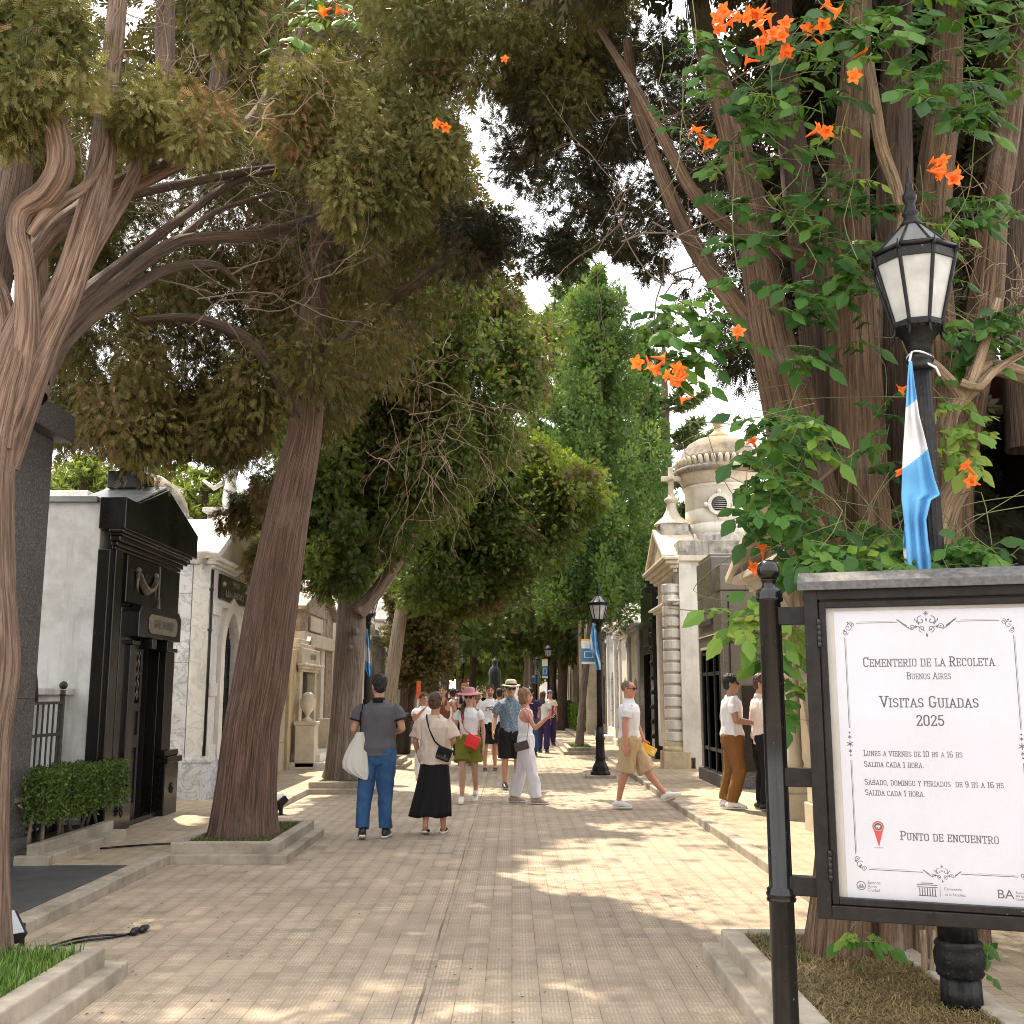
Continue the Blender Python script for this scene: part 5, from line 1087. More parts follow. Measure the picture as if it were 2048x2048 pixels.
# big far tree on the right side of the view and dense row behind
def round_tree(x, y, h, w_, label, mat, n=90, per=80, L=0.5, seed=1, name="tree", grp="trees closing the avenue", z0=None, trunk_r=0.22, tpl='coarse', lean=0.0):
    tt = tree((x, y, 0), label, grp, name); r_ = np.random.default_rng(seed); zb = h * 0.28 if z0 is None else z0
    limbs("trunk", MAT['bark_dark'], tt, [([(x, y, 0), (x + lean * .3, y, h * .3), (x + lean, y, h * .75)], [trunk_r * 1.3, trunk_r, trunk_r * .4])], 12, 0.6, 0.08, seed, 5)
    ph = r_.uniform(0, 2 * PI, n); rr_ = np.sqrt(r_.random(n)) * w_; zz = zb + (h - zb) * r_.random(n); env = np.sin(np.clip((zz - zb) / (h - zb), 0.02, 1) * PI * 0.9 + 0.15) ** 0.6
    C = np.stack([x + lean * (zz / h) + rr_ * env * np.cos(ph), y + rr_ * env * np.sin(ph), zz], 1); foliage("crown", tt, C, w_ * 0.28 * r_.uniform(.7, 1.3, n), per, L, LM[mat], tpl, 0.4, dead=0.05, seed=seed + 500, keep=False); return tt
round_tree(-0.9, 78, 11, 4.0, "bushy dark tree behind the cloaked statue", 'green', 80, 80, 0.8, 41)
round_tree(1.8, 82, 12, 4.2, "bushy tree closing the right end of the avenue", 'deep', 80, 80, 0.8, 42)
round_tree(-3.6, 74, 12, 4.0, "bushy green tree closing the shaded end of the avenue", 'green', 80, 80, 0.8, 43)
round_tree(0.6, 104, 15, 6.5, "tall hazy tree beyond the end of the avenue", 'green', 90, 70, 1.1, 44)
round_tree(-8.0, 96, 15, 6.5, "tall tree beyond the farthest shaded tombs", 'deep', 90, 70, 1.1, 45)
round_tree(8.5, 98, 14, 5.5, "tall tree beyond the farthest sunny tombs", 'deep', 80, 70, 1.1, 46)
# canopy meeting over the far avenue (990-1250, 1130-1330)
tt = tree((2.05, 55, 0), "pale straight far trunk in the distant low planter", GT)
limbs("trunk", MAT['bark_grey'], tt, [pxp([(1108, 1452, 9.4), (1107, 1400, 7.7), (1104, 1300, 7.2), (1100, 1180, 6.1)], 54.6, 1)], 14, 0.5, 0.05, 17, 6)
C, R = clumps_from([([(960, 1180), (1200, 1150), (1210, 1240), (1130, 1300), (1040, 1270), (960, 1260)], 50, 60, 110, 1.0)], rg); foliage("crown", tt, C, R, 240, 0.34, LM['green'], 'coarse', 0.5, dead=0.12, seed=47, keep=False)

# ---------------- tall bright conifer on the right with its leaning trunk
tc_ = tree((1.95, 30.0, 0.15), "tall bright green conifer leaning in the planter beside the banner lamp", "conifers above the tombs", "conifer_tree")
limbs("trunk", MAT['bark_grey'], tc_, [pxp([(1157, 1496, 8.6), (1160, 1470, 7.4), (1167, 1380, 6.9), (1178, 1280, 6.6), (1188, 1180, 6.0), (1205, 950, 4.3), (1200, 700, 2.3), (1195, 590, 0.9)], 30, 1)], 20, 0.3, 0.06, 18, 7)
r_ = np.random.default_rng(77)
def conifer(parent, axis, z0, z1, w_lo, w_hi, tiers, per_tier, sprays, L, mat, seed, wpow=0.8, up=0.25):
    """drooping tiers of boughs with upturned tips; axis(z) gives the trunk centre"""
    r = np.random.default_rng(seed); Cs, Rs = [], []; bb = MB()
    for i in range(tiers):
        f = i / (tiers - 1); z = z0 + (z1 - z0) * f; wd = w_lo * (1 - f) ** wpow + w_hi
        for k in range(per_tier):
            a = 2 * PI * k / per_tier + r.uniform(-.4, .4); c = axis(z); ln = wd * r.uniform(.6, 1.15)
            tip = Vector((c[0] + ln * math.cos(a), c[1] + ln * math.sin(a), z - ln * 0.12 + r.uniform(-.2, .2)))
            base = Vector((c[0], c[1], z)); bb.tube([base, base.lerp(tip, .5) - Vector((0, 0, ln * .08)), tip], [0.035, 0.02, 0.008], 4, cap=False)
            m = max(2, int(ln / 0.5))
            for j in range(m):
                s = (j + 0.7) / m; q = base.lerp(tip, s); q.z += -ln * .10 * math.sin(PI * s) + up * s * s * ln * 0.3; Cs.append(tuple(q)); Rs.append((0.20 + 0.20 * (1 - abs(s - .6))) * (0.7 + 0.5 * r.random()) * min(1.6, 0.5 + wd * .4))
    bb.build("bough", MAT['twig'], parent)
    return foliage("crown", parent, np.array(Cs), np.array(Rs), sprays, L, LM[mat], 'coarse', -0.5, (.75, .75, 1.25), dead=0.015, seed=seed + 1, keep=False, spread=0.9, tint_var=0.4)
ax_ = lambda z: (2.25 + 0.022 * z, 30.4)
conifer(tc_, ax_, 4.2, 13.7, 2.15, 0.12, 17, 12, 130, 0.14, 'conifer', 78, 0.42, 0.8)
tcx = tree((4.6, 37, 0), "second bright conifer behind the black cross tomb", "conifers above the tombs", "conifer_tree")
limbs("trunk", MAT['bark_dark'], tcx, [([(4.75, 37, 0), (4.75, 37, 6), (4.7, 37, 13)], [.3, .22, .05])], 10, 0.8, 0.05, 2, 5)
conifer(tcx, lambda z: (4.7, 37), 5, 14.2, 1.35, 0.12, 14, 8, 100, 0.17, 'conifer', 80, 0.8, 0.8)

# ---------------- araucarias: whorls of rope-like branches
def araucaria(x, y, z0, z1, R0, whorls, label, seed, mat='arau', per=7, th=0.10, droop=0.12):
    tt = tree((x, y, 0), label, "araucarias behind the tombs", "araucaria_tree"); r = np.random.default_rng(seed)
    limbs("trunk", MAT['bark_dark'], tt, [([(x, y, 0), (x, y, z0), (x, y, z1)], [0.35, 0.28, 0.06])], 12, 0.8, 0.05, seed, 5)
    P, D = [], []; bb = MB()
    for i in range(whorls):
        f = i / max(1, whorls - 1); z = z0 + (z1 - z0) * f; L = R0 * (1 - 0.75 * f ** 1.6)
        for k in range(per):
            a = 2 * PI * k / per + r.uniform(-.3, .3); n = max(4, int(L / 0.09)); pts = []
            for j in range(n):
                s = j / (n - 1); pts.append(Vector((x + L * s * math.cos(a), y + L * s * math.sin(a), z - L * droop * math.sin(PI * s * .9) + L * 0.30 * s * s + r.uniform(-.01, .01))))
            bb.tube(pts, [0.035] * len(pts), 4, cap=False)
            # side ropes near the tip
            for j in range(int(n * .35), n):
                for sd in (-1, 1):
                    d = Vector((math.cos(a + sd * 1.0), math.sin(a + sd * 1.0), 0.25)); ll = L * 0.32 * (1.15 - j / n)
                    for q in range(max(2, int(ll / 0.10))): P.append(pts[j] + d * (q * 0.10)); D.append(d)
                P.append(pts[j]); D.append((pts[j] - pts[j - 1]).normalized())
    bb.build("bough", MAT['twig'], tt)
    P = np.array([tuple(p) for p in P]); D = np.array([tuple(d) for d in D]); rep = 5; P = np.repeat(P, rep, 0); D = np.repeat(D, rep, 0)
    N = len(P); D = D + r.normal(size=(N, 3)) * 0.75; P = P + r.normal(size=(N, 3)) * 0.015; A, B, Cc = rot_frames(D, r); S = th * r.uniform(.7, 1.4, N)
    T = np.array([[(0, 0.16, 0), (1, 0, 0), (0, -0.16, 0), (-0.1, 0, 0)]]); V = P[:, None, None, :] + S[:, None, None, None] * (T[None, :, :, 0, None] * A[:, None, None, :] + T[None, :, :, 1, None] * B[:, None, None, :])
    quads_mesh("crown", V.reshape(-1, 4, 3), np.clip(r.random(N), 0, 1), LM[mat], tt); return tt
pa = at(1160, 480, 46)
araucaria(pa.x, 46, 10.5, pa.z - 0.6, 2.6, 11, "tall araucaria whose crown tops the bright conifer", 91, per=10, th=0.33)
pb = at(1330, 800, 40)
araucaria(pb.x, 40, 6.5, pb.z + 2.6, 2.5, 7, "araucaria with spreading branches behind the lichened dome", 92, per=9, th=0.28, droop=0.02)
for px_, py_, Y, rw, lb in ((172, 985, 27, 0.95, "small sunny araucaria above the black mausoleum wall"), (405, 1035, 26, 1.2, "sunny araucaria between the black and white mausoleums"), (300, 920, 34, 1.2, "araucaria shaded behind the lichened dome on the left")):
    p = at(px_, py_, Y); araucaria(p.x, Y, p.z - rw * 0.9, p.z + rw * .8, rw * 1.15, 7, lb, int(Y) + px_, 'bright', 8, 0.17, -0.05)
round_tree(-11.5, 40, 8.5, 3.2, "broad tree behind the flat-roofed tomb", 'green', 70, 70, 0.5, 61, grp="trees behind the tombs")
round_tree(-8.5, 44, 9.0, 3.2, "leafy tree behind the white mausoleum roof", 'bright', 70, 70, 0.5, 62, grp="trees behind the tombs")
round_tree(-15.5, 38, 9.0, 3.5, "leafy tree farthest back behind the granite tomb", 'green', 70, 70, 0.5, 63, grp="trees behind the tombs")
round_tree(9.2, 38, 9.5, 1.8, "loose pale tree seen against the sky beside the lichened dome", 'bright', 45, 40, 0.35, 64, grp="trees behind the tombs")
# ---------------- hedges
def hedge(x0, x1, y0, y1, z0, z1, label, n, L, mat, seed, group=None, stems=True):
    t = thing("clipped_hedge", ((x0 + x1) / 2, (y0 + y1) / 2, 0.1), label, "hedge", group); r = np.random.default_rng(seed)
    P = np.stack([r.uniform(x0, x1, n), r.uniform(y0, y1, n), r.uniform(z0, z1, n)], 1)
    ed = np.minimum.reduce([P[:, 0] - x0, x1 - P[:, 0], P[:, 1] - y0, y1 - P[:, 1], z1 - P[:, 2]]); k = (ed < 0.09) | (r.random(n) < 0.25); P = P[k]
    P += 0.02 * np.sin(P[:, [1, 2, 0]] * 17); N = len(P); D = r.normal(size=(N, 3)) + np.array([0, 0, .6]); A, B, Cc = rot_frames(D, r); S = L * r.uniform(.6, 1.3, N)
    T = np.array([[(0, 0, 0), (.5, .32, .05), (1, 0, 0), (.5, -.32, .05)]]); V = P[:, None, None, :] + S[:, None, None, None] * (T[None, :, :, 0, None] * A[:, None, None, :] + T[None, :, :, 1, None] * B[:, None, None, :] + T[None, :, :, 2, None] * Cc[:, None, None, :])
    quads_mesh("leaves", V.reshape(-1, 4, 3), np.clip(0.3 + 0.5 * (P[:, 2] - z0) / (z1 - z0) * 0 + r.random(N) * .6, 0, 1), LM[mat], t)
    if stems:
        b = MB(); rr = random.Random(seed)
        for i in range(int((y1 - y0) / .22)):
            y = y0 + .1 + i * .22; b.tube([((x0 + x1) / 2 + rr.uniform(-.08, .08), y, 0.1), ((x0 + x1) / 2 + rr.uniform(-.1, .1), y + rr.uniform(-.05, .05), z0 + .15)], [0.022, 0.014], 6)
        b.build("stems", MAT['twig'], t)
    return t
LM['box'] = leaf_mat('box_hedge_leaves', [(0.0, (0.025, 0.055, 0.012)), (0.5, (0.065, 0.115, 0.022)), (1.0, (0.14, 0.19, 0.045))], 0.25)
LM['boxlit'] = leaf_mat('sun_tinted_box_hedge_leaves', [(0.0, (0.05, 0.11, 0.015)), (1.0, (0.20, 0.30, 0.05))], 0.35)  # lit copy of the box leaves, sunlight put into the colour
hedge(-4.72, -4.22, 10.12, 12.25, 0.40, 0.86, "clipped box hedge on bare stems in front of the iron fence", 26000, 0.035, 'box', 5)
hedge(2.55, 3.05, 44, 50, 0.15, 1.1, "bright clipped hedge in front of the gothic chapel", 9000, 0.11, 'boxlit', 6, "low hedges by the chapel", False)
hedge(2.3, 3.0, 52, 57, 0.15, 1.15, "bright clipped hedge beyond the gothic chapel", 8000, 0.12, 'boxlit', 7, "low hedges by the chapel", False)
# ================================================================== vine-covered tree on the right
rt = thing("cypress_tree", (2.1, 6.5, 0.15), "multi-stemmed fluted cypress covered in trumpet vine behind the notice board", "tree", GT)
limbs("trunk", MAT['bark_right'], rt, [
    pxp([(1668, 2030, 70), (1672, 1990, 64), (1680, 1900, 56), (1690, 1700, 50), (1690, 1450, 52), (1660, 1200, 60), (1625, 1050, 66), (1590, 900, 60)], 6.35, 1),
    pxp([(1760, 2030, 62), (1762, 1960, 55), (1765, 1800, 50), (1760, 1500, 50), (1735, 1200, 58), (1716, 1000, 60), (1712, 850, 56), (1705, 700, 54), (1695, 560, 52), (1692, 430, 46), (1702, 300, 36), (1712, 150, 30), (1720, -100, 26)], 6.45, 1),
    pxp([(1858, 2030, 70), (1860, 1960, 62), (1862, 1750, 56), (1868, 1450, 52), (1880, 1150, 46), (1885, 950, 42), (1880, 800, 42), (1868, 640, 42), (1862, 500, 40), (1872, 340, 36), (1890, 200, 32), (1905, -80, 28)], 6.5, 1),
    pxp([(1925, 2030, 50, 6.7), (1930, 1900, 44, 6.7), (1925, 1500, 42, 6.7), (1915, 1200, 40, 6.7), (1910, 1000, 36, 6.7), (1935, 800, 36, 6.7), (1968, 600, 34, 6.7), (1985, 430, 30, 6.7), (2010, 280, 28, 6.7), (2030, 120, 24, 6.7), (2045, -80, 20, 6.7)], 6.7, 1)], 34, 0.07, 0.10, 21, 9)
limbs("bough", MAT['bark_right'], rt, [
    pxp([(1625, 1080, 60, 6.4), (1598, 900, 56, 6.45), (1570, 780, 50, 6.5), (1545, 680, 42, 6.5), (1525, 560, 38, 6.55), (1505, 440, 36, 6.6), (1480, 330, 33, 6.7), (1450, 210, 29, 6.8), (1415, 100, 25, 6.9), (1390, -40, 20, 7.0)], 6.5, 1),
    pxp([(1575, 800, 36, 6.5), (1530, 700, 30, 6.6), (1480, 620, 25, 6.7), (1420, 540, 21, 6.8), (1375, 470, 18, 6.9), (1335, 380, 16, 7.0), (1300, 290, 14, 7.2), (1270, 200, 12, 7.3), (1255, 80, 10, 7.4)], 6.6, 1),
    pxp([(1700, 560, 24, 6.5), (1610, 515, 15, 6.5), (1520, 492, 14, 6.5), (1440, 440, 14, 6.5), (1390, 390, 13, 6.5), (1345, 310, 12, 6.6), (1290, 210, 11, 6.7), (1255, 150, 9, 6.8), (1200, 60, 7, 7)], 6.5, 1),
    pxp([(1500, 420, 20, 6.7), (1470, 300, 20, 6.9), (1440, 150, 18, 7.1), (1400, 20, 16, 7.2)], 6.7, 1)], 20, 0.07, 0.09, 22, 6)
limbs("bough", MAT['bark_dark'], rt, [
    pxp([(1640, 1100, 70, 6.9), (1660, 900, 60, 7.0), (1640, 650, 44, 7.1), (1600, 400, 34, 7.2), (1570, 150, 26, 7.3), (1560, -60, 20, 7.4)], 7, 1),
    pxp([(1800, 1100, 60, 7.0), (1800, 850, 50, 7.1), (1790, 550, 40, 7.2), (1790, 250, 34, 7.3), (1800, -60, 26, 7.4)], 7, 1),
    pxp([(2060, 900, 50, 7.2), (2040, 600, 40, 7.2), (2050, 300, 36, 7.2), (2070, -60, 28, 7.2)], 7.2, 1)], 18, 0.1, 0.1, 23, 7)
C, R = clumps_from([([(1000, 200), (1060, 160), (1250, 60), (1420, 60), (1500, 200), (1520, 330), (1440, 450), (1330, 430), (1230, 490), (1110, 480), (1050, 440), (1060, 380), (1000, 330), (985, 260)], 8.0, 11.0, 150, 0.19), ([(890, 440), (980, 420), (1060, 470), (1030, 540), (960, 560), (900, 530)], 9, 11, 26, 0.16), ([(1085, 470), (1150, 470), (1150, 530), (1090, 540)], 9, 10, 8, 0.13), ([(1200, 470), (1330, 440), (1400, 520), (1300, 540)], 8, 9.5, 9, 0.12),
                    ([(1340, 560), (1430, 560), (1500, 700), (1480, 760), (1420, 660)], 7.2, 8.5, 8, 0.16), ([(1420, 440), (1560, 430), (1560, 560), (1470, 560)], 7.2, 9, 12, 0.2)], rg)
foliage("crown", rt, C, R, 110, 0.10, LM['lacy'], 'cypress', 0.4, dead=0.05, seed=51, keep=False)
C, R = clumps_from([([(1520, -80), (2120, -80), (2120, 620), (1900, 620), (1760, 560), (1600, 600), (1560, 420)], 8.2, 11, 170, 0.36), ([(1100, -500), (2200, -500), (2200, -80), (1100, -80)], 5.8, 10, 110, 0.42),
                    ([(1650, 600), (1900, 600), (1900, 1100), (1650, 1100)], 7.4, 8.6, 50, 0.3)], rg)
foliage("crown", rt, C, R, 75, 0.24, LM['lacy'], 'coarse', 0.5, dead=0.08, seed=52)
twigs("twigs", rt, [at(rg.uniform(1230, 1560), rg.uniform(150, 640), rg.uniform(6.6, 7.8)) for _ in range(45)], MAT['twig'], 1, 0.8, 0.006, 8, 0.2, 0.22)
twigs("twigs", rt, [at(rg.uniform(1900, 2060), rg.uniform(350, 700), rg.uniform(6.2, 6.6)) for _ in range(26)], MAT['twig_pale'], 1, 0.5, 0.004, 9, 0.4, 0.35)

# ---- trumpet vine: lianas, leaves, flowers
vine = thing("trumpet_vine", (2.0, 6.0, 0.15), "orange-flowered trumpet vine with woody lianas climbing the tree behind the notice board", "climbing plant")
limbs("liana", MAT['liana'], vine, [
    pxp([(1736, 110, 11), (1752, 230, 13), (1765, 300, 14), (1790, 370, 14), (1802, 430, 13), (1795, 480, 10)], 6.0, 1),
    pxp([(1870, 1090, 26, 5.75), (1895, 1010, 25, 5.72), (1925, 950, 24, 5.7), (1920, 890, 20, 5.7), (1890, 850, 17, 5.7), (1920, 800, 18, 5.7), (1955, 760, 20, 5.72), (1990, 735, 18, 5.8), (2070, 760, 20, 5.9)], 5.7, 1),
    pxp([(1850, 715, 8, 5.62), (1875, 735, 11, 5.62), (1905, 770, 13, 5.65), (1925, 800, 14, 5.68)], 5.65, 1),
    pxp([(1900, 880, 14, 5.66), (1905, 830, 13, 5.66), (1940, 770, 13, 5.68), (1965, 700, 11, 5.7), (1995, 600, 8, 5.8)], 5.7, 1),
    pxp([(1920, 765, 10, 5.6), (1960, 775, 9, 5.6), (1985, 745, 9, 5.65), (2070, 690, 8, 5.7)], 5.65, 1),
    pxp([(1845, 2010, 7, 5.9), (1850, 1930, 7, 5.9), (1845, 1860, 6, 5.9)], 5.9, 1), pxp([(1855, 2015, 5, 5.88), (1862, 1940, 4, 5.88), (1868, 1860, 4, 5.88)], 5.9, 1),
    pxp([(1690, 1120, 5, 5.9), (1650, 1060, 5, 5.9), (1620, 1000, 5, 5.9), (1640, 960, 4, 5.9), (1720, 900, 4, 5.9)], 5.9, 1)], 12, 0.05, 0.10, 24, 4)
def vstem(path, r=0.004): return smooth_path(path, [r] * len(path), 0.08)
sb = MB(); LQ, LT = [], []
rv = random.Random(99)
def leaflet(p, d, up, L, wd, t):
    """a pointed toothed leaflet folded along its midrib: six quads"""
    d = d.normalized(); s = d.cross(up); s = s.normalized() if s.length > 1e-4 else d.orthogonal(); nrm = s.cross(d)
    prof = [(0.0, 0.02), (0.25, 0.85), (0.5, 1.0), (0.62, 0.72), (0.78, 0.52), (1.0, 0.0)]
    def q(x, y): return p + d * (x * L) + s * (y * wd) - nrm * (0.22 * abs(y) * wd) + Vector((0, 0, -0.16 * L * x * x))
    for sd in (1, -1):
        for i in range(0, 5):
            a, b_ = prof[i], prof[i + 1]
            LQ.append([tuple(q(a[0], 0)), tuple(q(b_[0], 0)), tuple(q(b_[0], sd * b_[1])), tuple(q(a[0], sd * a[1]))]); LT.append(t)
def compound(p, d, L=0.22, n=4, t=None):
    """pinnate leaf: pairs of leaflets and an end leaflet along a drooping stalk"""
    d = Vector(d).normalized(); t = rv.random() if t is None else t; pts = [Vector(p)]; dd = d.copy()
    for i in range(n + 1):
        dd = (dd + Vector((0, 0, -0.16))).normalized(); pts.append(pts[-1] + dd * (L / (n + 1)))
    sb.tube(pts, 0.0022, 4, cap=False)
    side = d.cross(Vector((0, 0, 1))); side = side.normalized() if side.length > .01 else Vector((1, 0, 0))
    for i in range(1, n + 1):
        for s in (-1, 1):
            dr = side * s + dd * 0.35 + Vector((rv.gauss(0, .15), rv.gauss(0, .15), -0.35 + rv.gauss(0, .15)))
            leaflet(pts[i], dr, Vector((rv.gauss(0, .35), -0.9 + rv.gauss(0, .3), 0.65)), L * 0.40 * rv.uniform(.65, 1.2) * (1 - 0.06 * i), L * 0.135 * rv.uniform(.8, 1.2), min(1, t + rv.uniform(0, .15)))
    leaflet(pts[-1], dd + Vector((0, 0, -.4)), Vector((0, -0.9, 0.65)), L * 0.56, L * 0.18, t)
def leaf_region(poly, y0, y1, n, L=0.22, tl=0.0, th=0.7, stem=True):
    q = sample_poly(poly, n, rg)
    for px_, py_ in q:
        Y = rg.uniform(y0, y1); p = at(px_, py_, Y); a = rv.uniform(-PI, PI)
        d = Vector((math.cos(a), -0.55 + 0.5 * math.sin(a), rv.uniform(-.1, .5))); compound(p - d.normalized() * L * .4, d, L * rv.uniform(.75, 1.2), rv.choice((3, 3, 4, 4)), rv.uniform(tl, th))
        if stem and rv.random() < 0.18:
            k = [p, p + Vector((rv.gauss(0, .15), rv.uniform(0, .2), rv.uniform(.05, .3))), p + Vector((rv.gauss(0, .3), rv.uniform(0, .3), rv.uniform(.2, .6)))]; sb.tube(vstem(k)[0], 0.0025, 4, cap=False)
leaf_region([(1330, 40), (1420, 60), (1500, 110), (1620, 20), (1700, -40), (2080, -60), (2080, 130), (1950, 90), (1850, 130), (1760, 80), (1700, 170), (1600, 230), (1520, 250), (1440, 210), (1400, 150)], 5.3, 6.3, 125, 0.22)
leaf_region([(1420, 180), (1640, 190), (1560, 420), (1420, 420)], 5.6, 6.4, 24, 0.20)
leaf_region([(1780, 120), (2048, 130), (2048, 180), (1940, 210), (1800, 190)], 5.2, 6.0, 26, 0.21)
leaf_region([(1850, 190), (1980, 190), (1960, 260), (1870, 250)], 5.2, 5.8, 12, 0.2)
leaf_region([(1410, 390), (1560, 370), (1660, 330), (1800, 380), (1800, 420), (1660, 440), (1560, 470), (1430, 480)], 5.7, 6.3, 36, 0.2, 0, .5)
leaf_region([(1480, 500), (1600, 540), (1740, 560), (1740, 680), (1660, 720), (1560, 760), (1580, 660)], 5.6, 6.3, 34, 0.2, 0, .5)
leaf_region([(1640, 440), (1740, 480), (1720, 560), (1600, 520)], 5.7, 6.2, 22, 0.2)
leaf_region([(1290, 620), (1350, 590), (1410, 600), (1470, 650), (1460, 700), (1400, 720), (1330, 700)], 5.5, 6.2, 30, 0.20, .1, .7)
leaf_region([(1310, 700), (1400, 700), (1380, 760), (1320, 740)], 5.6, 6.1, 8, 0.18, .2, .8)
leaf_region([(1500, 830), (1600, 810), (1660, 860), (1620, 1000), (1660, 1060), (1780, 1010), (1830, 1100), (1780, 1160), (1560, 1150), (1520, 1070), (1490, 1040), (1490, 960)], 5.2, 6.2, 150, 0.19, 0, .8)
leaf_region([(1570, 1080), (1700, 1100), (1820, 1090), (1820, 1160), (1600, 1160)], 5.0, 5.6, 34, 0.18, .1, .7)
leaf_region([(1890, 1060), (1990, 1090), (2030, 1140), (1900, 1160)], 5.1, 5.6, 28, 0.2, 0, .5)
leaf_region([(1880, 640), (2048, 600), (2048, 680), (1930, 740), (1880, 760)], 5.6, 6.3, 34, 0.19, 0, .6)
leaf_region([(1860, 400), (2020, 380), (2040, 430), (1960, 470), (1860, 450)], 5.7, 6.3, 20, 0.19, 0, .5)
leaf_region([(1890, 780), (1990, 830), (1960, 960), (1890, 930)], 5.4, 5.8, 22, 0.18, .5, 1.0)
leaf_region([(1700, 770), (1780, 800), (1800, 960), (1720, 900)], 5.7, 6.1, 8, 0.19, 0, .5)
leaf_region([(1460, 1200), (1600, 1190), (1600, 1290), (1500, 1280)], 5.0, 5.8, 14, 0.2, .3, .9)
leaf_region([(1480, 1300), (1600, 1300), (1600, 1420), (1570, 1430), (1560, 1330)], 5.2, 5.8, 14, 0.19, .2, .8)
leaf_region([(1450, 1215), (1520, 1205), (1510, 1260), (1460, 1250)], 5.0, 5.5, 7, 0.2, .4, 1.0)
leaf_region([(1670, 1850), (1770, 1860), (1740, 1890), (1700, 1890)], 5.7, 5.9, 6, 0.14, .4, .9)
leaf_region([(1690, 1920), (1740, 1920), (1740, 1990), (1700, 1990)], 5.9, 6.0, 6, 0.09, .1, .6)
leaf_region([(1950, 1870), (1975, 1880), (1985, 1940), (1960, 1940)], 5.4, 5.6, 4, 0.13, 0, .4)
for px_, y0_, y1_ in ((1365, 150, 420), (1385, 0, 350), (1468, 280, 560), (1935, 130, 480), (1880, 100, 300), (1700, 200, 520), (1840, 330, 560), (1320, 60, 300), (1640, 200, 420), (1540, 120, 400)):
    Y = rv.uniform(5.4, 5.9); pts = [at(px_ + rv.gauss(0, 8) * i, y0_ + (y1_ - y0_) * i / 4, Y + rv.gauss(0, .05)) for i in range(5)]; sb.tube(smooth_path(pts, [.003] * 5, .08)[0], 0.003, 4, cap=False)
    for i in range(1, 5):
        if rv.random() < .75: compound(pts[i], (rv.gauss(0, 1), -.4, .3), 0.15, 3)
LM['vine'] = leaf_mat('trumpet_vine_leaves', [(0.0, (0.020, 0.062, 0.012)), (0.45, (0.055, 0.145, 0.022)), (0.8, (0.135, 0.235, 0.032)), (1.0, (0.25, 0.31, 0.05))], 0.42, 0.5)
sb.build("tendrils", plain('green_vine_stem', (0.11, 0.12, 0.04), 0.7, 0, 0.3, 6), vine)
lv_ = quads_mesh("leaves", np.array(LQ), np.array(LT), LM['vine'], vine); lv_['kind'] = 'stuff'
FLM = Mt('orange_trumpet_petals', 0.5); FLM.base(FLM.ramp(FLM.noise(30, 3), [(0.3, (0.80, 0.105, 0.012)), (0.7, (0.90, 0.22, 0.02))]))
tl = FLM.n("ShaderNodeBsdfTranslucent"); tl.inputs[0].default_value = (0.95, 0.25, 0.03, 1); ms = FLM.n("ShaderNodeMixShader"); ms.inputs[0].default_value = 0.4
FLM.nt.links.new(FLM.b.outputs[0], ms.inputs[1]); FLM.nt.links.new(tl.outputs[0], ms.inputs[2]); FLM.nt.links.new(ms.outputs[0], FLM.out.inputs[0])
def trumpet(b, p, d, L=0.075):
    d = Vector(d).normalized(); s = d.orthogonal().normalized(); n = d.cross(s); seg = 20; rows = []
    for f, r in ((0, .04), (.15, .06), (.45, .09), (.7, .13), (.84, .18), (.93, .26), (.98, .36), (.97, .44)):
        row = []
        for k in range(seg + 1):
            a = 2 * PI * (k % seg) / seg; lobe = 1 + (0.30 * math.cos(5 * a) if f > .85 else 0) * (1 if f > .91 else .5)
            row.append(tuple(Vector(p) + d * (f * L) + (s * math.cos(a) + n * math.sin(a)) * (r * L * lobe)))
        rows.append(row)
    b.grid(rows)
FLOW = [(1440, 55, 4), (1470, 30, 4), (1530, 20, 3), (1515, 55, 2), (1545, 75, 4), (1580, 75, 3), (1618, 70, 3), (1640, 30, 3), (1520, 110, 3), (1585, 110, 2), (1705, 118, 2), (1700, 165, 1), (1648, 250, 1), (1620, 275, 1), (1378, 268, 1), (1410, 290, 2), (1400, 310, 1), (1280, 715, 2), (1312, 722, 2), (1345, 762, 3), (1372, 760, 3), (1390, 782, 1), (1468, 695, 1), (1866, 338, 2), (1885, 345, 3), (1898, 352, 2), (1905, 368, 1), (1526, 1120, 2), (1528, 908, 1), (1955, 944, 1), (1960, 986, 1), (1815, 770, 1), (1806, 950, 1), (670, 18, 1), (715, 22, 1), (886, 258, 2), (905, 245, 1), (1018, 134, 1)]
for i, (px_, py_, n) in enumerate(FLOW):
    Y = rv.uniform(5.2, 5.5) if px_ > 1200 else rv.uniform(6.6, 7.2)
    b = MB(); c = at(px_, py_, Y)
    for k in range(n):
        d = Vector((rv.gauss(-.2, .8), rv.gauss(-.35, .5), rv.gauss(-.05, .5))); trumpet(b, c + Vector((rv.gauss(0, .02), rv.gauss(0, .02), rv.gauss(0, .02))), d, rv.uniform(.06, .095))
    b.build("flower", FLM.mat, vine)
# buds, and the leafy streamer that hangs near the top of the picture
LQ2, LT2 = LQ, LT
LQ, LT = [], []; sb = MB()
leaf_region([(600, -20), (700, -20), (720, 40), (640, 60), (590, 120), (560, 110)], 6.6, 7.2, 16, 0.20, .3, .8)
if LQ: quads_mesh("leaves", np.array(LQ), np.array(LT), LM['vine'], vine)
sb.build("tendrils", MAT['twig_pale'], vine)

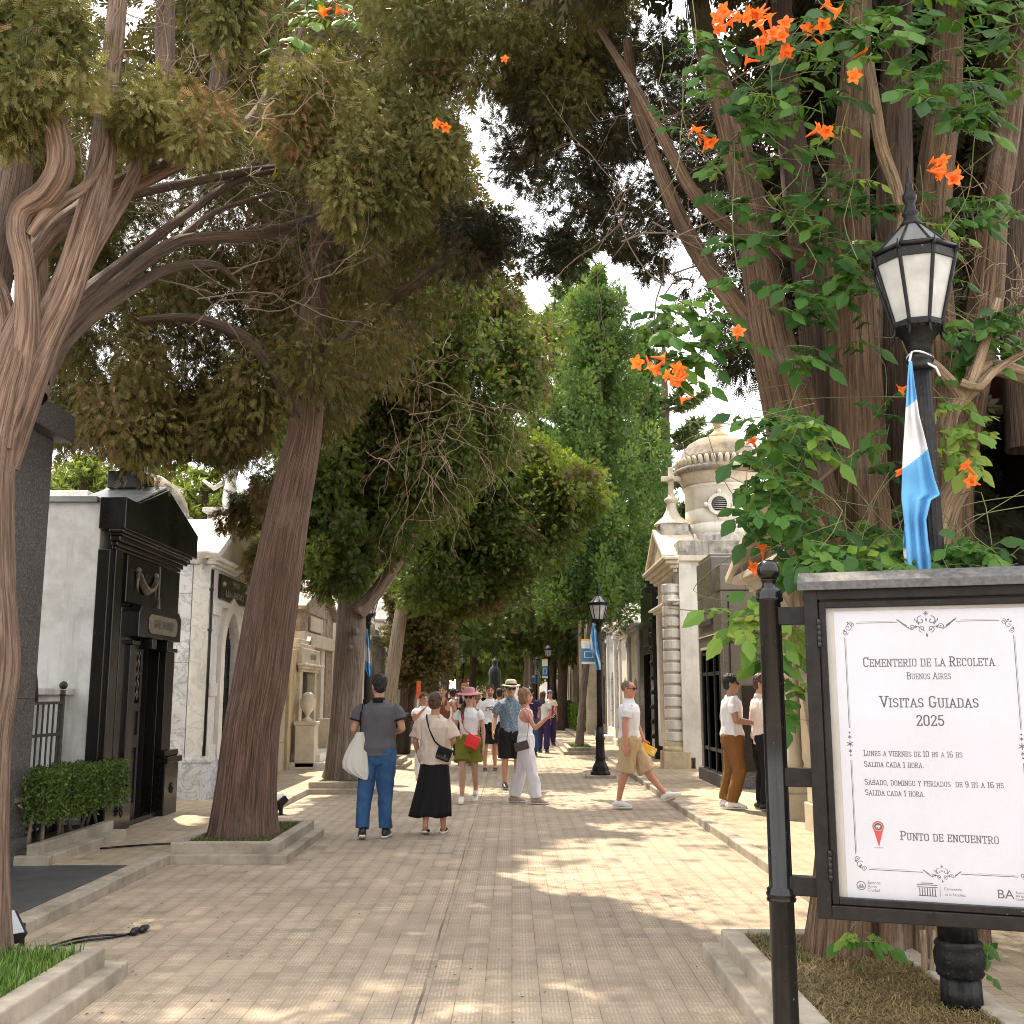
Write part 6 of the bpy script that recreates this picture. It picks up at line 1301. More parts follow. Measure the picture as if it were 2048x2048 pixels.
# ================================================================== lamps
GL = Mt('old_lamp_glass', 0.12); GL.base((0.52, 0.53, 0.52))
tr = GL.n("ShaderNodeBsdfTransparent"); tr.inputs[0].default_value = (0.92, 0.93, 0.92, 1); ms = GL.n("ShaderNodeMixShader"); GL.put(ms.inputs[0], GL.ramp(GL.noise(9, 4), [(0.3, 0.16), (0.7, 0.42)]))
GL.nt.links.new(GL.b.outputs[0], ms.inputs[2]); GL.nt.links.new(tr.outputs[0], ms.inputs[1])
GL.nt.links.new(GL.b.outputs[0], ms.inputs[1]); GL.nt.links.new(tr.outputs[0], ms.inputs[2]); GL.nt.links.new(ms.outputs[0], GL.out.inputs[0])
MAT['lamp_glass'] = GL.mat
MAT['opal'] = plain('opal_globe', (0.60, 0.575, 0.50), 0.35, 0, 0.05, 4)
def street_lamp(loc, label, fat_base):
    t = thing("street_lamp", loc, label, "street lamp", "cast iron street lamps")
    Lc = lambda b, name, mat, par=t, **k: b.build(name, mat, par, local=True, **k)
    b = MB()
    if fat_base:
        b.lathe([(0.16, -0.02), (0.16, 0.08), (0.135, 0.12), (0.115, 0.16)], seg=36); b.lathe([(0.098, 0.14), (0.092, 0.30)], seg=48, flute=16, fl=0.08)
        b.lathe([(0.098, 0.30), (0.108, 0.315), (0.104, 0.33), (0.112, 0.35), (0.114, 0.40), (0.104, 0.43), (0.110, 0.445), (0.098, 0.46)], seg=48, flute=24, fl=0.10)
        b.lathe([(0.092, 0.46), (0.090, 0.60), (0.095, 0.64), (0.092, 1.0), (0.10, 1.03), (0.08, 1.08), (0.07, 1.12)], seg=48, flute=16, fl=0.10)
    else:
        b.box(-0.30, 0.30, -0.30, 0.30, -0.02, 0.06, 1); b.lathe([(0.21, 0.06), (0.21, 0.11), (0.17, 0.15), (0.18, 0.18), (0.15, 0.26), (0.11, 0.34), (0.10, 0.40), (0.115, 0.42), (0.10, 0.46), (0.09, 0.80), (0.105, 0.84), (0.085, 0.90), (0.075, 1.1)], seg=32, flute=8, fl=0.05)
    Lc(b, "base", [MAT['lamp_iron'], MAT['concrete']])
    b = MB(); b.lathe([(0.066, 1.1), (0.062, 1.6), (0.056, 2.6), (0.050, 3.24)], seg=48, flute=16, fl=0.12)
    b.lathe([(0.05, 3.22), (0.066, 3.235), (0.066, 3.25), (0.056, 3.262), (0.068, 3.275), (0.066, 3.295), (0.05, 3.31)], seg=32); Lc(b, "pole", MAT['lamp_iron'])
    b = MB(); b.lathe([(0.052, 3.30), (0.056, 3.34), (0.075, 3.39), (0.11, 3.43), (0.125, 3.44)], seg=40, flute=20, fl=0.14); Lc(b, "capital", MAT['lamp_iron'])
    lan = MB(); rb, rtp, zb, zt = 0.122, 0.205, 3.47, 3.78; off = PI / 2 + PI / 8 * 0
    V8 = lambda r, z, k: (r * math.cos(-PI / 2 + k * PI / 4 + 0.10), r * math.sin(-PI / 2 + k * PI / 4 + 0.10), z)
    for k in range(8):
        lan.tube([V8(rb, zb - 0.03, k), V8(rb + 0.004, zb, k), V8(rtp, zt, k), V8(rtp + 0.01, zt + 0.05, k)], [0.010, 0.009, 0.010, 0.011], 6)
        lan.tube([V8(rtp + 0.004, zt + 0.03, k), V8(rtp + 0.022, zt + 0.05, k), V8(rtp + 0.025, zt + 0.085, k)], [0.010, 0.008, 0.003], 5)
        lan.tube([V8(rb, zb - 0.02, k), V8(rb + 0.006, zb - 0.06, k), V8(rb + 0.02, zb - 0.085, k)], [0.009, 0.007, 0.003], 5)
        for z0, z1, r in ((zb - 0.03, zb + 0.005, rb + 0.006), (zt, zt + 0.045, rtp + 0.006)):
            a, c, d, e = V8(r, z0, k), V8(r, z0, k + 1), V8(r, z1, k + 1), V8(r, z1, k); i = [tuple(0.9 * p[0] if j < 2 else p[j] for j in (0, 1, 2)) for p in (a, c, d, e)]
            ia, ic, id_, ie = V8(r * .9, z0, k), V8(r * .9, z0, k + 1), V8(r * .9, z1, k + 1), V8(r * .9, z1, k)
            lan.add([a, c, d, e, ia, ic, id_, ie], [(0, 1, 2, 3), (7, 6, 5, 4), (3, 2, 6, 7), (0, 4, 5, 1)])
        lan.tube([V8(rtp, zt + 0.06, k), V8(0.045, zt + 0.235, k)], [0.008, 0.006], 5)
        a, c, d, e = V8(rtp + .004, zt + 0.075, k), V8(rtp + .004, zt + 0.075, k + 1), V8(rtp + .004, zt + 0.045, k + 1), V8(rtp + .004, zt + 0.045, k)
        lan.tube([V8(rtp + .006, zt + .062, k), V8(rtp + .006, zt + .062, k + 1)], 0.014, 5)
    lan.lathe([(0.13, 3.44), (0.122, 3.455)], seg=24)
    ln = Lc(lan, "lantern", MAT['lamp_iron'])
    g = MB()
    for k in range(8):
        g.quad(V8(rb - .004, zb, k), V8(rb - .004, zb, k + 1), V8(rtp - .006, zt, k + 1), V8(rtp - .006, zt, k))
        g.quad(V8(rtp - .004, zt + 0.06, k), V8(rtp - .004, zt + 0.06, k + 1), V8(0.045, zt + 0.235, k + 1), V8(0.045, zt + 0.235, k), 1)
    Lc(g, "glass", [MAT['lamp_glass'], plain('sooty_roof_glass', (0.12, 0.12, 0.125), 0.3, 0, .3, 12)], ln)
    g = MB(); g.lathe([(0.035, 3.46), (0.04, 3.52), (0.075, 3.56), (0.105, 3.63), (0.10, 3.70), (0.06, 3.75), (0.01, 3.76)], seg=24); Lc(g, "globe", MAT['opal'], ln)
    b = MB(); b.lathe([(0.055, 4.0), (0.058, 4.02), (0.04, 4.04), (0.033, 4.06), (0.045, 4.075), (0.03, 4.10), (0.022, 4.13), (0.035, 4.15), (0.038, 4.18), (0.024, 4.20), (0.018, 4.22), (0.020, 4.24), (0.008, 4.27), (0.003, 4.34)], seg=20, flute=10, fl=0.08); Lc(b, "finial", MAT['lamp_iron'])
    return t
lamp_near = street_lamp((2.09, 5.3, 0), "large street lamp with cloudy glass lantern in front of the vine-covered tree", True)
lamp_mid = street_lamp((1.70, 21.2, 0), "black street lamp with blue banner and flag at the edge of the avenue", False); lamp_mid.scale = (0.93, 0.93, 0.872)
for x, y, s, lb in ((at(1097, 1386, 46).x, 46, .9, "distant street lamp in front of the pale straight trunk"), (at(1073, 1386, 60).x, 60, .9, "smaller distant street lamp beyond the blue sign"), (at(926, 1386, 56).x, 56, .9, "distant street lamp against white tombs on the shaded side"), (-2.80, 21.0, .90, "street lamp hidden behind the grey forked trunk, with a flag on it")):
    c = copy_tree(lamp_mid); c.location = (x, y, 0); c.scale = (s * 1.03, s * 1.03, s); c['label'] = lb

# ---- flags
def flag_mat(name, c): 
    m = Mt(name, 0.9, spec=0.05); m.base(m.mix(m.ramp(m.noise(14, 4), [(0.4, 0.0), (0.7, 0.35)]), c, tuple(x * .72 for x in c))); 
    tl = m.n("ShaderNodeBsdfTranslucent"); tl.inputs[0].default_value = (*c, 1); ms = m.n("ShaderNodeMixShader"); ms.inputs[0].default_value = 0.3
    m.nt.links.new(m.b.outputs[0], ms.inputs[1]); m.nt.links.new(tl.outputs[0], ms.inputs[2]); m.nt.links.new(ms.outputs[0], m.out.inputs[0]); return m.mat
FBL, FWH = flag_mat('sky_blue_cloth', (0.16, 0.43, 0.72)), flag_mat('white_cloth', (0.72, 0.72, 0.74))
def hung_flag(rows, Y, bands, label, fold=0.025, nf=2.6, m=48, sub=14, skew=0.0):
    """rows: (py, px_left, px_right) down the drape; bands: rows' (py at the left, py at the right) where the colour changes"""
    t = thing("flag", at(rows[0][1], rows[0][0], Y), label, "flag", "blue and white flags tied to lamps")
    ys = np.array([r[0] for r in rows], float); xl = np.array([r[1] for r in rows], float); xr = np.array([r[2] for r in rows], float)
    b = MB(); n = (len(rows) - 1) * sub; g = []
    for i in range(n + 1):
        py = ys[0] + (ys[-1] - ys[0]) * i / n; a, c = np.interp(py, ys, xl), np.interp(py, ys, xr); row = []
        for k in range(m + 1):
            u = k / m; w_ = min(1, i / n * 4); p = at(a + (c - a) * u, py, Y - fold * w_ * math.sin(u * nf * 2 * PI + 1.2 * i / n) * (0.4 + 0.6 * u) - fold * .35 * w_ * math.sin(u * 17 + i * 6.0 / n) - 0.006 * math.sin(i * 30.0 / n)); row.append(tuple(p))
        g.append(row)
    o = len(b.v); b.v.extend([p for r in g for p in r])
    for i in range(n):
        for k in range(m):
            py = ys[0] + (ys[-1] - ys[0]) * (i + .5) / n; u = (k + .5) / m; mi = sum(1 for l, r in bands if py > l + (r - l) * u) % 2
            b.f.append((o + i * (m + 1) + k, o + i * (m + 1) + k + 1, o + (i + 1) * (m + 1) + k + 1, o + (i + 1) * (m + 1) + k)); b.m.append(mi); b.sm.append(True)
    b.build("cloth", [FBL, FWH], t, solid=0.003); return t
fl_ = hung_flag([(722, 1818, 1824), (760, 1815, 1828), (830, 1811, 1838), (900, 1806, 1856), (960, 1804, 1870), (990, 1803, 1880), (1000, 1803, 1862), (1040, 1808, 1852), (1080, 1812, 1856), (1120, 1814, 1862), (1155, 1822, 1862)], 5.18, [(816, 798), (938, 898)], "blue and white flag tied below the lantern of the large lamp", 0.02, 2.2)
fl2 = hung_flag([(1020, 1815, 1850), (1060, 1808, 1846), (1100, 1806, 1842), (1130, 1810, 1838), (1158, 1822, 1846)], 5.24, [(1095, 1120), (1125, 1150)], "x", 0.02, 1.6)
for ch in list(fl2.children):
    off = fl2.location - fl_.location; ch.data.transform(Matrix.Translation(off)); ch.parent = fl_; ch.name = "hanging_fold"
bpy.data.objects.remove(fl2)
b = MB(); b.tube([at(1819, 722, 5.19)] + [Vector((2.09 + 0.062 * math.cos(a), 5.3 + 0.062 * math.sin(a), 3.30 + 0.015 * math.sin(a * 2))) for a in np.linspace(-2.6, 3.4, 20)] + [at(1872, 735, 5.22), at(1880, 752, 5.2)], 0.006, 6); b.build("tie", FWH, fl_)
hung_flag([(1246, 1185, 1187), (1270, 1181, 1192), (1300, 1179, 1197), (1320, 1189, 1201), (1340, 1194, 1202)], 20.95, [(1262, 1330), (1285, 1350)], "small flag hanging beside the blue banner on the slim lamp", 0.05, 1.8)
hung_flag([(1258, 733, 735), (1290, 731, 739), (1320, 730, 743), (1340, 731, 743), (1353, 737, 741)], 18.35, [(1285, 1300), (1320, 1330)], "flag hanging at the edge of the grey forked trunk", 0.05, 1.8)
hung_flag([(1318, 1071, 1072), (1345, 1069, 1075), (1368, 1071, 1077)], 59.7, [(1330, 1330), (1350, 1350)], "distant flag on the smaller far lamp", 0.08, 1.4)
# banners on lamps
BBL = plain('banner_blue', (0.055, 0.20, 0.36), 0.6, 0, .05, 4); BWH = plain('banner_white', (0.72, 0.74, 0.76), 0.6, 0, .04, 4); BYE = plain('banner_yellow', (0.85, 0.48, 0.03), 0.6, 0, .04, 4)
def banner(x0, x1, z0, z1, y, label):
    t = thing("banner", ((x0 + x1) / 2, y, z0), label, "banner", "blue information banners on lamps"); h = z1 - z0; w_ = x1 - x0
    b = MB(); b.box(x0, x1, y - .006, y + .006, z0, z1); pn = b.build("panel", BBL, t)
    b = MB(); b.box(x0, x1, y - .010, y - .007, z0 + h * .62, z1 - h * .08); b.box(x0, x1, y - .010, y - .007, z0, z0 + h * .09); b.box(x0 + w_ * .2, x0 + w_ * .82, y - .010, y - .007, z0 + h * .24, z0 + h * .50); b.build("white_field", BWH, pn)
    b = MB(); b.box(x0, x1, y - .010, y - .007, z1 - h * .08, z1); b.build("yellow_band", BYE, pn)
    b = MB(); b.box(x0 + w_ * .26, x0 + w_ * .76, y - .014, y - .011, z0 + h * .265, z0 + h * .475); b.build("blue_field", BBL, pn)
    b = MB()
    for z in (z0 + .01, z1 - .01): b.tube([(x0, y, z), (x1 + .16, y, z)], 0.009, 6)
    b.build("bracket", MAT['lamp_iron'], t); return t
p0, p1 = at(1163, 1328, 21.1), at(1190, 1278, 21.1); banner(p0.x, p1.x, p0.z, p1.z, 21.1, "blue and white information banner on the slim street lamp")
p0, p1 = at(1084, 1356, 46), at(1095, 1318, 46); banner(p0.x, p1.x, p0.z, p1.z, 45.9, "distant blue banner on the far lamp by the pale trunk")
p0, p1 = at(1063, 1366, 60), at(1070, 1350, 60); banner(p0.x, p1.x, p0.z, p1.z, 59.9, "smallest blue banner on the farthest lamp")
t = thing("red_sign", (at(831, 1390, 29).x, 29, 0), "small red and orange sign on a thin post beyond the pale leaning trunk", "sign")
p0, p1 = at(833, 1398, 29), at(842, 1362, 29)
b = MB(); b.tube([(p0.x, 29, 0), (p0.x + .05, 29, p1.z)], 0.025, 8); b.build("post", MAT['white_stone'], t)
b = MB(); b.box(p0.x, p1.x, 28.95, 28.97, p0.z, p1.z); b.build("panel", plain('red_orange_sign', (0.65, 0.09, 0.03), 0.5), t)
t = thing("red_sign", (at(930, 1370, 52).x, 52, 0), "dark red notice hanging on the distant lamp", "sign"); p0, p1 = at(926, 1372, 52), at(936, 1358, 52)
b = MB(); b.box(p0.x, p1.x, 51.95, 51.98, p0.z, p1.z); b.build("panel", plain('dark_red_sign', (0.33, 0.03, 0.05), 0.5), t); b = MB(); b.tube([((p0.x + p1.x) / 2, 52, 0), ((p0.x + p1.x) / 2, 52, p1.z)], .03, 6); b.build("post", MAT['lamp_iron'], t)

# ================================================================== notice board
YAW = math.radians(-19.5); PL0 = Vector((1.14, 4.2, 0))
sg = thing("notice_board", PL0, "black framed glazed notice board with guided tour times on a round ball-topped post", "notice board", rz=YAW)
cy, sy = math.cos(YAW), math.sin(YAW); NRM = Vector((sy, -cy, 0))
def pl(px, py, o=0.0):
    """photo point on the board's front plane, o metres in front -> (along, up)"""
    r = ray(px, py); P0 = PL0 + NRM * o; t = (P0 - Vector((0, 0, CAM_H))).dot(NRM) / r.dot(NRM); p = Vector((0, 0, CAM_H)) + r * t; d = p - PL0
    return d.x * cy + d.y * sy, p.z
def lb(b, name, mat, par=sg, **k): return b.build(name, mat, par, local=True, **k)
zT, zB, W = 2.01, 0.775, 1.06
iL, iT = pl(1645, 1203); iB = pl(1700, 1803)[1]; iL = 0.052
b = MB(); fw = 0.052
b.box(0, fw, -0.02, 0.10, zB, zT); b.box(W - fw, W, -0.02, 0.10, zB, zT); b.box(fw, W - fw, -0.02, 0.10, zB, zB + 0.05); b.box(fw, W - fw, -0.02, 0.10, zT - 0.055, zT); lb(b, "frame", MAT['sign_steel'], bevel=0.004)
b = MB(); b.prism([(-0.05, zT - 0.02), (-0.05, zT + 0.015), (0.02, zT + 0.055), (0.14, zT + 0.055), (0.14, zT - 0.0), (-0.02, zT - 0.002)], 'x', -0.02, W + 0.02); lb(b, "cap", plain('weathered_black_cap', (0.06, 0.058, 0.06), 0.5, 0, .5, 40, .3, 60), bevel=0.004)
dr = MB(); dw = 0.024; d0, d1, e0, e1 = fw + .004, W - fw - .004, zB + 0.053, zT - 0.062
dr.box(d0, d0 + dw, -0.012, 0.02, e0, e1); dr.box(d1 - dw, d1, -0.012, 0.02, e0, e1); dr.box(d0 + dw, d1 - dw, -0.012, 0.02, e0, e0 + dw); dr.box(d0 + dw, d1 - dw, -0.012, 0.02, e1 - dw, e1); dr = lb(dr, "door", MAT['sign_steel'], bevel=0.003)
for px_, py_ in ((1643, 1267), (1663, 1730)):
    z = pl(px_, py_)[1]; b = MB()
    for k in range(5): b.lathe([(0.0075, 0), (0.0085, 0.003), (0.0085, 0.019), (0.0075, 0.022)], (fw + .002, -0.022, z - .055 + k * .022), 10)
    lb(b, "hinge", MAT['gloss_black'], dr)
PAP = Mt('printed_paper', 0.55); PAP.base(PAP.mix(PAP.ramp(PAP.noise(3, 5), [(0.35, 0.0), (0.75, 0.4)]), (0.71, 0.715, 0.79), (0.64, 0.64, 0.70)))
b = MB(); b.box(d0 + .004, d1 - .004, 0.028, 0.034, e0 + .004, e1 - .004); bk = lb(b, "backing", plain('yellowed_backing', (0.60, 0.57, 0.52), .7, 0, .15, 3))
pp = MB(); q0 = pl(1660, 1222)[0]; pp.box(q0 + .012, d1 - dw - .006, 0.024, 0.0275, e0 + dw - .005, pl(1690, 1222)[1]); pp = lb(pp, "poster", PAP.mat)
INK = plain('grey_ink', (0.085, 0.08, 0.09), 0.6, 0, .1, 8); RED = plain('red_ink', (0.58, 0.025, 0.03), 0.5, 0, .08, 8); PAPW = plain('paper_white', (0.75, 0.75, 0.77), 0.6, 0, .02, 5); DGREY = plain('dark_grey_ink', (0.05, 0.045, 0.05), .6, 0, .05, 5)
YP = 0.0235
# --- a slab-serif stroke alphabet drawn on a 0..w x 0..1 box
def arcp(cx, cy_, rx, ry, a0, a1, n=7): return [(cx + rx * math.cos(math.radians(a0 + (a1 - a0) * i / n)), cy_ + ry * math.sin(math.radians(a0 + (a1 - a0) * i / n))) for i in range(n + 1)]
S = lambda x, y, w=.26: [(x - w / 2, y), (x + w / 2, y)]
def bowl(x0, x1, y0, y1): r = min((y1 - y0) / 2, .22); return [(x0, y1), (x1 - r, y1)] + arcp(x1 - r, y1 - r, r, r, 90, 0, 4) + arcp(x1 - r, y0 + r, r, r, 0, -90, 4) + [(x0, y0)]
def rrect(x0, x1, y0, y1, r=.2): return arcp(x1 - r, y1 - r, r, r, 0, 90, 4) + arcp(x0 + r, y1 - r, r, r, 90, 180, 4) + arcp(x0 + r, y0 + r, r, r, 180, 270, 4) + arcp(x1 - r, y0 + r, r, r, 270, 360, 4) + [(x1, y1 - r)]
GLY = {
 'A': (.62, [[(.08, 0), (.31, 1), (.54, 0)], [(.16, .34), (.46, .34)], S(.08, 0, .22), S(.54, 0, .22)]), 'B': (.56, [[(.12, 0), (.12, 1)], bowl(.02, .48, .52, 1), bowl(.02, .50, 0, .52)]),
 'C': (.54, [arcp(.28, .78, .2, .22, 20, 90, 4) + arcp(.28, .78, .2, .22, 90, 180, 4) + arcp(.28, .22, .2, .22, 180, 340, 8), [(.48, 1), (.48, .74)]]), 'D': (.58, [[(.12, 0), (.12, 1)], bowl(.02, .50, 0, 1)]),
 'E': (.52, [[(.12, 0), (.12, 1)], [(.02, 1), (.47, 1), (.47, .80)], [(.12, .52), (.38, .52)], [(.02, 0), (.48, 0), (.48, .22)], [(.38, .42), (.38, .62)]]), 'F': (.50, [[(.12, 0), (.12, 1)], [(.02, 1), (.46, 1), (.46, .78)], [(.12, .52), (.37, .52)], S(.12, 0, .24)]),
 'G': (.58, [arcp(.28, .78, .2, .22, 20, 180, 8) + arcp(.28, .22, .2, .22, 180, 340, 8) + [(.48, .42)], [(.34, .42), (.54, .42)]]), 'H': (.60, [[(.12, 0), (.12, 1)], [(.48, 0), (.48, 1)], [(.12, .52), (.48, .52)]] + [S(x, y, .22) for x in (.12, .48) for y in (0, 1)]),
 'I': (.28, [[(.14, 0), (.14, 1)], S(.14, 0), S(.14, 1)]), 'L': (.48, [[(.12, 0), (.12, 1)], S(.12, 1, .22), [(.02, 0), (.45, 0), (.45, .26)]]), 'M': (.74, [[(.12, 0), (.12, 1), (.37, .25), (.62, 1), (.62, 0)], S(.12, 0, .22), S(.62, 0, .22), [(.02, 1), (.14, 1)], [(.60, 1), (.72, 1)]]),
 'N': (.62, [[(.12, 0), (.12, 1), (.50, 0), (.50, 1)], S(.12, 0, .22), S(.50, 1, .22), [(.02, 1), (.14, 1)]]), 'O': (.56, [rrect(.08, .48, 0, 1)]), 'P': (.52, [[(.12, 0), (.12, 1)], bowl(.02, .47, .45, 1), S(.12, 0, .24)]),
 'R': (.58, [[(.12, 0), (.12, 1)], bowl(.02, .47, .48, 1), [(.28, .48), (.48, 0)], S(.12, 0, .22), [(.44, 0), (.57, 0)]]), 'S': (.52, [arcp(.26, .76, .19, .24, 15, 180, 7) + arcp(.26, .72, .19, .2, 180, 270, 3) + arcp(.26, .27, .19, .25, 90, -160, 9)]),
 'T': (.54, [[(.27, 0), (.27, 1)], [(.04, .78), (.04, 1), (.50, 1), (.50, .78)], S(.27, 0, .24)]), 'U': (.60, [[(.12, 1), (.12, .22)] + arcp(.30, .22, .18, .22, 180, 360, 8) + [(.48, 1)], S(.12, 1, .22), S(.48, 1, .22)]),
 'V': (.60, [[(.08, 1), (.30, 0), (.52, 1)], S(.08, 1, .22), S(.52, 1, .22)]), 'Y': (.56, [[(.08, 1), (.28, .48), (.48, 1)], [(.28, .48), (.28, 0)], S(.28, 0, .24), S(.08, 1, .2), S(.48, 1, .2)]),
 '0': (.54, [rrect(.08, .46, 0, 1)]), '1': (.32, [[(.04, .82), (.17, 1), (.17, 0)], S(.17, 0, .26)]), '2': (.52, [arcp(.26, .76, .19, .24, 170, -20, 8) + [(.07, 0), (.46, 0), (.46, .16)]]),
 '5': (.52, [[(.44, 1), (.12, 1), (.10, .56)] + arcp(.26, .31, .2, .31, 110, -160, 9)]), '6': (.54, [arcp(.28, .74, .19, .26, 30, 180, 6) + arcp(.28, .28, .20, .28, 180, 540, 14)]), '9': (.54, [arcp(.27, .70, .19, .30, 0, 360, 14) + arcp(.27, .27, .19, .27, 0, -150, 6)]),
 '.': (.2, [[(.1, 0), (.1, .06)]]), ',': (.2, [[(.1, .06), (.06, -.14)]]), ' ': (.30, []), '^A': (.62, [])}
def strokes(b, lines, ox, oz, s, th, y0=YP, close=False):
    for ln in lines:
        P = [Vector((ox + x * s, oz + z * s)) for x, z in ln]; n = len(P)
        for i in range(n - 1):
            d = P[i + 1] - P[i]
            if d.length < 1e-6: continue
            d = d.normalized(); nn = Vector((-d.y, d.x)) * th / 2; e = d * th * .32
            a, c = P[i] - e, P[i + 1] + e; k = [a - nn, c - nn, c + nn, a + nn]
            b.add([(p.x, y0, p.y) for p in k], [(0, 1, 2, 3)])
def measure(txt, h, small): return sum(GLY[ch.upper().replace('Á', 'A')][0] * (h if ch.isupper() or ch.isdigit() or ch == 'Á' else small) + h * .055 for ch in txt)
def write(b, txt, px0, px1, py_base, h, small=None, slope=None):
    """capitals at height h, lower case drawn as small capitals; fitted between two photo points on the poster"""
    small = small or h * .8; x0 = pl(px0, py_base)[0]; x1 = pl(px1, py_base + (px1 - px0) * .035)[0]; z = pl(px0, py_base)[1]; wd = measure(txt, h, small); k = (x1 - x0) / wd; x = x0
    for ch in txt:
        up = ch.upper(); g = GLY['A' if up == 'Á' else up]; s = h if ch.isupper() or ch.isdigit() else small
        n0 = len(b.v); strokes(b, g[1], 0, 0, s, s * .115)
        if up == 'Á': strokes(b, [[(.30, 1.1), (.40, 1.25)]], 0, 0, s, s * .1)
        for i in range(n0, len(b.v)): v = b.v[i]; b.v[i] = (x + v[0] * k, v[1], z + v[2])
        x += (g[0] * s + h * .055) * k
m_ = lambda px_, a, c: abs(pl(px_, a)[1] - pl(px_, c)[1])
b = MB()
write(b, "Cementerio de la Recoleta".replace(' de la ', ' de la '), 1726, 1993, 1333, m_(1730, 1315, 1333), None)
write(b, "Buenos Aires", 1814, 1904, 1358, m_(1820, 1345, 1358))
write(b, "Visitas Guiadas", 1760, 1961, 1414, m_(1765, 1393, 1414))
write(b, "2025", 1833, 1891, 1451, m_(1835, 1431, 1451))
write(b, "Lunes a viernes de 10 hs a 16 hs", 1727, 1927, 1512, m_(1730, 1501, 1512), m_(1730, 1501, 1512) * .85)
write(b, "Salida cada 1 hora.", 1728, 1849, 1534, m_(1730, 1523, 1534), m_(1730, 1523, 1534) * .85)
write(b, "Sábado, domingo y feriados  de 9 hs a 16 hs", 1729, 2010, 1570, m_(1730, 1559, 1570), m_(1730, 1559, 1570) * .85)
write(b, "Salida cada 1 hora.", 1730, 1851, 1591, m_(1730, 1580, 1591), m_(1730, 1580, 1591) * .85)
write(b, "Punto de encuentro", 1801, 2001, 1681, m_(1805, 1664, 1681))
lb(b, "lettering", INK, pp)
b = MB()
def small_text(b, txt, px_, py_, size, sx=.95, left=True, yy=YP):
    vs_, fs = text_mesh(txt, size, sx); x, z = pl(px_, py_); w_ = max(v[0] for v in vs_) - min(v[0] for v in vs_); o = w_ / 2 if left else 0; b.add([(x + o + vx, yy, z + vz) for vx, vz in vs_], fs)
for i, s in enumerate(("Buenos", "Aires", "Ciudad")): small_text(b, s, 1735, 1767 + i * 7.5, 0.0165)
small_text(b, "Cementerio", 1889, 1780, 0.0145, .85); small_text(b, "de la Recoleta", 1890, 1791, 0.0145, .85)
for i, s in enumerate(("Buenos", "Aires", "Ciudad")): small_text(b, s, 2033, 1788 + i * 6.5, 0.013)
small_text(b, "BA", 1996, 1791, 0.044, 1.05)
def ringq(b, c, r0, r1, seg=24, a0=0, a1=2 * PI, y=YP):
    for k in range(seg):
        p, q = a0 + (a1 - a0) * k / seg, a0 + (a1 - a0) * (k + 1) / seg; b.add([(c[0] + r * math.cos(a), y, c[1] + r * math.sin(a)) for r, a in ((r0, p), (r1, p), (r1, q), (r0, q))], [(0, 1, 2, 3)])
cc = pl(1722, 1773); ringq(b, cc, .0135, .0165)
strokes(b, [[(-.010, -.003), (.010, -.004)], [(-.006, -.004), (-.004, .006), (-.001, -.003)], [(.002, -.003), (.004, .005), (.007, -.003)], [(-.009, -.007), (.009, -.008)]], cc[0], cc[1], 1, .0022)
c0 = pl(1855, 1780)
for k in range(7): strokes(b, [[(-.026 + k * .0087, -.022), (-.026 + k * .0087, .002)]], c0[0], c0[1], 1, .0035)
strokes(b, [[(-.034, .006), (.034, .006)], [(-.034, .014), (.034, .014)], [(-.02, .020), (.02, .020)], [(-.03, -.024), (.03, -.024)]], c0[0], c0[1], 1, .003)
c1 = pl(1881, 1783); strokes(b, [[(0, -.024), (0, .022)]], c1[0], c1[1], 1, .0012)
lb(b, "logos", INK, pp)
# ornamental border
b = MB()
def spiral(b, c, r, turns, a0, sgn=1, th=.0022, n=26): strokes(b, [[(r * (1 - .82 * i / n) * math.cos(a0 + sgn * turns * 2 * PI * i / n), r * (1 - .82 * i / n) * math.sin(a0 + sgn * turns * 2 * PI * i / n)) for i in range(n + 1)]], c[0], c[1], 1, th)
def star(b, c, r, n=3, th=.0022):
    for k in range(n): a = PI * k / n + PI / 2; strokes(b, [[(-r * math.cos(a), -r * math.sin(a)), (r * math.cos(a), r * math.sin(a))]], c[0], c[1], 1, th)
def leafq(b, c, a, L, w_): 
    d, n = Vector((math.cos(a), math.sin(a))), Vector((-math.sin(a), math.cos(a))); C0 = Vector(c); P = [C0, C0 + d * L * .5 + n * w_, C0 + d * L, C0 + d * L * .5 - n * w_]; b.add([(p.x, YP, p.y) for p in P], [(0, 1, 2, 3)])
tl_, tr_, bl_, br_ = pl(1686, 1249), pl(2032, 1255), pl(1707, 1722), pl(2052, 1755)
fx0 = pl(1690, 1300)[0]; fx1 = pl(2034, 1500)[0]; fz1 = pl(1700, 1246)[1]; fz0 = pl(1720, 1740)[1]; xm = pl(1853, 1250)[0]; wd_ = xm - fx0; fx1 = xm + wd_
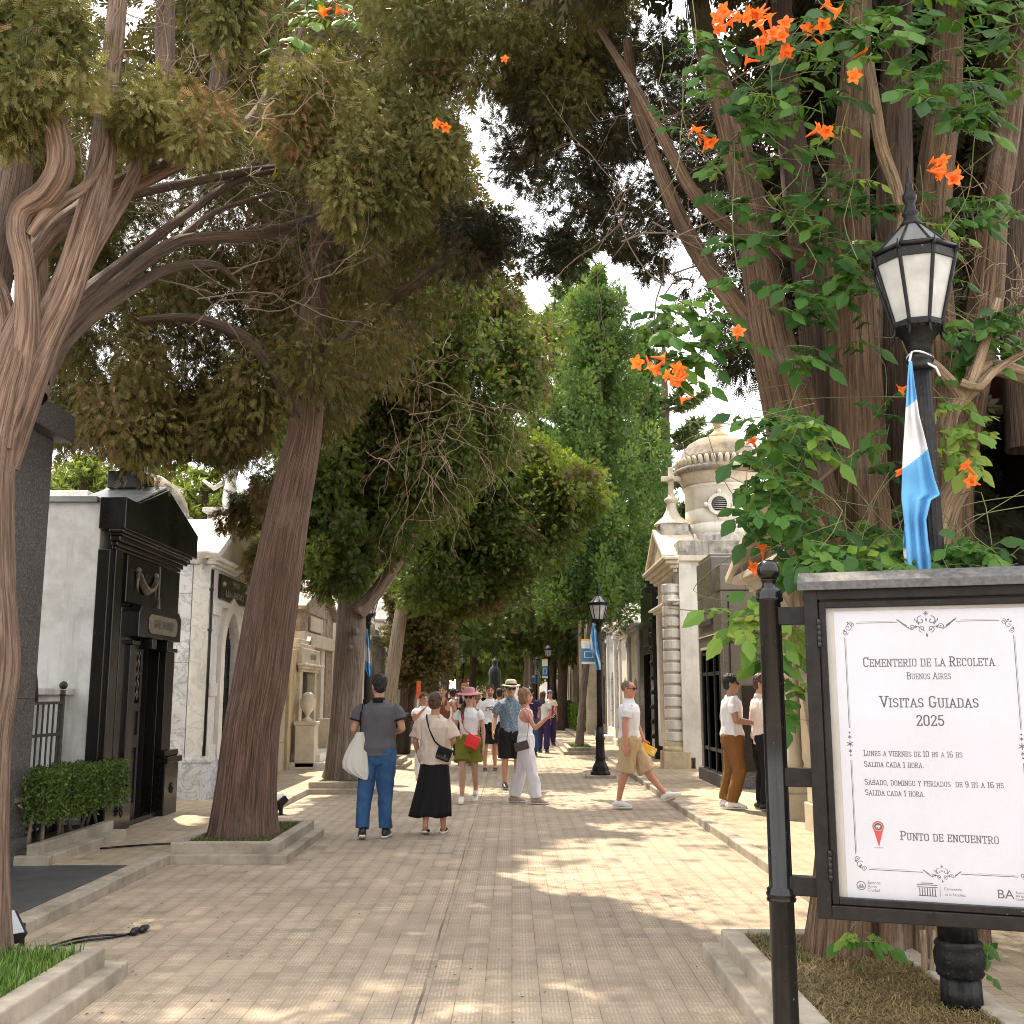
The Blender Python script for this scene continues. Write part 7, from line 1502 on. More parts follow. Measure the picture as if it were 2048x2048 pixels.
for sx in (-1, 1):
    xe = xm + sx * wd_
    for sz, ze in ((1, fz1), (-1, fz0)):
        spiral(b, (xe - sx * .030, ze - sz * .004), .010, 1.4, PI / 2 * sz, -sx * sz); spiral(b, (xe - sx * .004, ze - sz * .036), .010, 1.4, 0 if sx < 0 else PI, sx * sz)
        spiral(b, (xe - sx * .014, ze - sz * .016), .014, 1.1, PI / 4, sx * sz); leafq(b, (xe - sx * .020, ze - sz * .002), PI / 2 - sx * .9, .014, .003); leafq(b, (xe - sx * .002, ze - sz * .022), PI / 2 + sx * .4 * sz, -.014 * sz, .003); leafq(b, (xe - sx * .01, ze - sz * .008), PI * .25, .01, .003)
        strokes(b, [[(xe - sx * .045, ze), (xm + sx * (.105 if sz > 0 else .065), ze)]], 0, 0, 1, .0024); strokes(b, [[(xe - sx * .055, ze + .005), (xm + sx * .12, ze + .005)]], 0, 0, 1, .0009)
    zm = (fz0 + fz1) / 2
    strokes(b, [[(xe, fz1 - .055), (xe, zm + .06)], [(xe, zm - .06), (xe, fz0 + .055)]], 0, 0, 1, .0024); strokes(b, [[(xe + .004, fz1 - .06), (xe + .004, zm + .06)], [(xe + .004, zm - .06), (xe + .004, fz0 + .06)]], 0, 0, 1, .0009)
    star(b, (xe, zm), .0115, 3, .003); star(b, (xe, zm + .026), .006); star(b, (xe, zm - .026), .006); star(b, (xe, zm + .042), .003); star(b, (xe, zm - .042), .003)
    # top crest and bottom motif
    for ze, k, sz in ((fz1 - .004, 1.0, 1), (fz0, .62, 1)):
        spiral(b, (xm + sx * .018 * k, ze + .010 * k), .017 * k, .95, PI / 2, -sx, .003 * k); spiral(b, (xm + sx * .016 * k, ze - .022 * k), .013 * k, 1.2, -PI / 2, sx, .0026 * k)
        spiral(b, (xm + sx * .052 * k, ze - .014 * k), .012 * k, 1.3, PI, -sx, .0026 * k)
        strokes(b, [[(xm + sx * .008 * k, ze - .03 * k), (xm + sx * .03 * k, ze - .012 * k), (xm + sx * .06 * k, ze - .022 * k), (xm + sx * .082 * k, ze - .006 * k), (xm + sx * .098 * k, ze + .012 * k)]], 0, 0, 1, .0026 * k)
        for j in range(5): leafq(b, (xm + sx * (.066 + .007 * j) * k, ze + (-.016 + .005 * j) * k), PI / 2 - sx * .75, .020 * k, .0028 * k)
        for j in range(3): leafq(b, (xm + sx * (.026 + .006 * j) * k, ze + (-.008 + .007 * j) * k), PI / 2 - sx * .3, .013 * k, .003 * k)
        star(b, (xm + sx * .038 * k, ze - .014 * k), .005 * k)
for ze, k in ((fz1 - .004, 1.0), (fz0, .62)): star(b, (xm, ze + .036 * k), .0085 * k, 4, .002 * k); leafq(b, (xm, ze - .035 * k), -PI / 2, .022 * k, .004 * k); leafq(b, (xm, ze + .004 * k), PI / 2, .016 * k, .004 * k)
lb(b, "ornament", INK, pp)
# meeting point pin
pc = pl(1756, 1655); tip = pl(1758, 1696); R = .0205
b = MB(); n = 30; pts = [(pc[0] + R * math.cos(a), pc[1] + R * math.sin(a)) for a in np.linspace(math.radians(-35), math.radians(215), n)] + [(tip[0], tip[1])]; b.add([(x, YP, z) for x, z in pts], [tuple(range(len(pts)))]); pin = lb(b, "map_pin", RED, pp)
b = MB(); ringq(b, pc, .0138, .0152, y=YP - .0004); 
b2 = MB(); b2.add([(pc[0] + .0138 * math.cos(a), YP - .0006, pc[1] + .0138 * math.sin(a)) for a in np.linspace(0, 2 * PI, 29)[:-1]], [tuple(range(28))]); lb(b2, "pin_disc", DGREY, pin)
for dx, s in ((-.0058, .8), (.0058, .8), (0, 1)):
    b.add([(pc[0] + dx + .0021 * math.cos(a) * s, YP - .0010, pc[1] + .0058 * s + .0021 * math.sin(a) * s) for a in np.linspace(0, 2 * PI, 13)[:-1]], [tuple(range(12))])
    b.add([(pc[0] + dx + x * s, YP - .0010, pc[1] + z * s) for x, z in ((-.0026, .0032), (-.0026, -.001), (-.0014, -.001), (-.0014, -.0075), (.0014, -.0075), (.0014, -.001), (.0026, -.001), (.0026, .0032))], [tuple(range(8))])
lb(b, "pin_figures", PAPW, pin)
b = MB(); b.add([(tip[0] + .018 * math.cos(a), YP, tip[1] - .002 + .0022 * math.sin(a)) for a in np.linspace(0, 2 * PI, 21)[:-1]], [tuple(range(20))]); lb(b, "printed_shadow", plain('pale_grey_ink', (.42, .41, .42), .6, 0, .05, 3), pp)
GS = Mt('clear_pane', 0.03); tr = GS.n("ShaderNodeBsdfTransparent"); gl = GS.n("ShaderNodeBsdfGlossy"); gl.inputs["Roughness"].default_value = 0.03; ms = GS.n("ShaderNodeMixShader"); fr = GS.n("ShaderNodeFresnel"); fr.inputs[0].default_value = 1.45
GS.nt.links.new(fr.outputs[0], ms.inputs[0]); GS.nt.links.new(tr.outputs[0], ms.inputs[1]); GS.nt.links.new(gl.outputs[0], ms.inputs[2]); df = GS.n("ShaderNodeBsdfDiffuse"); df.inputs[0].default_value = (.7, .68, .65, 1); m2_ = GS.n("ShaderNodeMixShader"); GS.put(m2_.inputs[0], GS.ramp(GS.noise(5, 6, .7, vec=GS.mapped((1, 1, .35), rot=(0, .6, 0))), [(.45, 0.0), (.8, .16)])); GS.nt.links.new(ms.outputs[0], m2_.inputs[1]); GS.nt.links.new(df.outputs[0], m2_.inputs[2]); GS.nt.links.new(m2_.outputs[0], GS.out.inputs[0])  # pale diffuse streaks: dust plus a painted reflection
b = MB(); b.quad((d0 + dw - .004, 0.004, e0 + dw - .004), (d1 - dw + .004, 0.004, e0 + dw - .004), (d1 - dw + .004, 0.004, e1 - dw + .004), (d0 + dw - .004, 0.004, e1 - dw + .004)); lb(b, "glass", GS.mat, dr)
# posts and brackets
for xp in (-0.135, W + 0.135):
    b = MB(); b.lathe([(0.050, 0.0), (0.048, 0.4), (0.0465, 0.815), (0.054, 0.82), (0.056, 0.828), (0.052, 0.835), (0.056, 0.842), (0.056, 0.85), (0.052, 0.857), (0.054, 0.865), (0.0440, 0.872), (0.0425, 1.955), (0.052, 1.96), (0.054, 1.972), (0.050, 1.980), (0.052, 1.99), (0.047, 2.005), (0.030, 2.015), (0.026, 2.03), (0.030, 2.043), (0.034, 2.046)], (xp, 0.04, 0), 36)
    po = lb(b, "post", MAT['gloss_black']); b = MB(); b.ball((xp, 0.04, 2.083), 0.045, 28); lb(b, "ball_finial", MAT['gloss_black'], po)
    for z in (1.90, 1.28, 0.88):
        b = MB(); x0_, x1_ = (xp, 0.0) if xp < 0 else (W, xp); b.box(x0_, x1_, 0.015, 0.065, z - 0.035, z + 0.035); lb(b, "bracket", MAT['sign_steel'], bevel=0.003)

# ================================================================== small things in the road
t = thing("litter_bin", (-2.85 + .05, 28.6, 0), "black round litter bin behind the two walkers seen from behind", "litter bin"); p = gnd(805, 1512); t.location = (p.x, p.y, 0); L_ = t.location
b = MB(); b.lathe([(0.20, 0.04), (0.21, 0.1), (0.245, 0.86), (0.25, 0.88)], L_, 24, flute=24, fl=.03); b.build("body", MAT['iron'], t)
b = MB(); b.lathe([(0.25, 0.97), (0.26, 1.0), (0.25, 1.05), (0.16, 1.12), (0.02, 1.14)], L_, 24); [b.tube([(L_.x + .23 * math.cos(a), L_.y + .23 * math.sin(a), .86), (L_.x + .23 * math.cos(a), L_.y + .23 * math.sin(a), 1.0)], .02, 6) for a in (0.5, 2.1, 3.6, 5.2)]; b.build("lid", MAT['gloss_black'], t)
b = MB(); b.lathe([(0.22, 0), (0.20, 0.05)], L_, 20); b.build("base", MAT['concrete'], t)
def floodlight(p, ang, label, s=1.0):
    t = thing("floodlight", p, label, "floodlight", "ground floodlights", rz=ang); lc = lambda b, n, m: b.build(n, m, t, local=True, bevel=.004)
    b = MB(); b.prism([(-.09 * s, .10 * s), (.05 * s, .20 * s), (.09 * s, .15 * s), (-.03 * s, .04 * s)], 'x', -.13 * s, .13 * s); lc(b, "housing", MAT['iron'])
    b = MB(); b.prism([(-.088 * s, .105 * s), (.046 * s, .203 * s), (.044 * s, .207 * s), (-.090 * s, .109 * s)], 'x', -.11 * s, .11 * s); lc(b, "glass", plain('floodlight_glass', (.35, .37, .4), .1, 0, .1, 5))
    b = MB(); b.box(-.15 * s, -.135 * s, -.02 * s, .02 * s, 0, .14 * s); b.box(.135 * s, .15 * s, -.02 * s, .02 * s, 0, .14 * s); b.box(-.15 * s, .15 * s, -.03 * s, .03 * s, 0, .012 * s); lc(b, "bracket", MAT['iron']); return t
p = gnd(556, 1628); floodlight((p.x - .02, p.y, 0.0), math.radians(-60), "small black floodlight beside the leaning reddish trunk", 1.25)
p = gnd(2, 1912); floodlight((p.x - .06, p.y + .05, 0.0), math.radians(50), "black floodlight by the kerb at the left edge", 1.15)
t = thing("extension_cable", gnd(150, 1905), "black extension cable lying across the pavers near the grass planter", "cable")
for k, seq in enumerate(([(-20, 1925), (40, 1915), (90, 1902), (130, 1890), (180, 1880), (225, 1875), (262, 1867)], [(-20, 1922), (50, 1908), (100, 1892), (150, 1878), (200, 1871), (250, 1869), (270, 1866)])):
    pts = [gnd(x, y, .012) for x, y in seq]; b = MB(); b.tube(smooth_path(pts, [.008] * len(pts), .05)[0], 0.0075, 8); b.build("cord", MAT['gloss_black'], t)
for (x0, y0), (x1, y1) in (((262, 1867), (275, 1859)), ((278, 1862), (294, 1854))):
    b = MB(); b.tube([gnd(x0, y0, .02), gnd((x0 + x1) / 2, (y0 + y1) / 2, .028), gnd(x1, y1, .024)], [.014, .026, .018], 10); b.build("plug", MAT['iron'], t)
t = thing("cable_strip", gnd(260, 1695), "thin dark cable running across the pavement to the leaning trunk", "cable"); pts = [gnd(200, 1697, .09), gnd(260, 1692, .09), gnd(320, 1688, .09), gnd(383, 1686, .10)]
b = MB(); b.tube(smooth_path(pts, [.01] * 4, .1)[0], .010, 6); b.build("cord", MAT['gloss_black'], t); b = MB(); c = gnd(388, 1686, .11); b.box(c.x - .06, c.x + .06, c.y - .05, c.y + .05, .08, .16); b.build("junction_box", MAT['dirt'], t, bevel=.01)
# ================================================================== people
def skin_mat(name, c):
    m = Mt(name, 0.5, spec=0.4); m.base(m.ramp(m.noise(9, 4), [(0.3, tuple(x * .88 for x in c)), (0.7, c)]))
    m.b.inputs["Subsurface Weight"].default_value = 0.08; m.b.inputs["Subsurface Scale"].default_value = 0.02; return m.mat
SK = {'fair': skin_mat('fair_skin', (0.56, 0.34, 0.25)), 'tan': skin_mat('tanned_skin', (0.47, 0.255, 0.16)), 'red': skin_mat('sunburnt_skin', (0.56, 0.27, 0.18)), 'brown': skin_mat('brown_skin', (0.36, 0.20, 0.13))}
EYE = plain('dark_eye', (0.02, 0.016, 0.014), 0.3); LIP = plain('lips', (0.42, 0.16, 0.13), 0.5); BEARD = plain('short_beard', (0.17, 0.085, 0.05), 0.8)
def cloth(name, c, pattern=None, rough=0.85, var=0.10):
    m = Mt(name, rough, spec=0.2); col = m.ramp(m.noise(4, 4), [(0.3, tuple(x * (1 - var) for x in c)), (0.7, c)])
    if pattern: col = pattern(m, col)
    m.base(col); m.bump(m.math('ADD', m.noise(7, 4, 0.5), m.math('MULTIPLY', m.noise(240, 2), 0.05)), 0.45, 0.03); return m.mat
CL = {}
def elltube(b, path, rad, ref=(1, 0, 0), seg=16, cap0=True, cap1=True):
    """closed tube with elliptical sections: rad = (along ref, across); rounded ends"""
    P = [Vector(p) for p in path]; R = [r if hasattr(r, '__len__') else (r, r) for r in rad]; n = len(P); ref = Vector(ref)
    T = [(P[min(i + 1, n - 1)] - P[max(i - 1, 0)]).normalized() for i in range(n)]
    def ring(p, t, ra, rb):
        s = ref - t * ref.dot(t); s = s.normalized() if s.length > 0.05 else t.orthogonal().normalized(); u = t.cross(s)
        return [p + s * (ra * math.cos(2 * PI * k / seg)) + u * (rb * math.sin(2 * PI * k / seg)) for k in range(seg)]
    rings = []
    if cap0:
        for a in (0.25, 0.7): m = min(R[0]); rings.append(ring(P[0] - T[0] * m * math.cos(a * PI / 2), T[0], R[0][0] * math.sin(a * PI / 2), R[0][1] * math.sin(a * PI / 2)))
    rings += [ring(P[i], T[i], *R[i]) for i in range(n)]
    if cap1:
        for a in (0.7, 0.25): m = min(R[-1]); rings.append(ring(P[-1] + T[-1] * m * math.cos(a * PI / 2), T[-1], R[-1][0] * math.sin(a * PI / 2), R[-1][1] * math.sin(a * PI / 2)))
    vs_ = [p for r in rings for p in r]; m = len(rings)
    fs = [(i * seg + k, i * seg + (k + 1) % seg, (i + 1) * seg + (k + 1) % seg, (i + 1) * seg + k) for i in range(m - 1) for k in range(seg)] + [tuple(range(seg - 1, -1, -1)), tuple((m - 1) * seg + k for k in range(seg))]
    b.add(vs_, fs, 0, True)
def fused(b, name, mats, parent, voxel, smooth=2, wrinkle=0.0, wf=(9, 9, 4), paint=None, seed=0.0):
    """voxel-remesh the collected lofts into one continuous skin, with optional cloth folds"""
    me = bpy.data.meshes.new('tmp'); me.from_pydata(b.v, [], b.f); me.update(); o = bpy.data.objects.new('tmp', me); COL.objects.link(o)
    r = o.modifiers.new('r', 'REMESH'); r.mode = 'VOXEL'; r.voxel_size = voxel; s = o.modifiers.new('s', 'SMOOTH'); s.factor = 0.5; s.iterations = smooth
    dg = bpy.context.evaluated_depsgraph_get(); m2 = bpy.data.meshes.new_from_object(o.evaluated_get(dg)); bpy.data.objects.remove(o); bpy.data.meshes.remove(me)
    m2.name = name; m2.materials.clear()
    for mt in (mats if isinstance(mats, list) else [mats]): m2.materials.append(mt)
    if wrinkle:
        n = len(m2.vertices); co = np.empty(n * 3, np.float32); no = np.empty(n * 3, np.float32); m2.vertices.foreach_get('co', co); m2.vertices.foreach_get('normal', no); co = co.reshape(-1, 3); no = no.reshape(-1, 3)
        d = np.array([mnoise.noise(Vector((c[0] * wf[0] + seed, c[1] * wf[1], c[2] * wf[2] + 0.5 * math.sin(c[0] * 9)))) for c in co]); d = d + 0.5 * np.array([mnoise.noise(Vector((c[0] * wf[0] * 2.3, c[1] * wf[1] * 2.3 + seed, c[2] * wf[2] * 2))) for c in co])
        co += no * (d * wrinkle)[:, None]; m2.vertices.foreach_set('co', co.ravel())
    if paint:
        for p in m2.polygons:
            k = paint(p.center)
            if k: p.material_index = k
    m2.polygons.foreach_set('use_smooth', [True] * len(m2.polygons)); m2.update(); return link_mesh(name, m2, parent)
def person(loc, rz, H, label, skin='fair', fem=False, top=None, bottom=None, hair=None, shoes=None, arms=None, legs=None, head=(0, 0), build=1.0, near=True, group=None, beard=False, hatted=None, shades=False, extra=None):
    """local frame: faces -y, x to its left as seen from the front reversed; heights for a 1.75 m figure, scaled by H"""
    t = thing("person", loc, label, "person", group, rz); k = H / 1.75; V = lambda x, y, z: (x * k, y * k, z * k)
    sw = (0.165 if fem else 0.19) * (0.5 + 0.5 * build); hw = 0.095
    A = {'L': [(-sw, 0, 1.42), (-sw - .05, .02, 1.14), (-sw - .04, -.06, .90)], 'R': [(sw, 0, 1.42), (sw + .05, .02, 1.14), (sw + .04, -.06, .90)]}
    Lg = {'L': [(-hw, 0, .92), (-hw - .01, -.02, .50), (-hw - .01, .02, .09), -0.0], 'R': [(hw, 0, .92), (hw + .01, -.02, .50), (hw + .01, .02, .09), 0.0]}
    if arms: A.update({a: [A[a][0]] + list(v) for a, v in arms.items()})
    if legs: Lg.update({a: list(v) for a, v in legs.items()})
    PT = {a: (v[4] if len(v) > 4 else 0.0) for a, v in Lg.items()}; Lg = {a: v[:4] for a, v in Lg.items()}
    vx = (0.0085 if near else 0.014) * k
    tw = build
    TOR = [(.90, .135, .105), (.97, .165 if fem else .155, .118), (1.08, .128 if fem else .142, .098), (1.20, .140 if fem else .158, .108), (1.32, .15 if fem else .172, .112 if not fem else .118), (1.40, .135 if fem else .155, .095), (1.45, .085, .072), (1.49, .056, .058), (1.545, .052, .056)]
    b = MB()
    elltube(b, [V(0, .005 if z > 1.4 else 0, z) for z, a, c in TOR], [(a * tw * k if z < 1.42 else a * k, c * tw * k if z < 1.42 else c * k) for z, a, c in TOR], seg=20)
    # head
    hy, hx = head; hd = MB()
    HP = [(1.522, .030, .030, -.052), (1.540, .046, .055, -.030), (1.565, .058, .074, -.016), (1.595, .066, .086, -.006), (1.63, .071, .094, .004), (1.665, .073, .098, .010), (1.70, .069, .092, .014), (1.725, .055, .074, .016), (1.742, .034, .046, .018), (1.75, .012, .016, .018)]
    n = 20; vs_ = []
    for z, a, c, yo in HP:
        for j in range(n):
            th = 2 * PI * j / n; vs_.append(V(a * math.cos(th), yo + c * math.sin(th), z))
    hd.add(vs_, [(i * n + j, i * n + (j + 1) % n, (i + 1) * n + (j + 1) % n, (i + 1) * n + j) for i in range(len(HP) - 1) for j in range(n)] + [tuple(range(n - 1, -1, -1)), tuple((len(HP) - 1) * n + j for j in range(n))])
    elltube(hd, [V(0, -.088, 1.648), V(0, -.100, 1.622), V(0, -.112, 1.604), V(0, -.098, 1.596)], [.008 * k, .011 * k, .0145 * k, .012 * k], seg=8)
    for s in (-1, 1):
        elltube(hd, [V(s * .073, .010, 1.595), V(s * .080, .018, 1.62), V(s * .080, .022, 1.648)], [(.006 * k, .014 * k), (.007 * k, .019 * k), (.006 * k, .016 * k)], seg=8)
        elltube(hd, [V(s * .012, -.088, 1.664), V(s * .045, -.083, 1.668)], [.0085 * k, .008 * k], seg=6)
    elltube(hd, [V(-.02, -.084, 1.571), V(.02, -.084, 1.571)], [.010 * k, .010 * k], seg=6)
    piv = Vector(V(0, .01, 1.53)); hm = Matrix.Translation(piv) @ Matrix.Rotation(hy, 4, 'Z') @ Matrix.Rotation(hx, 4, 'X') @ Matrix.Translation(-piv)
    hw_ = lambda p: tuple(hm @ Vector(p)); b.add([hw_(p) for p in hd.v], hd.f); hinv = hm.inverted()
    armr = .9 if fem else 1.05
    for s_, (sh, el, wr) in A.items():
        sg_ = -1 if s_ == 'L' else 1; sh, el, wr = Vector(sh), Vector(el), Vector(wr)
        elltube(b, [V(sg_ * .10, .005, 1.385), V(*(sh + Vector((-sg_ * .012, 0, -.03)))), V(*sh.lerp(el, .35)), V(*sh.lerp(el, .75)), V(*el)], [.046 * armr * k, .050 * armr * k, .046 * armr * k, .041 * armr * k, .038 * armr * k], seg=12)
        elltube(b, [V(*el), V(*el.lerp(wr, .3)), V(*el.lerp(wr, .7)), V(*wr)], [.038 * armr * k, .041 * armr * k, .032 * armr * k, .026 * armr * k], seg=12)
        d = (wr - el).normalized(); pr = Vector((0, 1, 0)) if abs(d.y) < .8 else Vector((0, 0, 1)); sd = (pr - d * pr.dot(d)).normalized(); nm = d.cross(sd); cu = nm * (sg_ * -1)
        elltube(b, [V(*wr), V(*(wr + d * .04)), V(*(wr + d * .085))], [(.024 * k, .020 * k), (.036 * k, .016 * k), (.037 * k, .014 * k)], ref=sd, seg=10)
        for j, L in enumerate((.066, .075, .070, .056)):
            q = wr + d * .088 + sd * ((j - 1.5) * .0195); q2 = q + d * L * .5 + cu * .008; q3 = q2 + d * L * .36 + cu * .022; elltube(b, [V(*(q - d * .02)), V(*q), V(*q2), V(*q3)], [.0088 * k, .0088 * k, .0082 * k, .007 * k], seg=8)
        q = wr + d * .03 - sd * .030; q2 = q + d * .032 - sd * .026 + cu * .010; q3 = q2 + d * .028 - sd * .006 + cu * .012; elltube(b, [V(*(q + sd * .012)), V(*q), V(*q2), V(*q3)], [.012 * k, .012 * k, .010 * k, .008 * k], seg=8)
    for s_, (hp, kn, an, ft) in Lg.items():
        hp, kn, an = Vector(hp), Vector(kn), Vector(an); bk = Vector((0, .012, 0))
        elltube(b, [V(*hp), V(*hp.lerp(kn, .3)), V(*hp.lerp(kn, .75)), V(*kn), V(*(kn.lerp(an, .28) + bk)), V(*(kn.lerp(an, .65) + bk * .5)), V(*an)], [.092 * k, .085 * k, .062 * k, .054 * k, .057 * k, .042 * k, .034 * k], seg=14)
        a = ft; fd = Vector((math.sin(a), -math.cos(a), 0))
        elltube(b, [V(*an), V(*(an + fd * .03 + Vector((0, 0, -.045)))), V(*(an + fd * .12 + Vector((0, 0, -.062))))], [.034 * k, .034 * k, (.036 * k, .018 * k)], seg=10)
    def paint(c):
        p = hinv @ c; x, y, z = p.x / k, p.y / k, p.z / k
        if y > -.055 or z < 1.50 or z > 1.70 or abs(x) > .07: return 0
        if 1.632 < z < 1.650 and .016 < abs(x) < .048 and y < -.07: return 1
        if 1.668 < z < 1.678 and .014 < abs(x) < .052: return 3
        if 1.566 < z < 1.578 and abs(x) < .026 and y < -.075: return 2
        if beard == 'moustache': return 3 if 1.578 < z < 1.592 and abs(x) < .034 else 0
        if beard and (z < 1.562 or (z < 1.585 and abs(x) > .028) or (1.578 < z < 1.590 and abs(x) < .03)): return 3
        return 0
    fused(b, "body", [SK[skin], EYE, LIP, BEARD], t, vx, 1, paint=paint)
    # hair
    if hair:
        mat, style = hair; b = MB()
        def E(c, r): bb = MB(); bb.ball(V(*c), 1, 18, sz=tuple(q * k for q in r)); b.add([hw_(p) for p in bb.v], bb.f)
        if style == 'buzz': E((0, .020, 1.668), (.0775, .096, .088))
        elif style == 'bald': E((0, .035, 1.645), (.0765, .080, .060))
        else:
            E((0, .022, 1.676), (.086, .103, .100))
            if style == 'short': E((0, .045, 1.625), (.072, .070, .075))
            if style == 'tousled': E((0, .045, 1.625), (.074, .072, .08)); E((.02, -.035, 1.735), (.055, .055, .04)); E((-.03, 0, 1.742), (.05, .06, .035))
            if style == 'cropped': E((0, .04, 1.63), (.080, .076, .085)); E((-.062, .005, 1.63), (.022, .045, .055)); E((.062, .005, 1.63), (.022, .045, .055)); E((0, .055, 1.58), (.055, .045, .04))
            if style == 'bob':
                for s in (-1, 1): E((s * .062, .015, 1.60), (.036, .055, .085))
                E((0, .06, 1.59), (.078, .055, .09)); E((0, .03, 1.68), (.088, .10, .09))
            if style == 'ponytail':
                E((0, .05, 1.62), (.072, .06, .07)); bb = MB(); elltube(bb, [V(-.05, .05, 1.60), V(-.085, 0, 1.52), V(-.095, -.06, 1.44), V(-.09, -.10, 1.34), V(-.085, -.11, 1.24)], [.03 * k, .036 * k, .034 * k, .028 * k, .012 * k]); b.add([p for p in bb.v], bb.f)
            if style == 'long': E((0, .05, 1.60), (.085, .06, .10)); bb = MB(); elltube(bb, [V(0, .07, 1.60), V(0, .10, 1.48), V(0, .11, 1.36)], [(.08 * k, .04 * k), (.09 * k, .04 * k), (.06 * k, .02 * k)]); b.add(bb.v, bb.f)
        fused(b, "hair", mat, t, vx, 1, wrinkle=0.004 if style == 'buzz' else 0.012, wf=(38, 38, 16), seed=H * 7)
    if hatted:
        mat, band, rim, drop = hatted; b = MB(); prof = [(.098, 1.70), (.096, 1.735), (.088, 1.78), (.06, 1.80), (.01, 1.805)]; n = 36; vs_ = []; R_ = [(rim, 1.705 - drop), (rim * .96, 1.709 - drop * .85), (rim * .75, 1.709 - drop * .3), (.100, 1.705)] + [(r, z) for r, z in prof]
        for r, z in R_:
            for j in range(n): th = 2 * PI * j / n; vs_.append(hw_(V(r * math.cos(th), .012 + r * 1.08 * math.sin(th), z + (.012 * math.cos(2 * th) if r > .11 else 0))))
        b.add(vs_, [(i * n + j, i * n + (j + 1) % n, (i + 1) * n + (j + 1) % n, (i + 1) * n + j) for i in range(len(R_) - 1) for j in range(n)] + [tuple((len(R_) - 1) * n + j for j in range(n))], 0, True)
        ht = b.build("hat", mat, t, local=True, solid=0.004)
        if band: b = MB(); n = 36; vs_ = [hw_(V(r * math.cos(2 * PI * j / n), .012 + r * 1.08 * math.sin(2 * PI * j / n), z)) for r, z in ((.1005, 1.707), (.0995, 1.73)) for j in range(n)]; b.add(vs_, [(j, (j + 1) % n, n + (j + 1) % n, n + j) for j in range(n)]); b.build("hat_band", band, ht, local=True)
    if shades:
        b = MB()
        for s in (-1, 1):
            bb = MB(); bb.ball(V(s * .034, -.093, 1.640), 1, 14, sz=(.026 * k, .009 * k, .022 * k)); b.add([hw_(p) for p in bb.v], bb.f, 0, True); bb = MB(); bb.tube([V(s * .058, -.085, 1.645), V(s * .078, -.02, 1.648), V(s * .08, .03, 1.640)], .0035 * k, 5); b.add([hw_(p) for p in bb.v], bb.f)
        bb = MB(); bb.tube([V(-.015, -.097, 1.646), V(.015, -.097, 1.646)], .004 * k, 5); b.add([hw_(p) for p in bb.v], bb.f); b.build("sunglasses", MAT['gloss_black'], t, local=True)
    # clothes
    if top:
        mat, style, hem = top['mat'], top.get('style', 'tee'), top.get('hem', .92); e = top.get('ease', .022); b = MB()
        prof = [(z, a * tw + e, c * tw + e * .95) for z, a, c in TOR if z <= 1.41 and z > hem] + [(1.44, .118, .088)]; a0 = np.interp(hem, [q[0] for q in TOR], [q[1] for q in TOR]) * tw + e * top.get('flare', 1.15); c0 = np.interp(hem, [q[0] for q in TOR], [q[2] for q in TOR]) * tw + e * 1.2
        prof = [(hem, a0, c0)] + prof
        if style != 'tank': prof += [(1.478, .078, .074)]
        elif True: prof = [q for q in prof if q[0] < 1.31] + [(1.34, .115, .122)]
        elltube(b, [V(0, .004, z) for z, a, c in prof], [(a * k, c * k) for z, a, c in prof], seg=24, cap0=False, cap1=False)
        sl = top.get('sleeve', .55)
        if sl > 0 and style != 'tank':
            for s_, (sh, el, wr) in A.items():
                sg_ = -1 if s_ == 'L' else 1; sh, el, wr = Vector(sh), Vector(el), Vector(wr); pts = [V(sg_ * .07, .005, 1.372), V(*(sh + Vector((-sg_ * .012, 0, -.030))))]; rr = [.066 * k, (.064 + e * .3) * k]; w1 = top.get('wide', 1.0)
                if sl <= 1: pts += [V(*sh.lerp(el, sl * .55)), V(*sh.lerp(el, sl))]; rr += [(.062 + e * .45) * w1 * k, (.058 + e * .6) * w1 * k]
                else: pts += [V(*sh.lerp(el, .6)), V(*el), V(*el.lerp(wr, sl - 1))]; rr += [(.056 + e * .5) * k, (.05 + e * .5) * k, (.043 + e * .5) * k]
                elltube(b, pts, rr, seg=14, cap0=True, cap1=False)
        o = fused(b, top.get('name', "shirt"), mat, t, vx * 1.05, 2, wrinkle=top.get('wr', .010) * 1.7 * k, wf=(9, 9, 4), seed=H * 13 + loc[0], paint=top.get('paint'))
        if style == 'tank':
            b = MB()
            for s in (-1, 1): b.tube([V(s * .085, -.105, 1.33), V(s * .088, -.085, 1.41), V(s * .085, 0.0, 1.452), V(s * .08, .07, 1.42), V(s * .075, .10, 1.34)], top.get('strap', .010) * k, 6)
            b.build("strap", mat, o, local=True)
        if style == 'polo':
            b = MB(); n = 24; vs_ = [V(r * math.cos(2 * PI * j / n), .006 + r * 1.05 * math.sin(2 * PI * j / n), z - (.022 if 2 * PI * j / n > PI and z < 1.46 else 0)) for r, z in ((.084, 1.452), (.066, 1.50), (.060, 1.505)) for j in range(n)]; b.add(vs_, [(i * n + j, i * n + (j + 1) % n, (i + 1) * n + (j + 1) % n, (i + 1) * n + j) for i in range(2) for j in range(n)], 0, True); b.build("collar", top.get('collar', mat), o, local=True, solid=.006)
        if top.get('cuff'):
            for s_, (sh, el, wr) in A.items():
                sh, el = Vector(sh), Vector(el); b = MB(); elltube(b, [V(*sh.lerp(el, sl - .02)), V(*sh.lerp(el, sl + .035))], [(.060 + e * .7) * k] * 2, seg=18, cap0=False, cap1=False); b.build("cuff", top['cuff'], o, local=True)
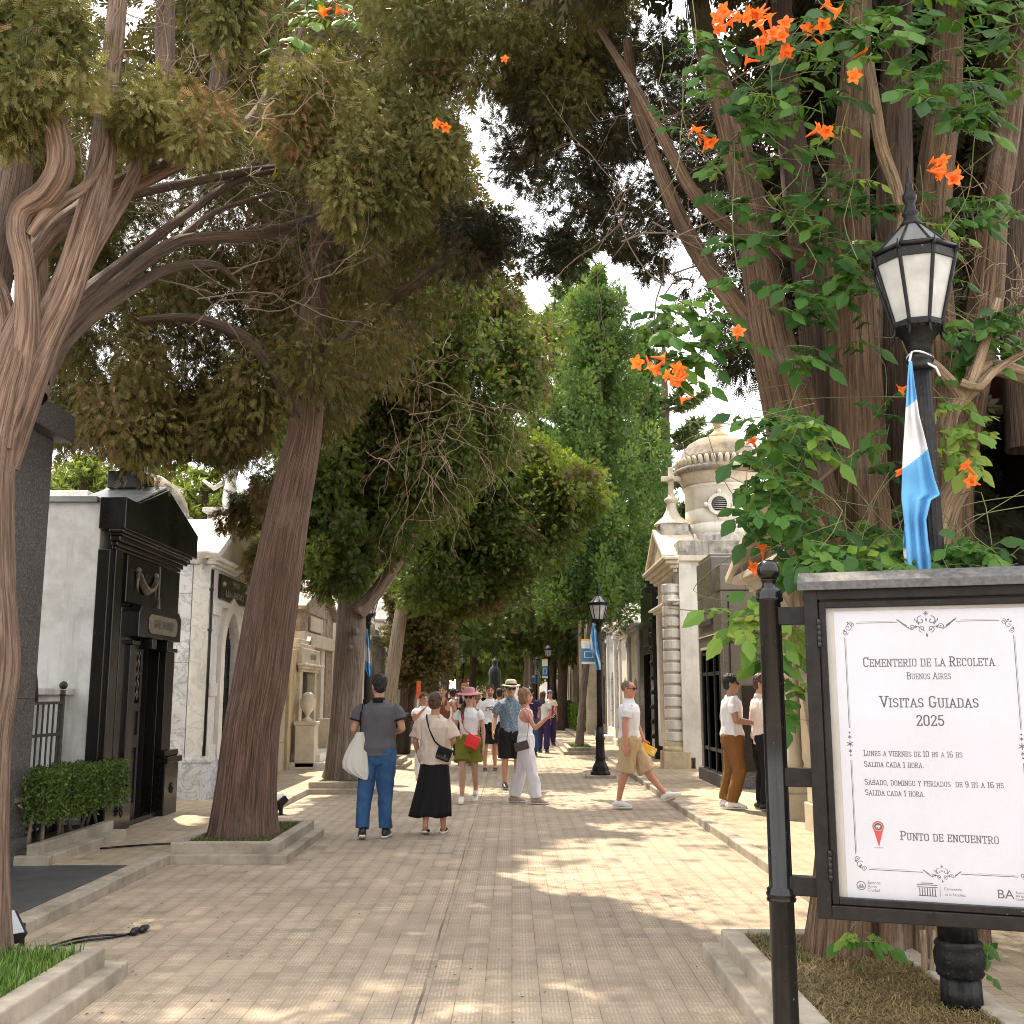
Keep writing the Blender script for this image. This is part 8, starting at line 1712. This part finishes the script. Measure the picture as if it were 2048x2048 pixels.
    if bottom:
        mat, style, L = bottom['mat'], bottom['style'], bottom.get('len', .5); e = bottom.get('ease', .018); wst = bottom.get('waist', 1.0); b = MB()
        if style == 'skirt':
            n = 64; rows = []; zs = np.linspace(wst, L, 14)
            for i, z in enumerate(zs):
                f = i / 13; ra = (.160 + .085 * f * bottom.get('flare', 1)); rb = (.125 + .09 * f)
                rows.append([V(ra * (1 + .10 * f * math.sin(9 * a + 1.5 * f + H)) * math.cos(a) + .06 * f * f, rb * (1 + .10 * f * math.sin(9 * a + 1.5 * f + H)) * math.sin(a), z + .012 * f * math.sin(5 * a)) for a in np.linspace(0, 2 * PI, n + 1)])
            b.grid(rows); b.build(bottom.get('name', "skirt"), mat, t, local=True, solid=.006)
        else:
            elltube(b, [V(0, 0, .86), V(0, .004, .95), V(0, 0, wst)], [((.15 + e) * tw * k, (.115 + e) * tw * k), ((.165 + e) * tw * k, (.120 + e) * tw * k), ((.142 + e) * tw * k, (.102 + e) * tw * k)], seg=22, cap1=False)
            for s_, (hp, kn, an, ft) in Lg.items():
                hp, kn, an = Vector(hp), Vector(kn), Vector(an)
                if style == 'shorts':
                    f = (hp.z - L) / max(.05, hp.z - kn.z); q = hp.lerp(kn, f) if f <= 1 else kn.lerp(an, min(.5, (f - 1))); elltube(b, [V(*hp), V(*hp.lerp(q, .5)), V(*q)], [(.098 + e) * k, (.090 + e) * k, (.084 + e * 1.2) * k * bottom.get('leg', 1.0)], seg=18, cap1=False)
                else:
                    w1 = bottom.get('leg', 1.0); fl = bottom.get('flare', 1.0); elltube(b, [V(*hp), V(*hp.lerp(kn, .5)), V(*kn), V(*kn.lerp(an, .5)), V(*kn.lerp(an, .97))], [(.096 + e) * k, (.082 + e) * w1 * k, (.064 + e) * w1 * k, (.058 + e) * w1 * fl * k, (.052 + e) * w1 * fl * k], seg=18, cap1=False)
            fused(b, bottom.get('name', style), mat, t, vx * 1.05, 2, wrinkle=.015 * k, wf=(11, 11, 6), seed=H * 3 + loc[1])
    if shoes:
        um, sm, kind = shoes
        for s_, (hp, kn, an, ft) in Lg.items():
            an = Vector(an); pitch = PT[s_]; fd = Vector((math.sin(ft), -math.cos(ft), 0)); rt = Matrix.Translation(an) @ Matrix.Rotation(pitch, 4, fd.cross(Vector((0, 0, 1)))) @ Matrix.Translation(-an)
            w_ = lambda p: tuple(rt @ Vector(V(*p)) if False else (Vector(V(*(rt @ Vector(p))))))
            P = lambda o, z: w_(an + fd * o + Vector((0, 0, z - .09)))
            b = MB()
            if kind == 'sandal': elltube(b, [P(.02, .035), P(.10, .055), P(.15, .032)], [(.042 * k, .012 * k), (.046 * k, .014 * k), (.042 * k, .010 * k)], ref=fd.cross(Vector((0, 0, 1))), seg=12)
            else: elltube(b, [P(-.055, .055), P(-.01, .075), P(.05, .066), P(.12, .045), P(.175, .032)], [(.034 * k, .036 * k), (.042 * k, .052 * k), (.044 * k, .045 * k), (.047 * k, .030 * k), (.032 * k, .020 * k)], ref=fd.cross(Vector((0, 0, 1))), seg=14)
            sh = b.build("shoe", um, t, local=True); b = MB(); elltube(b, [P(-.06, .016), P(0, .014), P(.08, .014), P(.15, .014), P(.195, .018)], [(.036 * k, .014 * k), (.040 * k, .015 * k), (.045 * k, .014 * k), (.048 * k, .014 * k), (.030 * k, .012 * k)], ref=fd.cross(Vector((0, 0, 1))), seg=14); b.build("sole", sm, sh, local=True)
    t['k'] = k; return t
def world_of(t, x, y, z): k = t['k']; return Matrix.LocRotScale(t.location, t.rotation_euler, t.scale) @ Vector((x * k, y * k, z * k))
C_ = lambda n, c, **kw: cloth(n, c, **kw)
WHT = C_('white_cotton', (0.76, 0.76, 0.80)); CREAM = C_('cream_linen', (0.60, 0.50, 0.43)); GREYP = C_('charcoal_polo_cotton', (0.105, 0.100, 0.115)); BLK = C_('black_cloth', (0.012, 0.012, 0.014)); NAVYB = C_('black_cuff_knit', (0.014, 0.014, 0.018))
DENIM = C_('blue_denim', (0.030, 0.085, 0.20), pattern=lambda m, c: m.mix(m.ramp(m.noise(5, 5), [(0.45, 0.0), (0.75, 0.6)]), c, (0.085, 0.17, 0.32)))
OLIVE = C_('olive_cotton', (0.17, 0.175, 0.030)); LINEN = C_('white_linen', (0.70, 0.68, 0.73)); KHAKI = C_('khaki_cotton', (0.50, 0.37, 0.22)); BRNP = C_('brown_cotton', (0.20, 0.095, 0.030)); RUST = C_('rust_brown_jersey', (0.16, 0.065, 0.045)); PURP = C_('dark_purple_vest', (0.045, 0.03, 0.10))
PATT = C_('blue_speckled_shirt', (0.12, 0.17, 0.23), pattern=lambda m, c: m.mix(m.ramp(m.voro(60), [(0.25, 1.0), (0.34, 0.0)]), c, (0.42, 0.48, 0.54)))
PINKH = C_('dusty_pink_felt', (0.50, 0.225, 0.25)); STRAWH = C_('pale_khaki_hat', (0.50, 0.44, 0.32)); PINKS = C_('pale_pink_shirt', (0.74, 0.62, 0.58))
HB = plain('black_hair', (0.008, 0.007, 0.007), 0.7, 0, .3, 30); HBR = plain('brown_hair', (0.060, 0.028, 0.016), 0.5, 0, .4, 30); HBL = plain('light_brown_hair', (0.20, 0.11, 0.055), 0.5, 0, .4, 30); HGR = plain('greying_cropped_hair', (0.14, 0.105, 0.08), 0.8, 0, .3, 40); HBD = plain('blond_hair', (0.33, 0.20, 0.08), .5, 0, .3, 30)
SHW = plain('white_leather', (0.74, 0.73, 0.72), 0.45, 0, .06, 9); SHB = plain('black_shoe', (0.02, 0.02, 0.022), 0.5); SOLEW = plain('white_rubber', (0.62, 0.61, 0.58), .6); SOLEG = plain('grey_rubber', (.25, .24, .23), .6); BEIGES = plain('beige_suede', (.42, .33, .28), .8)
def gp(px, py, z=0): p = gnd(px, py, z); return (p.x, p.y, z)

P_grey = person(gp(752, 1676), PI + 0.05, 1.80, "man in charcoal polo and blue jeans walking away with a white tote bag", 'tan', top=dict(mat=GREYP, style='polo', hem=.88, sleeve=.62, ease=.032, flare=1.5, collar=BLK, cuff=NAVYB, wr=.010), bottom=dict(mat=DENIM, style='trousers', ease=.014, leg=1.08), hair=(HB, 'short'), shoes=(SHB, SOLEW, 'shoe'), head=(.42, 0),
    arms={'L': [(-.265, .03, 1.17), (-.18, -.20, 1.12)], 'R': [(.265, .02, 1.16), (.20, -.16, 1.00)]}, legs={'L': [(-.10, 0, .92), (-.085, -.03, .50), (-.10, -.01, .09), -.12], 'R': [(.10, 0, .92), (.125, .02, .50), (.14, .12, .105), .10, -.25]}, build=1.06)
P_beige = person(gp(868, 1668), PI - 0.05, 1.60, "short-haired woman in a loose cream top and long black skirt walking away", 'tan', True, top=dict(mat=CREAM, hem=.86, sleeve=.9, ease=.05, wide=1.12, flare=1.0, wr=.016), bottom=dict(mat=BLK, style='skirt', len=.22, waist=1.0, flare=1.1), hair=(HBR, 'cropped'), shoes=(BLK, SOLEW, 'sandal'), head=(-.15, .05),
    arms={'L': [(-.235, .0, 1.16), (-.15, -.20, 1.05)], 'R': [(.25, .02, 1.15), (.23, -.14, .96)]}, legs={'L': [(-.09, 0, .92), (-.10, -.06, .50), (-.11, -.05, .09), 0], 'R': [(.09, 0, .92), (.08, .03, .50), (.10, .10, .11), 0, -.2]}, build=1.04)
P_pink = person(gp(937, 1606), -0.10, 1.64, "woman in a wide pink sun hat, white tee and olive shorts walking forward", 'fair', True, top=dict(mat=WHT, hem=1.0, sleeve=.48, ease=.016), bottom=dict(mat=OLIVE, style='shorts', len=.64, ease=.034, leg=1.22, waist=1.06), hair=(HBR, 'ponytail'), shoes=(SHW, SOLEW, 'shoe'), hatted=(PINKH, None, .215, .022), shades=True,
    arms={'L': [(-.235, .03, 1.15), (-.12, -.18, 1.08)], 'R': [(.225, .03, 1.14), (.235, -.01, .90)]}, legs={'L': [(-.09, 0, .92), (-.085, -.12, .52), (-.09, -.10, .09), 0], 'R': [(.09, 0, .92), (.09, .02, .50), (.08, .26, .17), 0, -.5]})
P_tank = person(gp(1052, 1607), PI / 2 - .1, 1.66, "woman in white tank top and wide white trousers holding up a phone", 'red', True, top=dict(mat=WHT, style='tank', hem=1.0, ease=.010, wr=.006, name="tank_top"), bottom=dict(mat=LINEN, style='trousers', ease=.020, leg=1.1, flare=1.15, waist=1.05), hair=(HBL, 'bob'), shoes=(BEIGES, SOLEW, 'shoe'),
    arms={'L': [(-.20, -.16, 1.15), (-.20, -.36, 1.32)], 'R': [(.20, .05, 1.14), (.20, .0, .90)]}, legs={'L': [(-.10, 0, .92), (-.11, -.10, .50), (-.12, -.17, .09), -.1], 'R': [(.10, 0, .92), (.11, .08, .50), (.12, .20, .09), .1]}, head=(.05, 0), build=1.03)
P_hat = person(gp(1022, 1578), .12, 1.78, "man in a pale brimmed hat, sunglasses and speckled blue shirt", 'tan', top=dict(mat=PATT, style='polo', hem=.86, sleeve=.7, ease=.03), bottom=dict(mat=BLK, style='shorts', len=.50, ease=.03), hair=(HBR, 'short'), shoes=(SHB, SOLEG, 'shoe'), hatted=(STRAWH, BLK, .165, .015), shades=True,
    arms={'L': [(-.27, .05, 1.16), (-.31, -.10, .94)]})
P_white = person(gp(980, 1541), .05, 1.76, "bearded man in a white printed tee and black shorts", 'red', top=dict(mat=WHT, hem=.88, sleeve=.6, ease=.035, wr=.012), bottom=dict(mat=BLK, style='shorts', len=.55, ease=.035, leg=1.1), hair=(HBR, 'tousled'), shoes=(SHB, SOLEG, 'sandal'), beard=True, build=1.06)
b = MB()
for pts in ([(-.10, 1.26), (-.07, 1.30), (-.02, 1.285), (.02, 1.31), (.05, 1.285), (.10, 1.275)], [(-.03, 1.27), (0, 1.25), (.04, 1.26)], [(-.11, 1.245), (-.09, 1.23), (-.07, 1.245)], [(.06, 1.245), (.085, 1.23), (.11, 1.25)]): b.tube([(x * P_white['k'], -.172 * P_white['k'] - 0.006, z * P_white['k']) for x, z in pts], .009, 5)
b.build("print", BLK, [c for c in P_white.children if c.name.startswith('shirt')][0], local=True)
person(gp(884, 1536), -.15, 1.76, "moustached man in a rust brown sleeveless top with a shoulder strap", 'tan', top=dict(mat=RUST, style='tank', hem=.90, ease=.016, strap=.03, name="tank_top"), bottom=dict(mat=BLK, style='shorts', len=.55), hair=(HBR, 'short'), shoes=(SHB, SOLEG, 'shoe'), beard='moustache', head=(-.1, 0), arms={'R': [(.28, .08, 1.17), (.22, -.12, 1.02)]})
person(gp(929, 1531), 0.05, 1.80, "man in sunglasses and a black sleeveless top behind the pink hat", 'fair', top=dict(mat=BLK, style='tank', hem=.9, ease=.016, strap=.04, name="tank_top"), bottom=dict(mat=BLK, style='shorts', len=.55), hair=(HBD, 'tousled'), shoes=(SHB, SOLEG, 'shoe'), shades=True)
person(gp(846, 1560), .5, 1.60, "person in a white tee mostly hidden behind the cream top, arm raised", 'tan', top=dict(mat=WHT, hem=.9, sleeve=.6, ease=.03), bottom=dict(mat=LINEN, style='trousers', ease=.02), hair=(HBR, 'short'), shoes=(SHW, SOLEW, 'shoe'), arms={'L': [(-.25, -.08, 1.22), (-.10, -.20, 1.42)]}, near=False)
P_right = person(gp(1262, 1618), PI / 2 - .25, 1.77, "man in a white polo and khaki shorts striding towards the kerb", 'red', top=dict(mat=WHT, style='polo', hem=.88, sleeve=.66, ease=.03), bottom=dict(mat=KHAKI, style='shorts', len=.50, ease=.030, leg=1.1), hair=(HGR, 'buzz'), shoes=(SHW, SOLEW, 'shoe'), shades=True, head=(-.1, 0), build=1.12,
    arms={'L': [(-.245, .03, 1.15), (-.27, .02, .88)], 'R': [(.235, -.06, 1.16), (.24, -.16, .93)]}, legs={'L': [(-.09, 0, .92), (-.09, .06, .50), (-.09, .16, .10), 0], 'R': [(.09, 0, .92), (.09, -.20, .54), (.09, -.47, .20), 0, .38]})
P_brown = person(gp(1470, 1618, .08), PI / 2 - .15, 1.76, "dark-haired man in a white tee and brown trousers reading a leaflet", 'brown', top=dict(mat=WHT, hem=.86, sleeve=.62, ease=.032, wr=.013), bottom=dict(mat=BRNP, style='trousers', ease=.026, leg=1.05), hair=(HB, 'short'), shoes=(SHW, SOLEW, 'shoe'), shades=True, build=1.08, head=(.05, .05),
    arms={'L': [(-.24, -.04, 1.15), (-.14, -.29, 1.12)], 'R': [(.24, -.04, 1.15), (.12, -.29, 1.12)]}, legs={'L': [(-.09, 0, .92), (-.10, -.07, .50), (-.07, .04, .09), 0], 'R': [(.09, 0, .92), (.09, .04, .50), (.07, .12, .10), 0]})
P_shirt = person((at(1521, 1386, 14.6).x, 14.6, .08), PI / 2 + .1, 1.76, "man in a pale pink shirt half hidden by the notice board post", 'red', top=dict(mat=PINKS, style='polo', hem=.84, sleeve=1.7, ease=.03), bottom=dict(mat=BLK, style='trousers', ease=.02), hair=(HBR, 'tousled'), shoes=(SHB, SOLEG, 'shoe'), arms={'L': [(-.25, .02, 1.14), (-.20, -.20, 1.0)], 'R': [(.25, .02, 1.14), (.16, -.22, 1.02)]}, head=(-.5, .2))
# smaller figures further down the avenue
P_purple = person(gp(1062, 1512), PI - .25, 1.74, "person in a dark purple vest seen from behind beyond the tank top woman", 'brown', top=dict(mat=PURP, hem=.88, sleeve=.55, ease=.03), bottom=dict(mat=DENIM, style='trousers', ease=.02), hair=(HB, 'buzz'), shoes=(SHB, SOLEG, 'shoe'), near=False)
b = MB(); b.box(-.10, .06, .148, .16, 1.33, 1.345); b.build("back_print", WHT, [c for c in P_purple.children if c.name.startswith('shirt')][0], local=True)
GF = "visitors far down the avenue"
for px_, Y, rz, H, skn, fem, tm, bm, hr, lab in (
    (1086, 30, PI - .3, 1.64, 'fair', True, WHT, PURP, (HBR, 'long'), "woman in white with a blue cap and long dark skirt"), (1100, 34, .4, 1.68, 'red', True, PINKS, PURP, (HBR, 'short'), "person with a red cap beyond the blue cap woman"),
    (906, 27, PI, 1.70, 'tan', False, WHT, BLK, (HB, 'short'), "person in a pale tee behind the rust brown top"), (902, 33, .2, 1.72, 'fair', False, BLK, DENIM, (HB, 'short'), "dark-clad person at the left of the far crowd"), (955, 31, PI, 1.62, 'fair', True, RUST, DENIM, (HBL, 'bob'), "light-haired woman behind the bearded man"),
    (998, 27, PI + .2, 1.70, 'tan', False, CREAM, KHAKI, (HB, 'short'), "person in cream between the bearded man and the hat"), (1012, 33, .1, 1.72, 'fair', True, WHT, BLK, (HBR, 'long'), "woman in white before the cloaked statue"), (870, 38, .3, 1.7, 'fair', False, PATT, KHAKI, (HBR, 'short'), "person in blue near the dark straight trunk"),
    (938, 42, PI, 1.7, 'tan', False, PINKS, BLK, (HB, 'short'), "farthest person in pale pink at the middle of the avenue"), (968, 45, 0, 1.68, 'fair', True, BLK, DENIM, (HBL, 'bob'), "farthest dark-clad person before the statue pedestal"), (915, 48, PI, 1.7, 'tan', False, WHT, DENIM, (HB, 'short'), "farthest white-clad person left of the statue")):
    x = at(px_, 1386, Y).x; q = person((x, Y, 0), rz, H, lab, skn, fem, top=dict(mat=tm, hem=.9, sleeve=.6, ease=.03), bottom=dict(mat=bm, style='trousers', ease=.03), hair=hr, shoes=(SHB, SOLEG, 'shoe'), near=False, group=GF)
    if 'cap' in lab.split('beyond')[0]:
        k = q['k']; b = MB(); b.ball((0, .012 * k, 1.70 * k), 1, 14, sz=(.086 * k, .102 * k, .065 * k)); b.box(-.06 * k, .06 * k, -.17 * k, -.07 * k, 1.70 * k, 1.712 * k); b.build("cap", C_('blue_cap', (.14, .24, .36)) if 'blue' in lab else C_('red_cap', (.5, .03, .04)), q, local=True)

# ---- what they carry
def strap(b, pts, w_=.012, th=.004):
    b.tube(smooth_path(pts, [w_] * len(pts), .05)[0], w_ * .6, 6)
t = thing("tote_bag", world_of(P_grey, -.30, .02, .8), "white gathered tote bag hanging from the charcoal polo man's shoulder", "bag")
c = world_of(P_grey, .30, .06, .9); base = at(727, 1470, P_grey.location.y + .02)
rows = []; ys = [(1464, 714, 727), (1474, 709, 730), (1488, 700, 732), (1505, 692, 735), (1524, 685, 737), (1536, 686, 738), (1546, 698, 738), (1553, 712, 737), (1559, 728, 735)]
yb = P_grey.location.y - .10; b = MB(); n = 40
for i, (py, xl, xr) in enumerate(ys):
    w_ = (xr - xl) / 2; cx = (xl + xr) / 2; p0 = at(cx, py, yb); hw_m = w_ * yb / F_PX; dp = .03 + .055 * min(1, i / 5) * (1 if i < 7 else .5); rows.append([(p0.x + hw_m * math.cos(a) * (1 + .06 * math.sin(11 * a)), p0.y + dp * math.sin(a) * (1 + .14 * math.sin(11 * a + .3)), p0.z) for a in np.linspace(0, 2 * PI, n + 1)])
b.grid(rows); b.add([p for p in rows[-1][:-1]], [tuple(range(n))]); b.build("sack", C_('natural_canvas', (.62, .60, .56)), t)
b = MB(); s0 = world_of(P_grey, .165, .105, 1.44); strap(b, [at(720, 1466, yb), at(722, 1420, yb + .02), world_of(P_grey, .19, .13, 1.25), world_of(P_grey, .165, .05, 1.475), world_of(P_grey, .17, -.06, 1.46), world_of(P_grey, .22, -.12, 1.30), at(724, 1466, yb + .05)], .010); b.build("strap", BLK, t)
t = thing("crossbody_bag", world_of(P_beige, -.2, .17, .95), "black leather crossbody bag on the cream top woman's hip", "bag")
yb = P_beige.location.y - .22; q0, q1 = at(874, 1492, yb), at(903, 1528, yb)
b = MB(); cc0 = at(888, 1508, yb); rt_ = Matrix.Rotation(math.radians(-22), 3, 'Y')
def rbox(b, c, sx, sy, sz, rot, m=0):
    n0 = len(b.v); b.box(-sx, sx, -sy, sy, -sz, sz, m)
    for i in range(n0, len(b.v)): b.v[i] = tuple(c + (rot @ Vector(b.v[i])))
rt_ = Matrix.Rotation(math.radians(20), 3, 'Y'); rbox(b, cc0, .085, .045, .075, rt_); b.build("body", MAT['gloss_black'], t, bevel=.02, seg=3); b = MB(); rbox(b, cc0 + rt_ @ Vector((0, -.046, .025)), .086, .006, .048, rt_); b.build("flap", BLK, t, bevel=.006)
b = MB(); rbox(b, cc0 + rt_ @ Vector((0.02, -.055, -.01)), .008, .004, .012, rt_); b.build("buckle", MAT['bronze'], t)
b = MB(); strap(b, [cc0 + rt_ @ Vector((-.07, 0, .07)), world_of(P_beige, -.02, .19, 1.15), world_of(P_beige, .06, .165, 1.32), world_of(P_beige, .10, .09, 1.45), world_of(P_beige, .10, -.05, 1.45), world_of(P_beige, 0, -.19, 1.2), world_of(P_beige, -.24, -.05, .98), cc0 + rt_ @ Vector((.07, .02, .07))], .016); b.build("strap", BLK, t)
t = thing("shoulder_bag", world_of(P_pink, .05, -.17, .95), "bright red crossbody bag on the pink hat woman", "bag")
yb = P_pink.location.y - .24; cc0 = at(945, 1483, yb); rt_ = Matrix.Rotation(math.radians(24), 3, 'Y'); REDL = plain('red_leather', (.78, .012, .010), .4, 0, .05, 8)
b = MB(); rbox(b, cc0, .100, .035, .095, rt_); b.build("body", REDL, t, bevel=.018, seg=3); b = MB(); rbox(b, cc0 + rt_ @ Vector((0, -.036, .03)), .098, .005, .060, rt_); b.build("flap", REDL, t, bevel=.005)
b = MB(); strap(b, [cc0 + rt_ @ Vector((-.07, 0, .09)), world_of(P_pink, -.05, -.165, 1.15), world_of(P_pink, -.08, -.14, 1.32), world_of(P_pink, -.09, -.03, 1.455), world_of(P_pink, -.06, .12, 1.35), world_of(P_pink, .12, .14, 1.1), cc0 + rt_ @ Vector((.08, .02, .09))], .010); b.build("strap", REDL, t)
t = thing("clutch_bag", world_of(P_tank, .1, .05, .9), "small brown patterned shoulder bag at the tank top woman's hip", "bag")
yb = P_tank.location.y - .27; cc0 = at(1043, 1492, yb); rt_ = Matrix.Rotation(math.radians(-16), 3, 'Y')
BRC = Mt('brown_dotted_leather', .5); BRC.base(BRC.mix(BRC.ramp(BRC.voro(48), [(.18, 1.0), (.28, 0.0)]), (.045, .028, .020), (.17, .11, .06)))
b = MB(); rbox(b, cc0, .105, .022, .062, rt_); b.build("body", BRC.mat, t, bevel=.010, seg=3); b = MB(); rbox(b, cc0 + rt_ @ Vector((0, -.0235, .012)), .103, .003, .048, rt_); b.build("flap", BRC.mat, t, bevel=.003); b = MB(); strap(b, [cc0 + rt_ @ Vector((.095, 0, .055)), at(1056, 1462, yb), at(1058, 1430, yb + .05), world_of(P_tank, -.12, 0, 1.46)], .006); b.build("strap", BRC.mat, t)
def held(t, P, arm, name, label, cat, sz, mat, off=(0, 0, 0), rot=(0, 0, 0)):
    p = world_of(P, *arm) + Vector(off); o = thing(name, p, label, cat); b = MB(); R = Matrix.Rotation(rot[2], 3, 'Z') @ Matrix.Rotation(rot[1], 3, 'Y') @ Matrix.Rotation(rot[0], 3, 'X'); rbox(b, p, sz[0] / 2, sz[1] / 2, sz[2] / 2, R); b.build("cover", mat, o, bevel=.004); return o, R, p
PHC = plain('dark_red_phone_case', (.20, .02, .05), .4); YEL = plain('yellow_leaflet_paper', (.90, .52, .02), .6, 0, .05, 6)
o, R, p = held(None, P_tank, (-.20, -.43, 1.42), "phone", "dark red phone held up by the tank top woman", "phone", (.016, .075, .15), PHC, rot=(0, .15, .2)); b = MB(); rbox(b, p + R @ Vector((.009, 0, 0)), .001, .033, .069, R); b.build("screen", MAT['gloss_black'], o)
o, R, p = held(None, P_right, (.25, -.22, .80), "leaflet", "yellow leaflet in the white polo man's hand", "leaflet", (.23, .010, .12), YEL, off=(0, -.06, 0), rot=(0, .45, .1)); b = MB(); rbox(b, p + R @ Vector((.07, -.0065, 0)), .022, .001, .022, R); b.build("print", PAPW, o)
o, R, p = held(None, P_brown, (0, -.40, 1.14), "leaflet", "folded leaflet held by the brown trousers man", "leaflet", (.17, .10, .008), YEL, rot=(.3, -.5, 0)); b = MB(); rbox(b, p + R @ Vector((-.01, -.015, -.006)), .07, .05, .002, R); b.build("page", PAPW, o)
o, R, p = held(None, P_shirt, (.0, -.30, .98), "leaflet", "yellow leaflet carried by the pale pink shirt man", "leaflet", (.12, .01, .2), YEL, off=(-.05, -.12, -.08), rot=(0, .2, .2)); b = MB(); rbox(b, p + R @ Vector((0, -.0065, .03)), .04, .001, .03, R); b.build("print", PAPW, o)
# ================================================================== every separate piece of a part becomes a part of its own
def split_pieces(names):
    for o in [q for q in COL.objects if q.type == 'MESH' and q.name.split('.')[0] in names and not len(q.children)]:
        me = o.data; n = len(me.vertices); par = list(range(n))
        def find(a):
            while par[a] != a: par[a] = par[par[a]]; a = par[a]
            return a
        for p in me.polygons:
            v = p.vertices; r0 = find(v[0])
            for q in v[1:]:
                r1 = find(q)
                if r1 != r0: par[r1] = r0
        co = np.empty(n * 3); me.vertices.foreach_get('co', co); co = co.reshape(-1, 3); root = np.array([find(i) for i in range(n)])
        boxes = [[co[root == r].min(0) - .012, co[root == r].max(0) + .012, {r}] for r in set(root.tolist())]
        k = True
        while k:
            k = False
            for i in range(len(boxes)):
                for j in range(i + 1, len(boxes)):
                    a, b = boxes[i], boxes[j]
                    if (a[0] <= b[1]).all() and (b[0] <= a[1]).all(): a[0] = np.minimum(a[0], b[0]); a[1] = np.maximum(a[1], b[1]); a[2] |= b[2]; boxes.pop(j); k = True; break
                if k: break
        if len(boxes) < 2: continue
        polys = [(tuple(p.vertices), p.material_index, p.use_smooth) for p in me.polygons]
        for i, bx in enumerate(boxes):
            fs = [q for q in polys if int(root[q[0][0]]) in bx[2]]; used = sorted({v for q in fs for v in q[0]}); ix = {v: j for j, v in enumerate(used)}
            m2 = bpy.data.meshes.new(me.name); m2.from_pydata([tuple(co[v]) for v in used], [], [tuple(ix[v] for v in q[0]) for q in fs])
            for mt in me.materials: m2.materials.append(mt)
            m2.polygons.foreach_set('material_index', [q[1] for q in fs]); m2.polygons.foreach_set('use_smooth', [q[2] for q in fs]); m2.update()
            if i == 0: o.data = m2
            else:
                c = o.copy(); c.data = m2; COL.objects.link(c)
split_pieces({'door_jamb', 'plinth', 'pilaster', 'panel', 'star_boss', 'spear_tip', 'knot', 'buttress', 'wreath_boss', 'cuff', 'strap_', 'attic', 'studs', 'side_slab', 'door_frame_', 'bracket', 'cladding', 'rail', 'flower'})
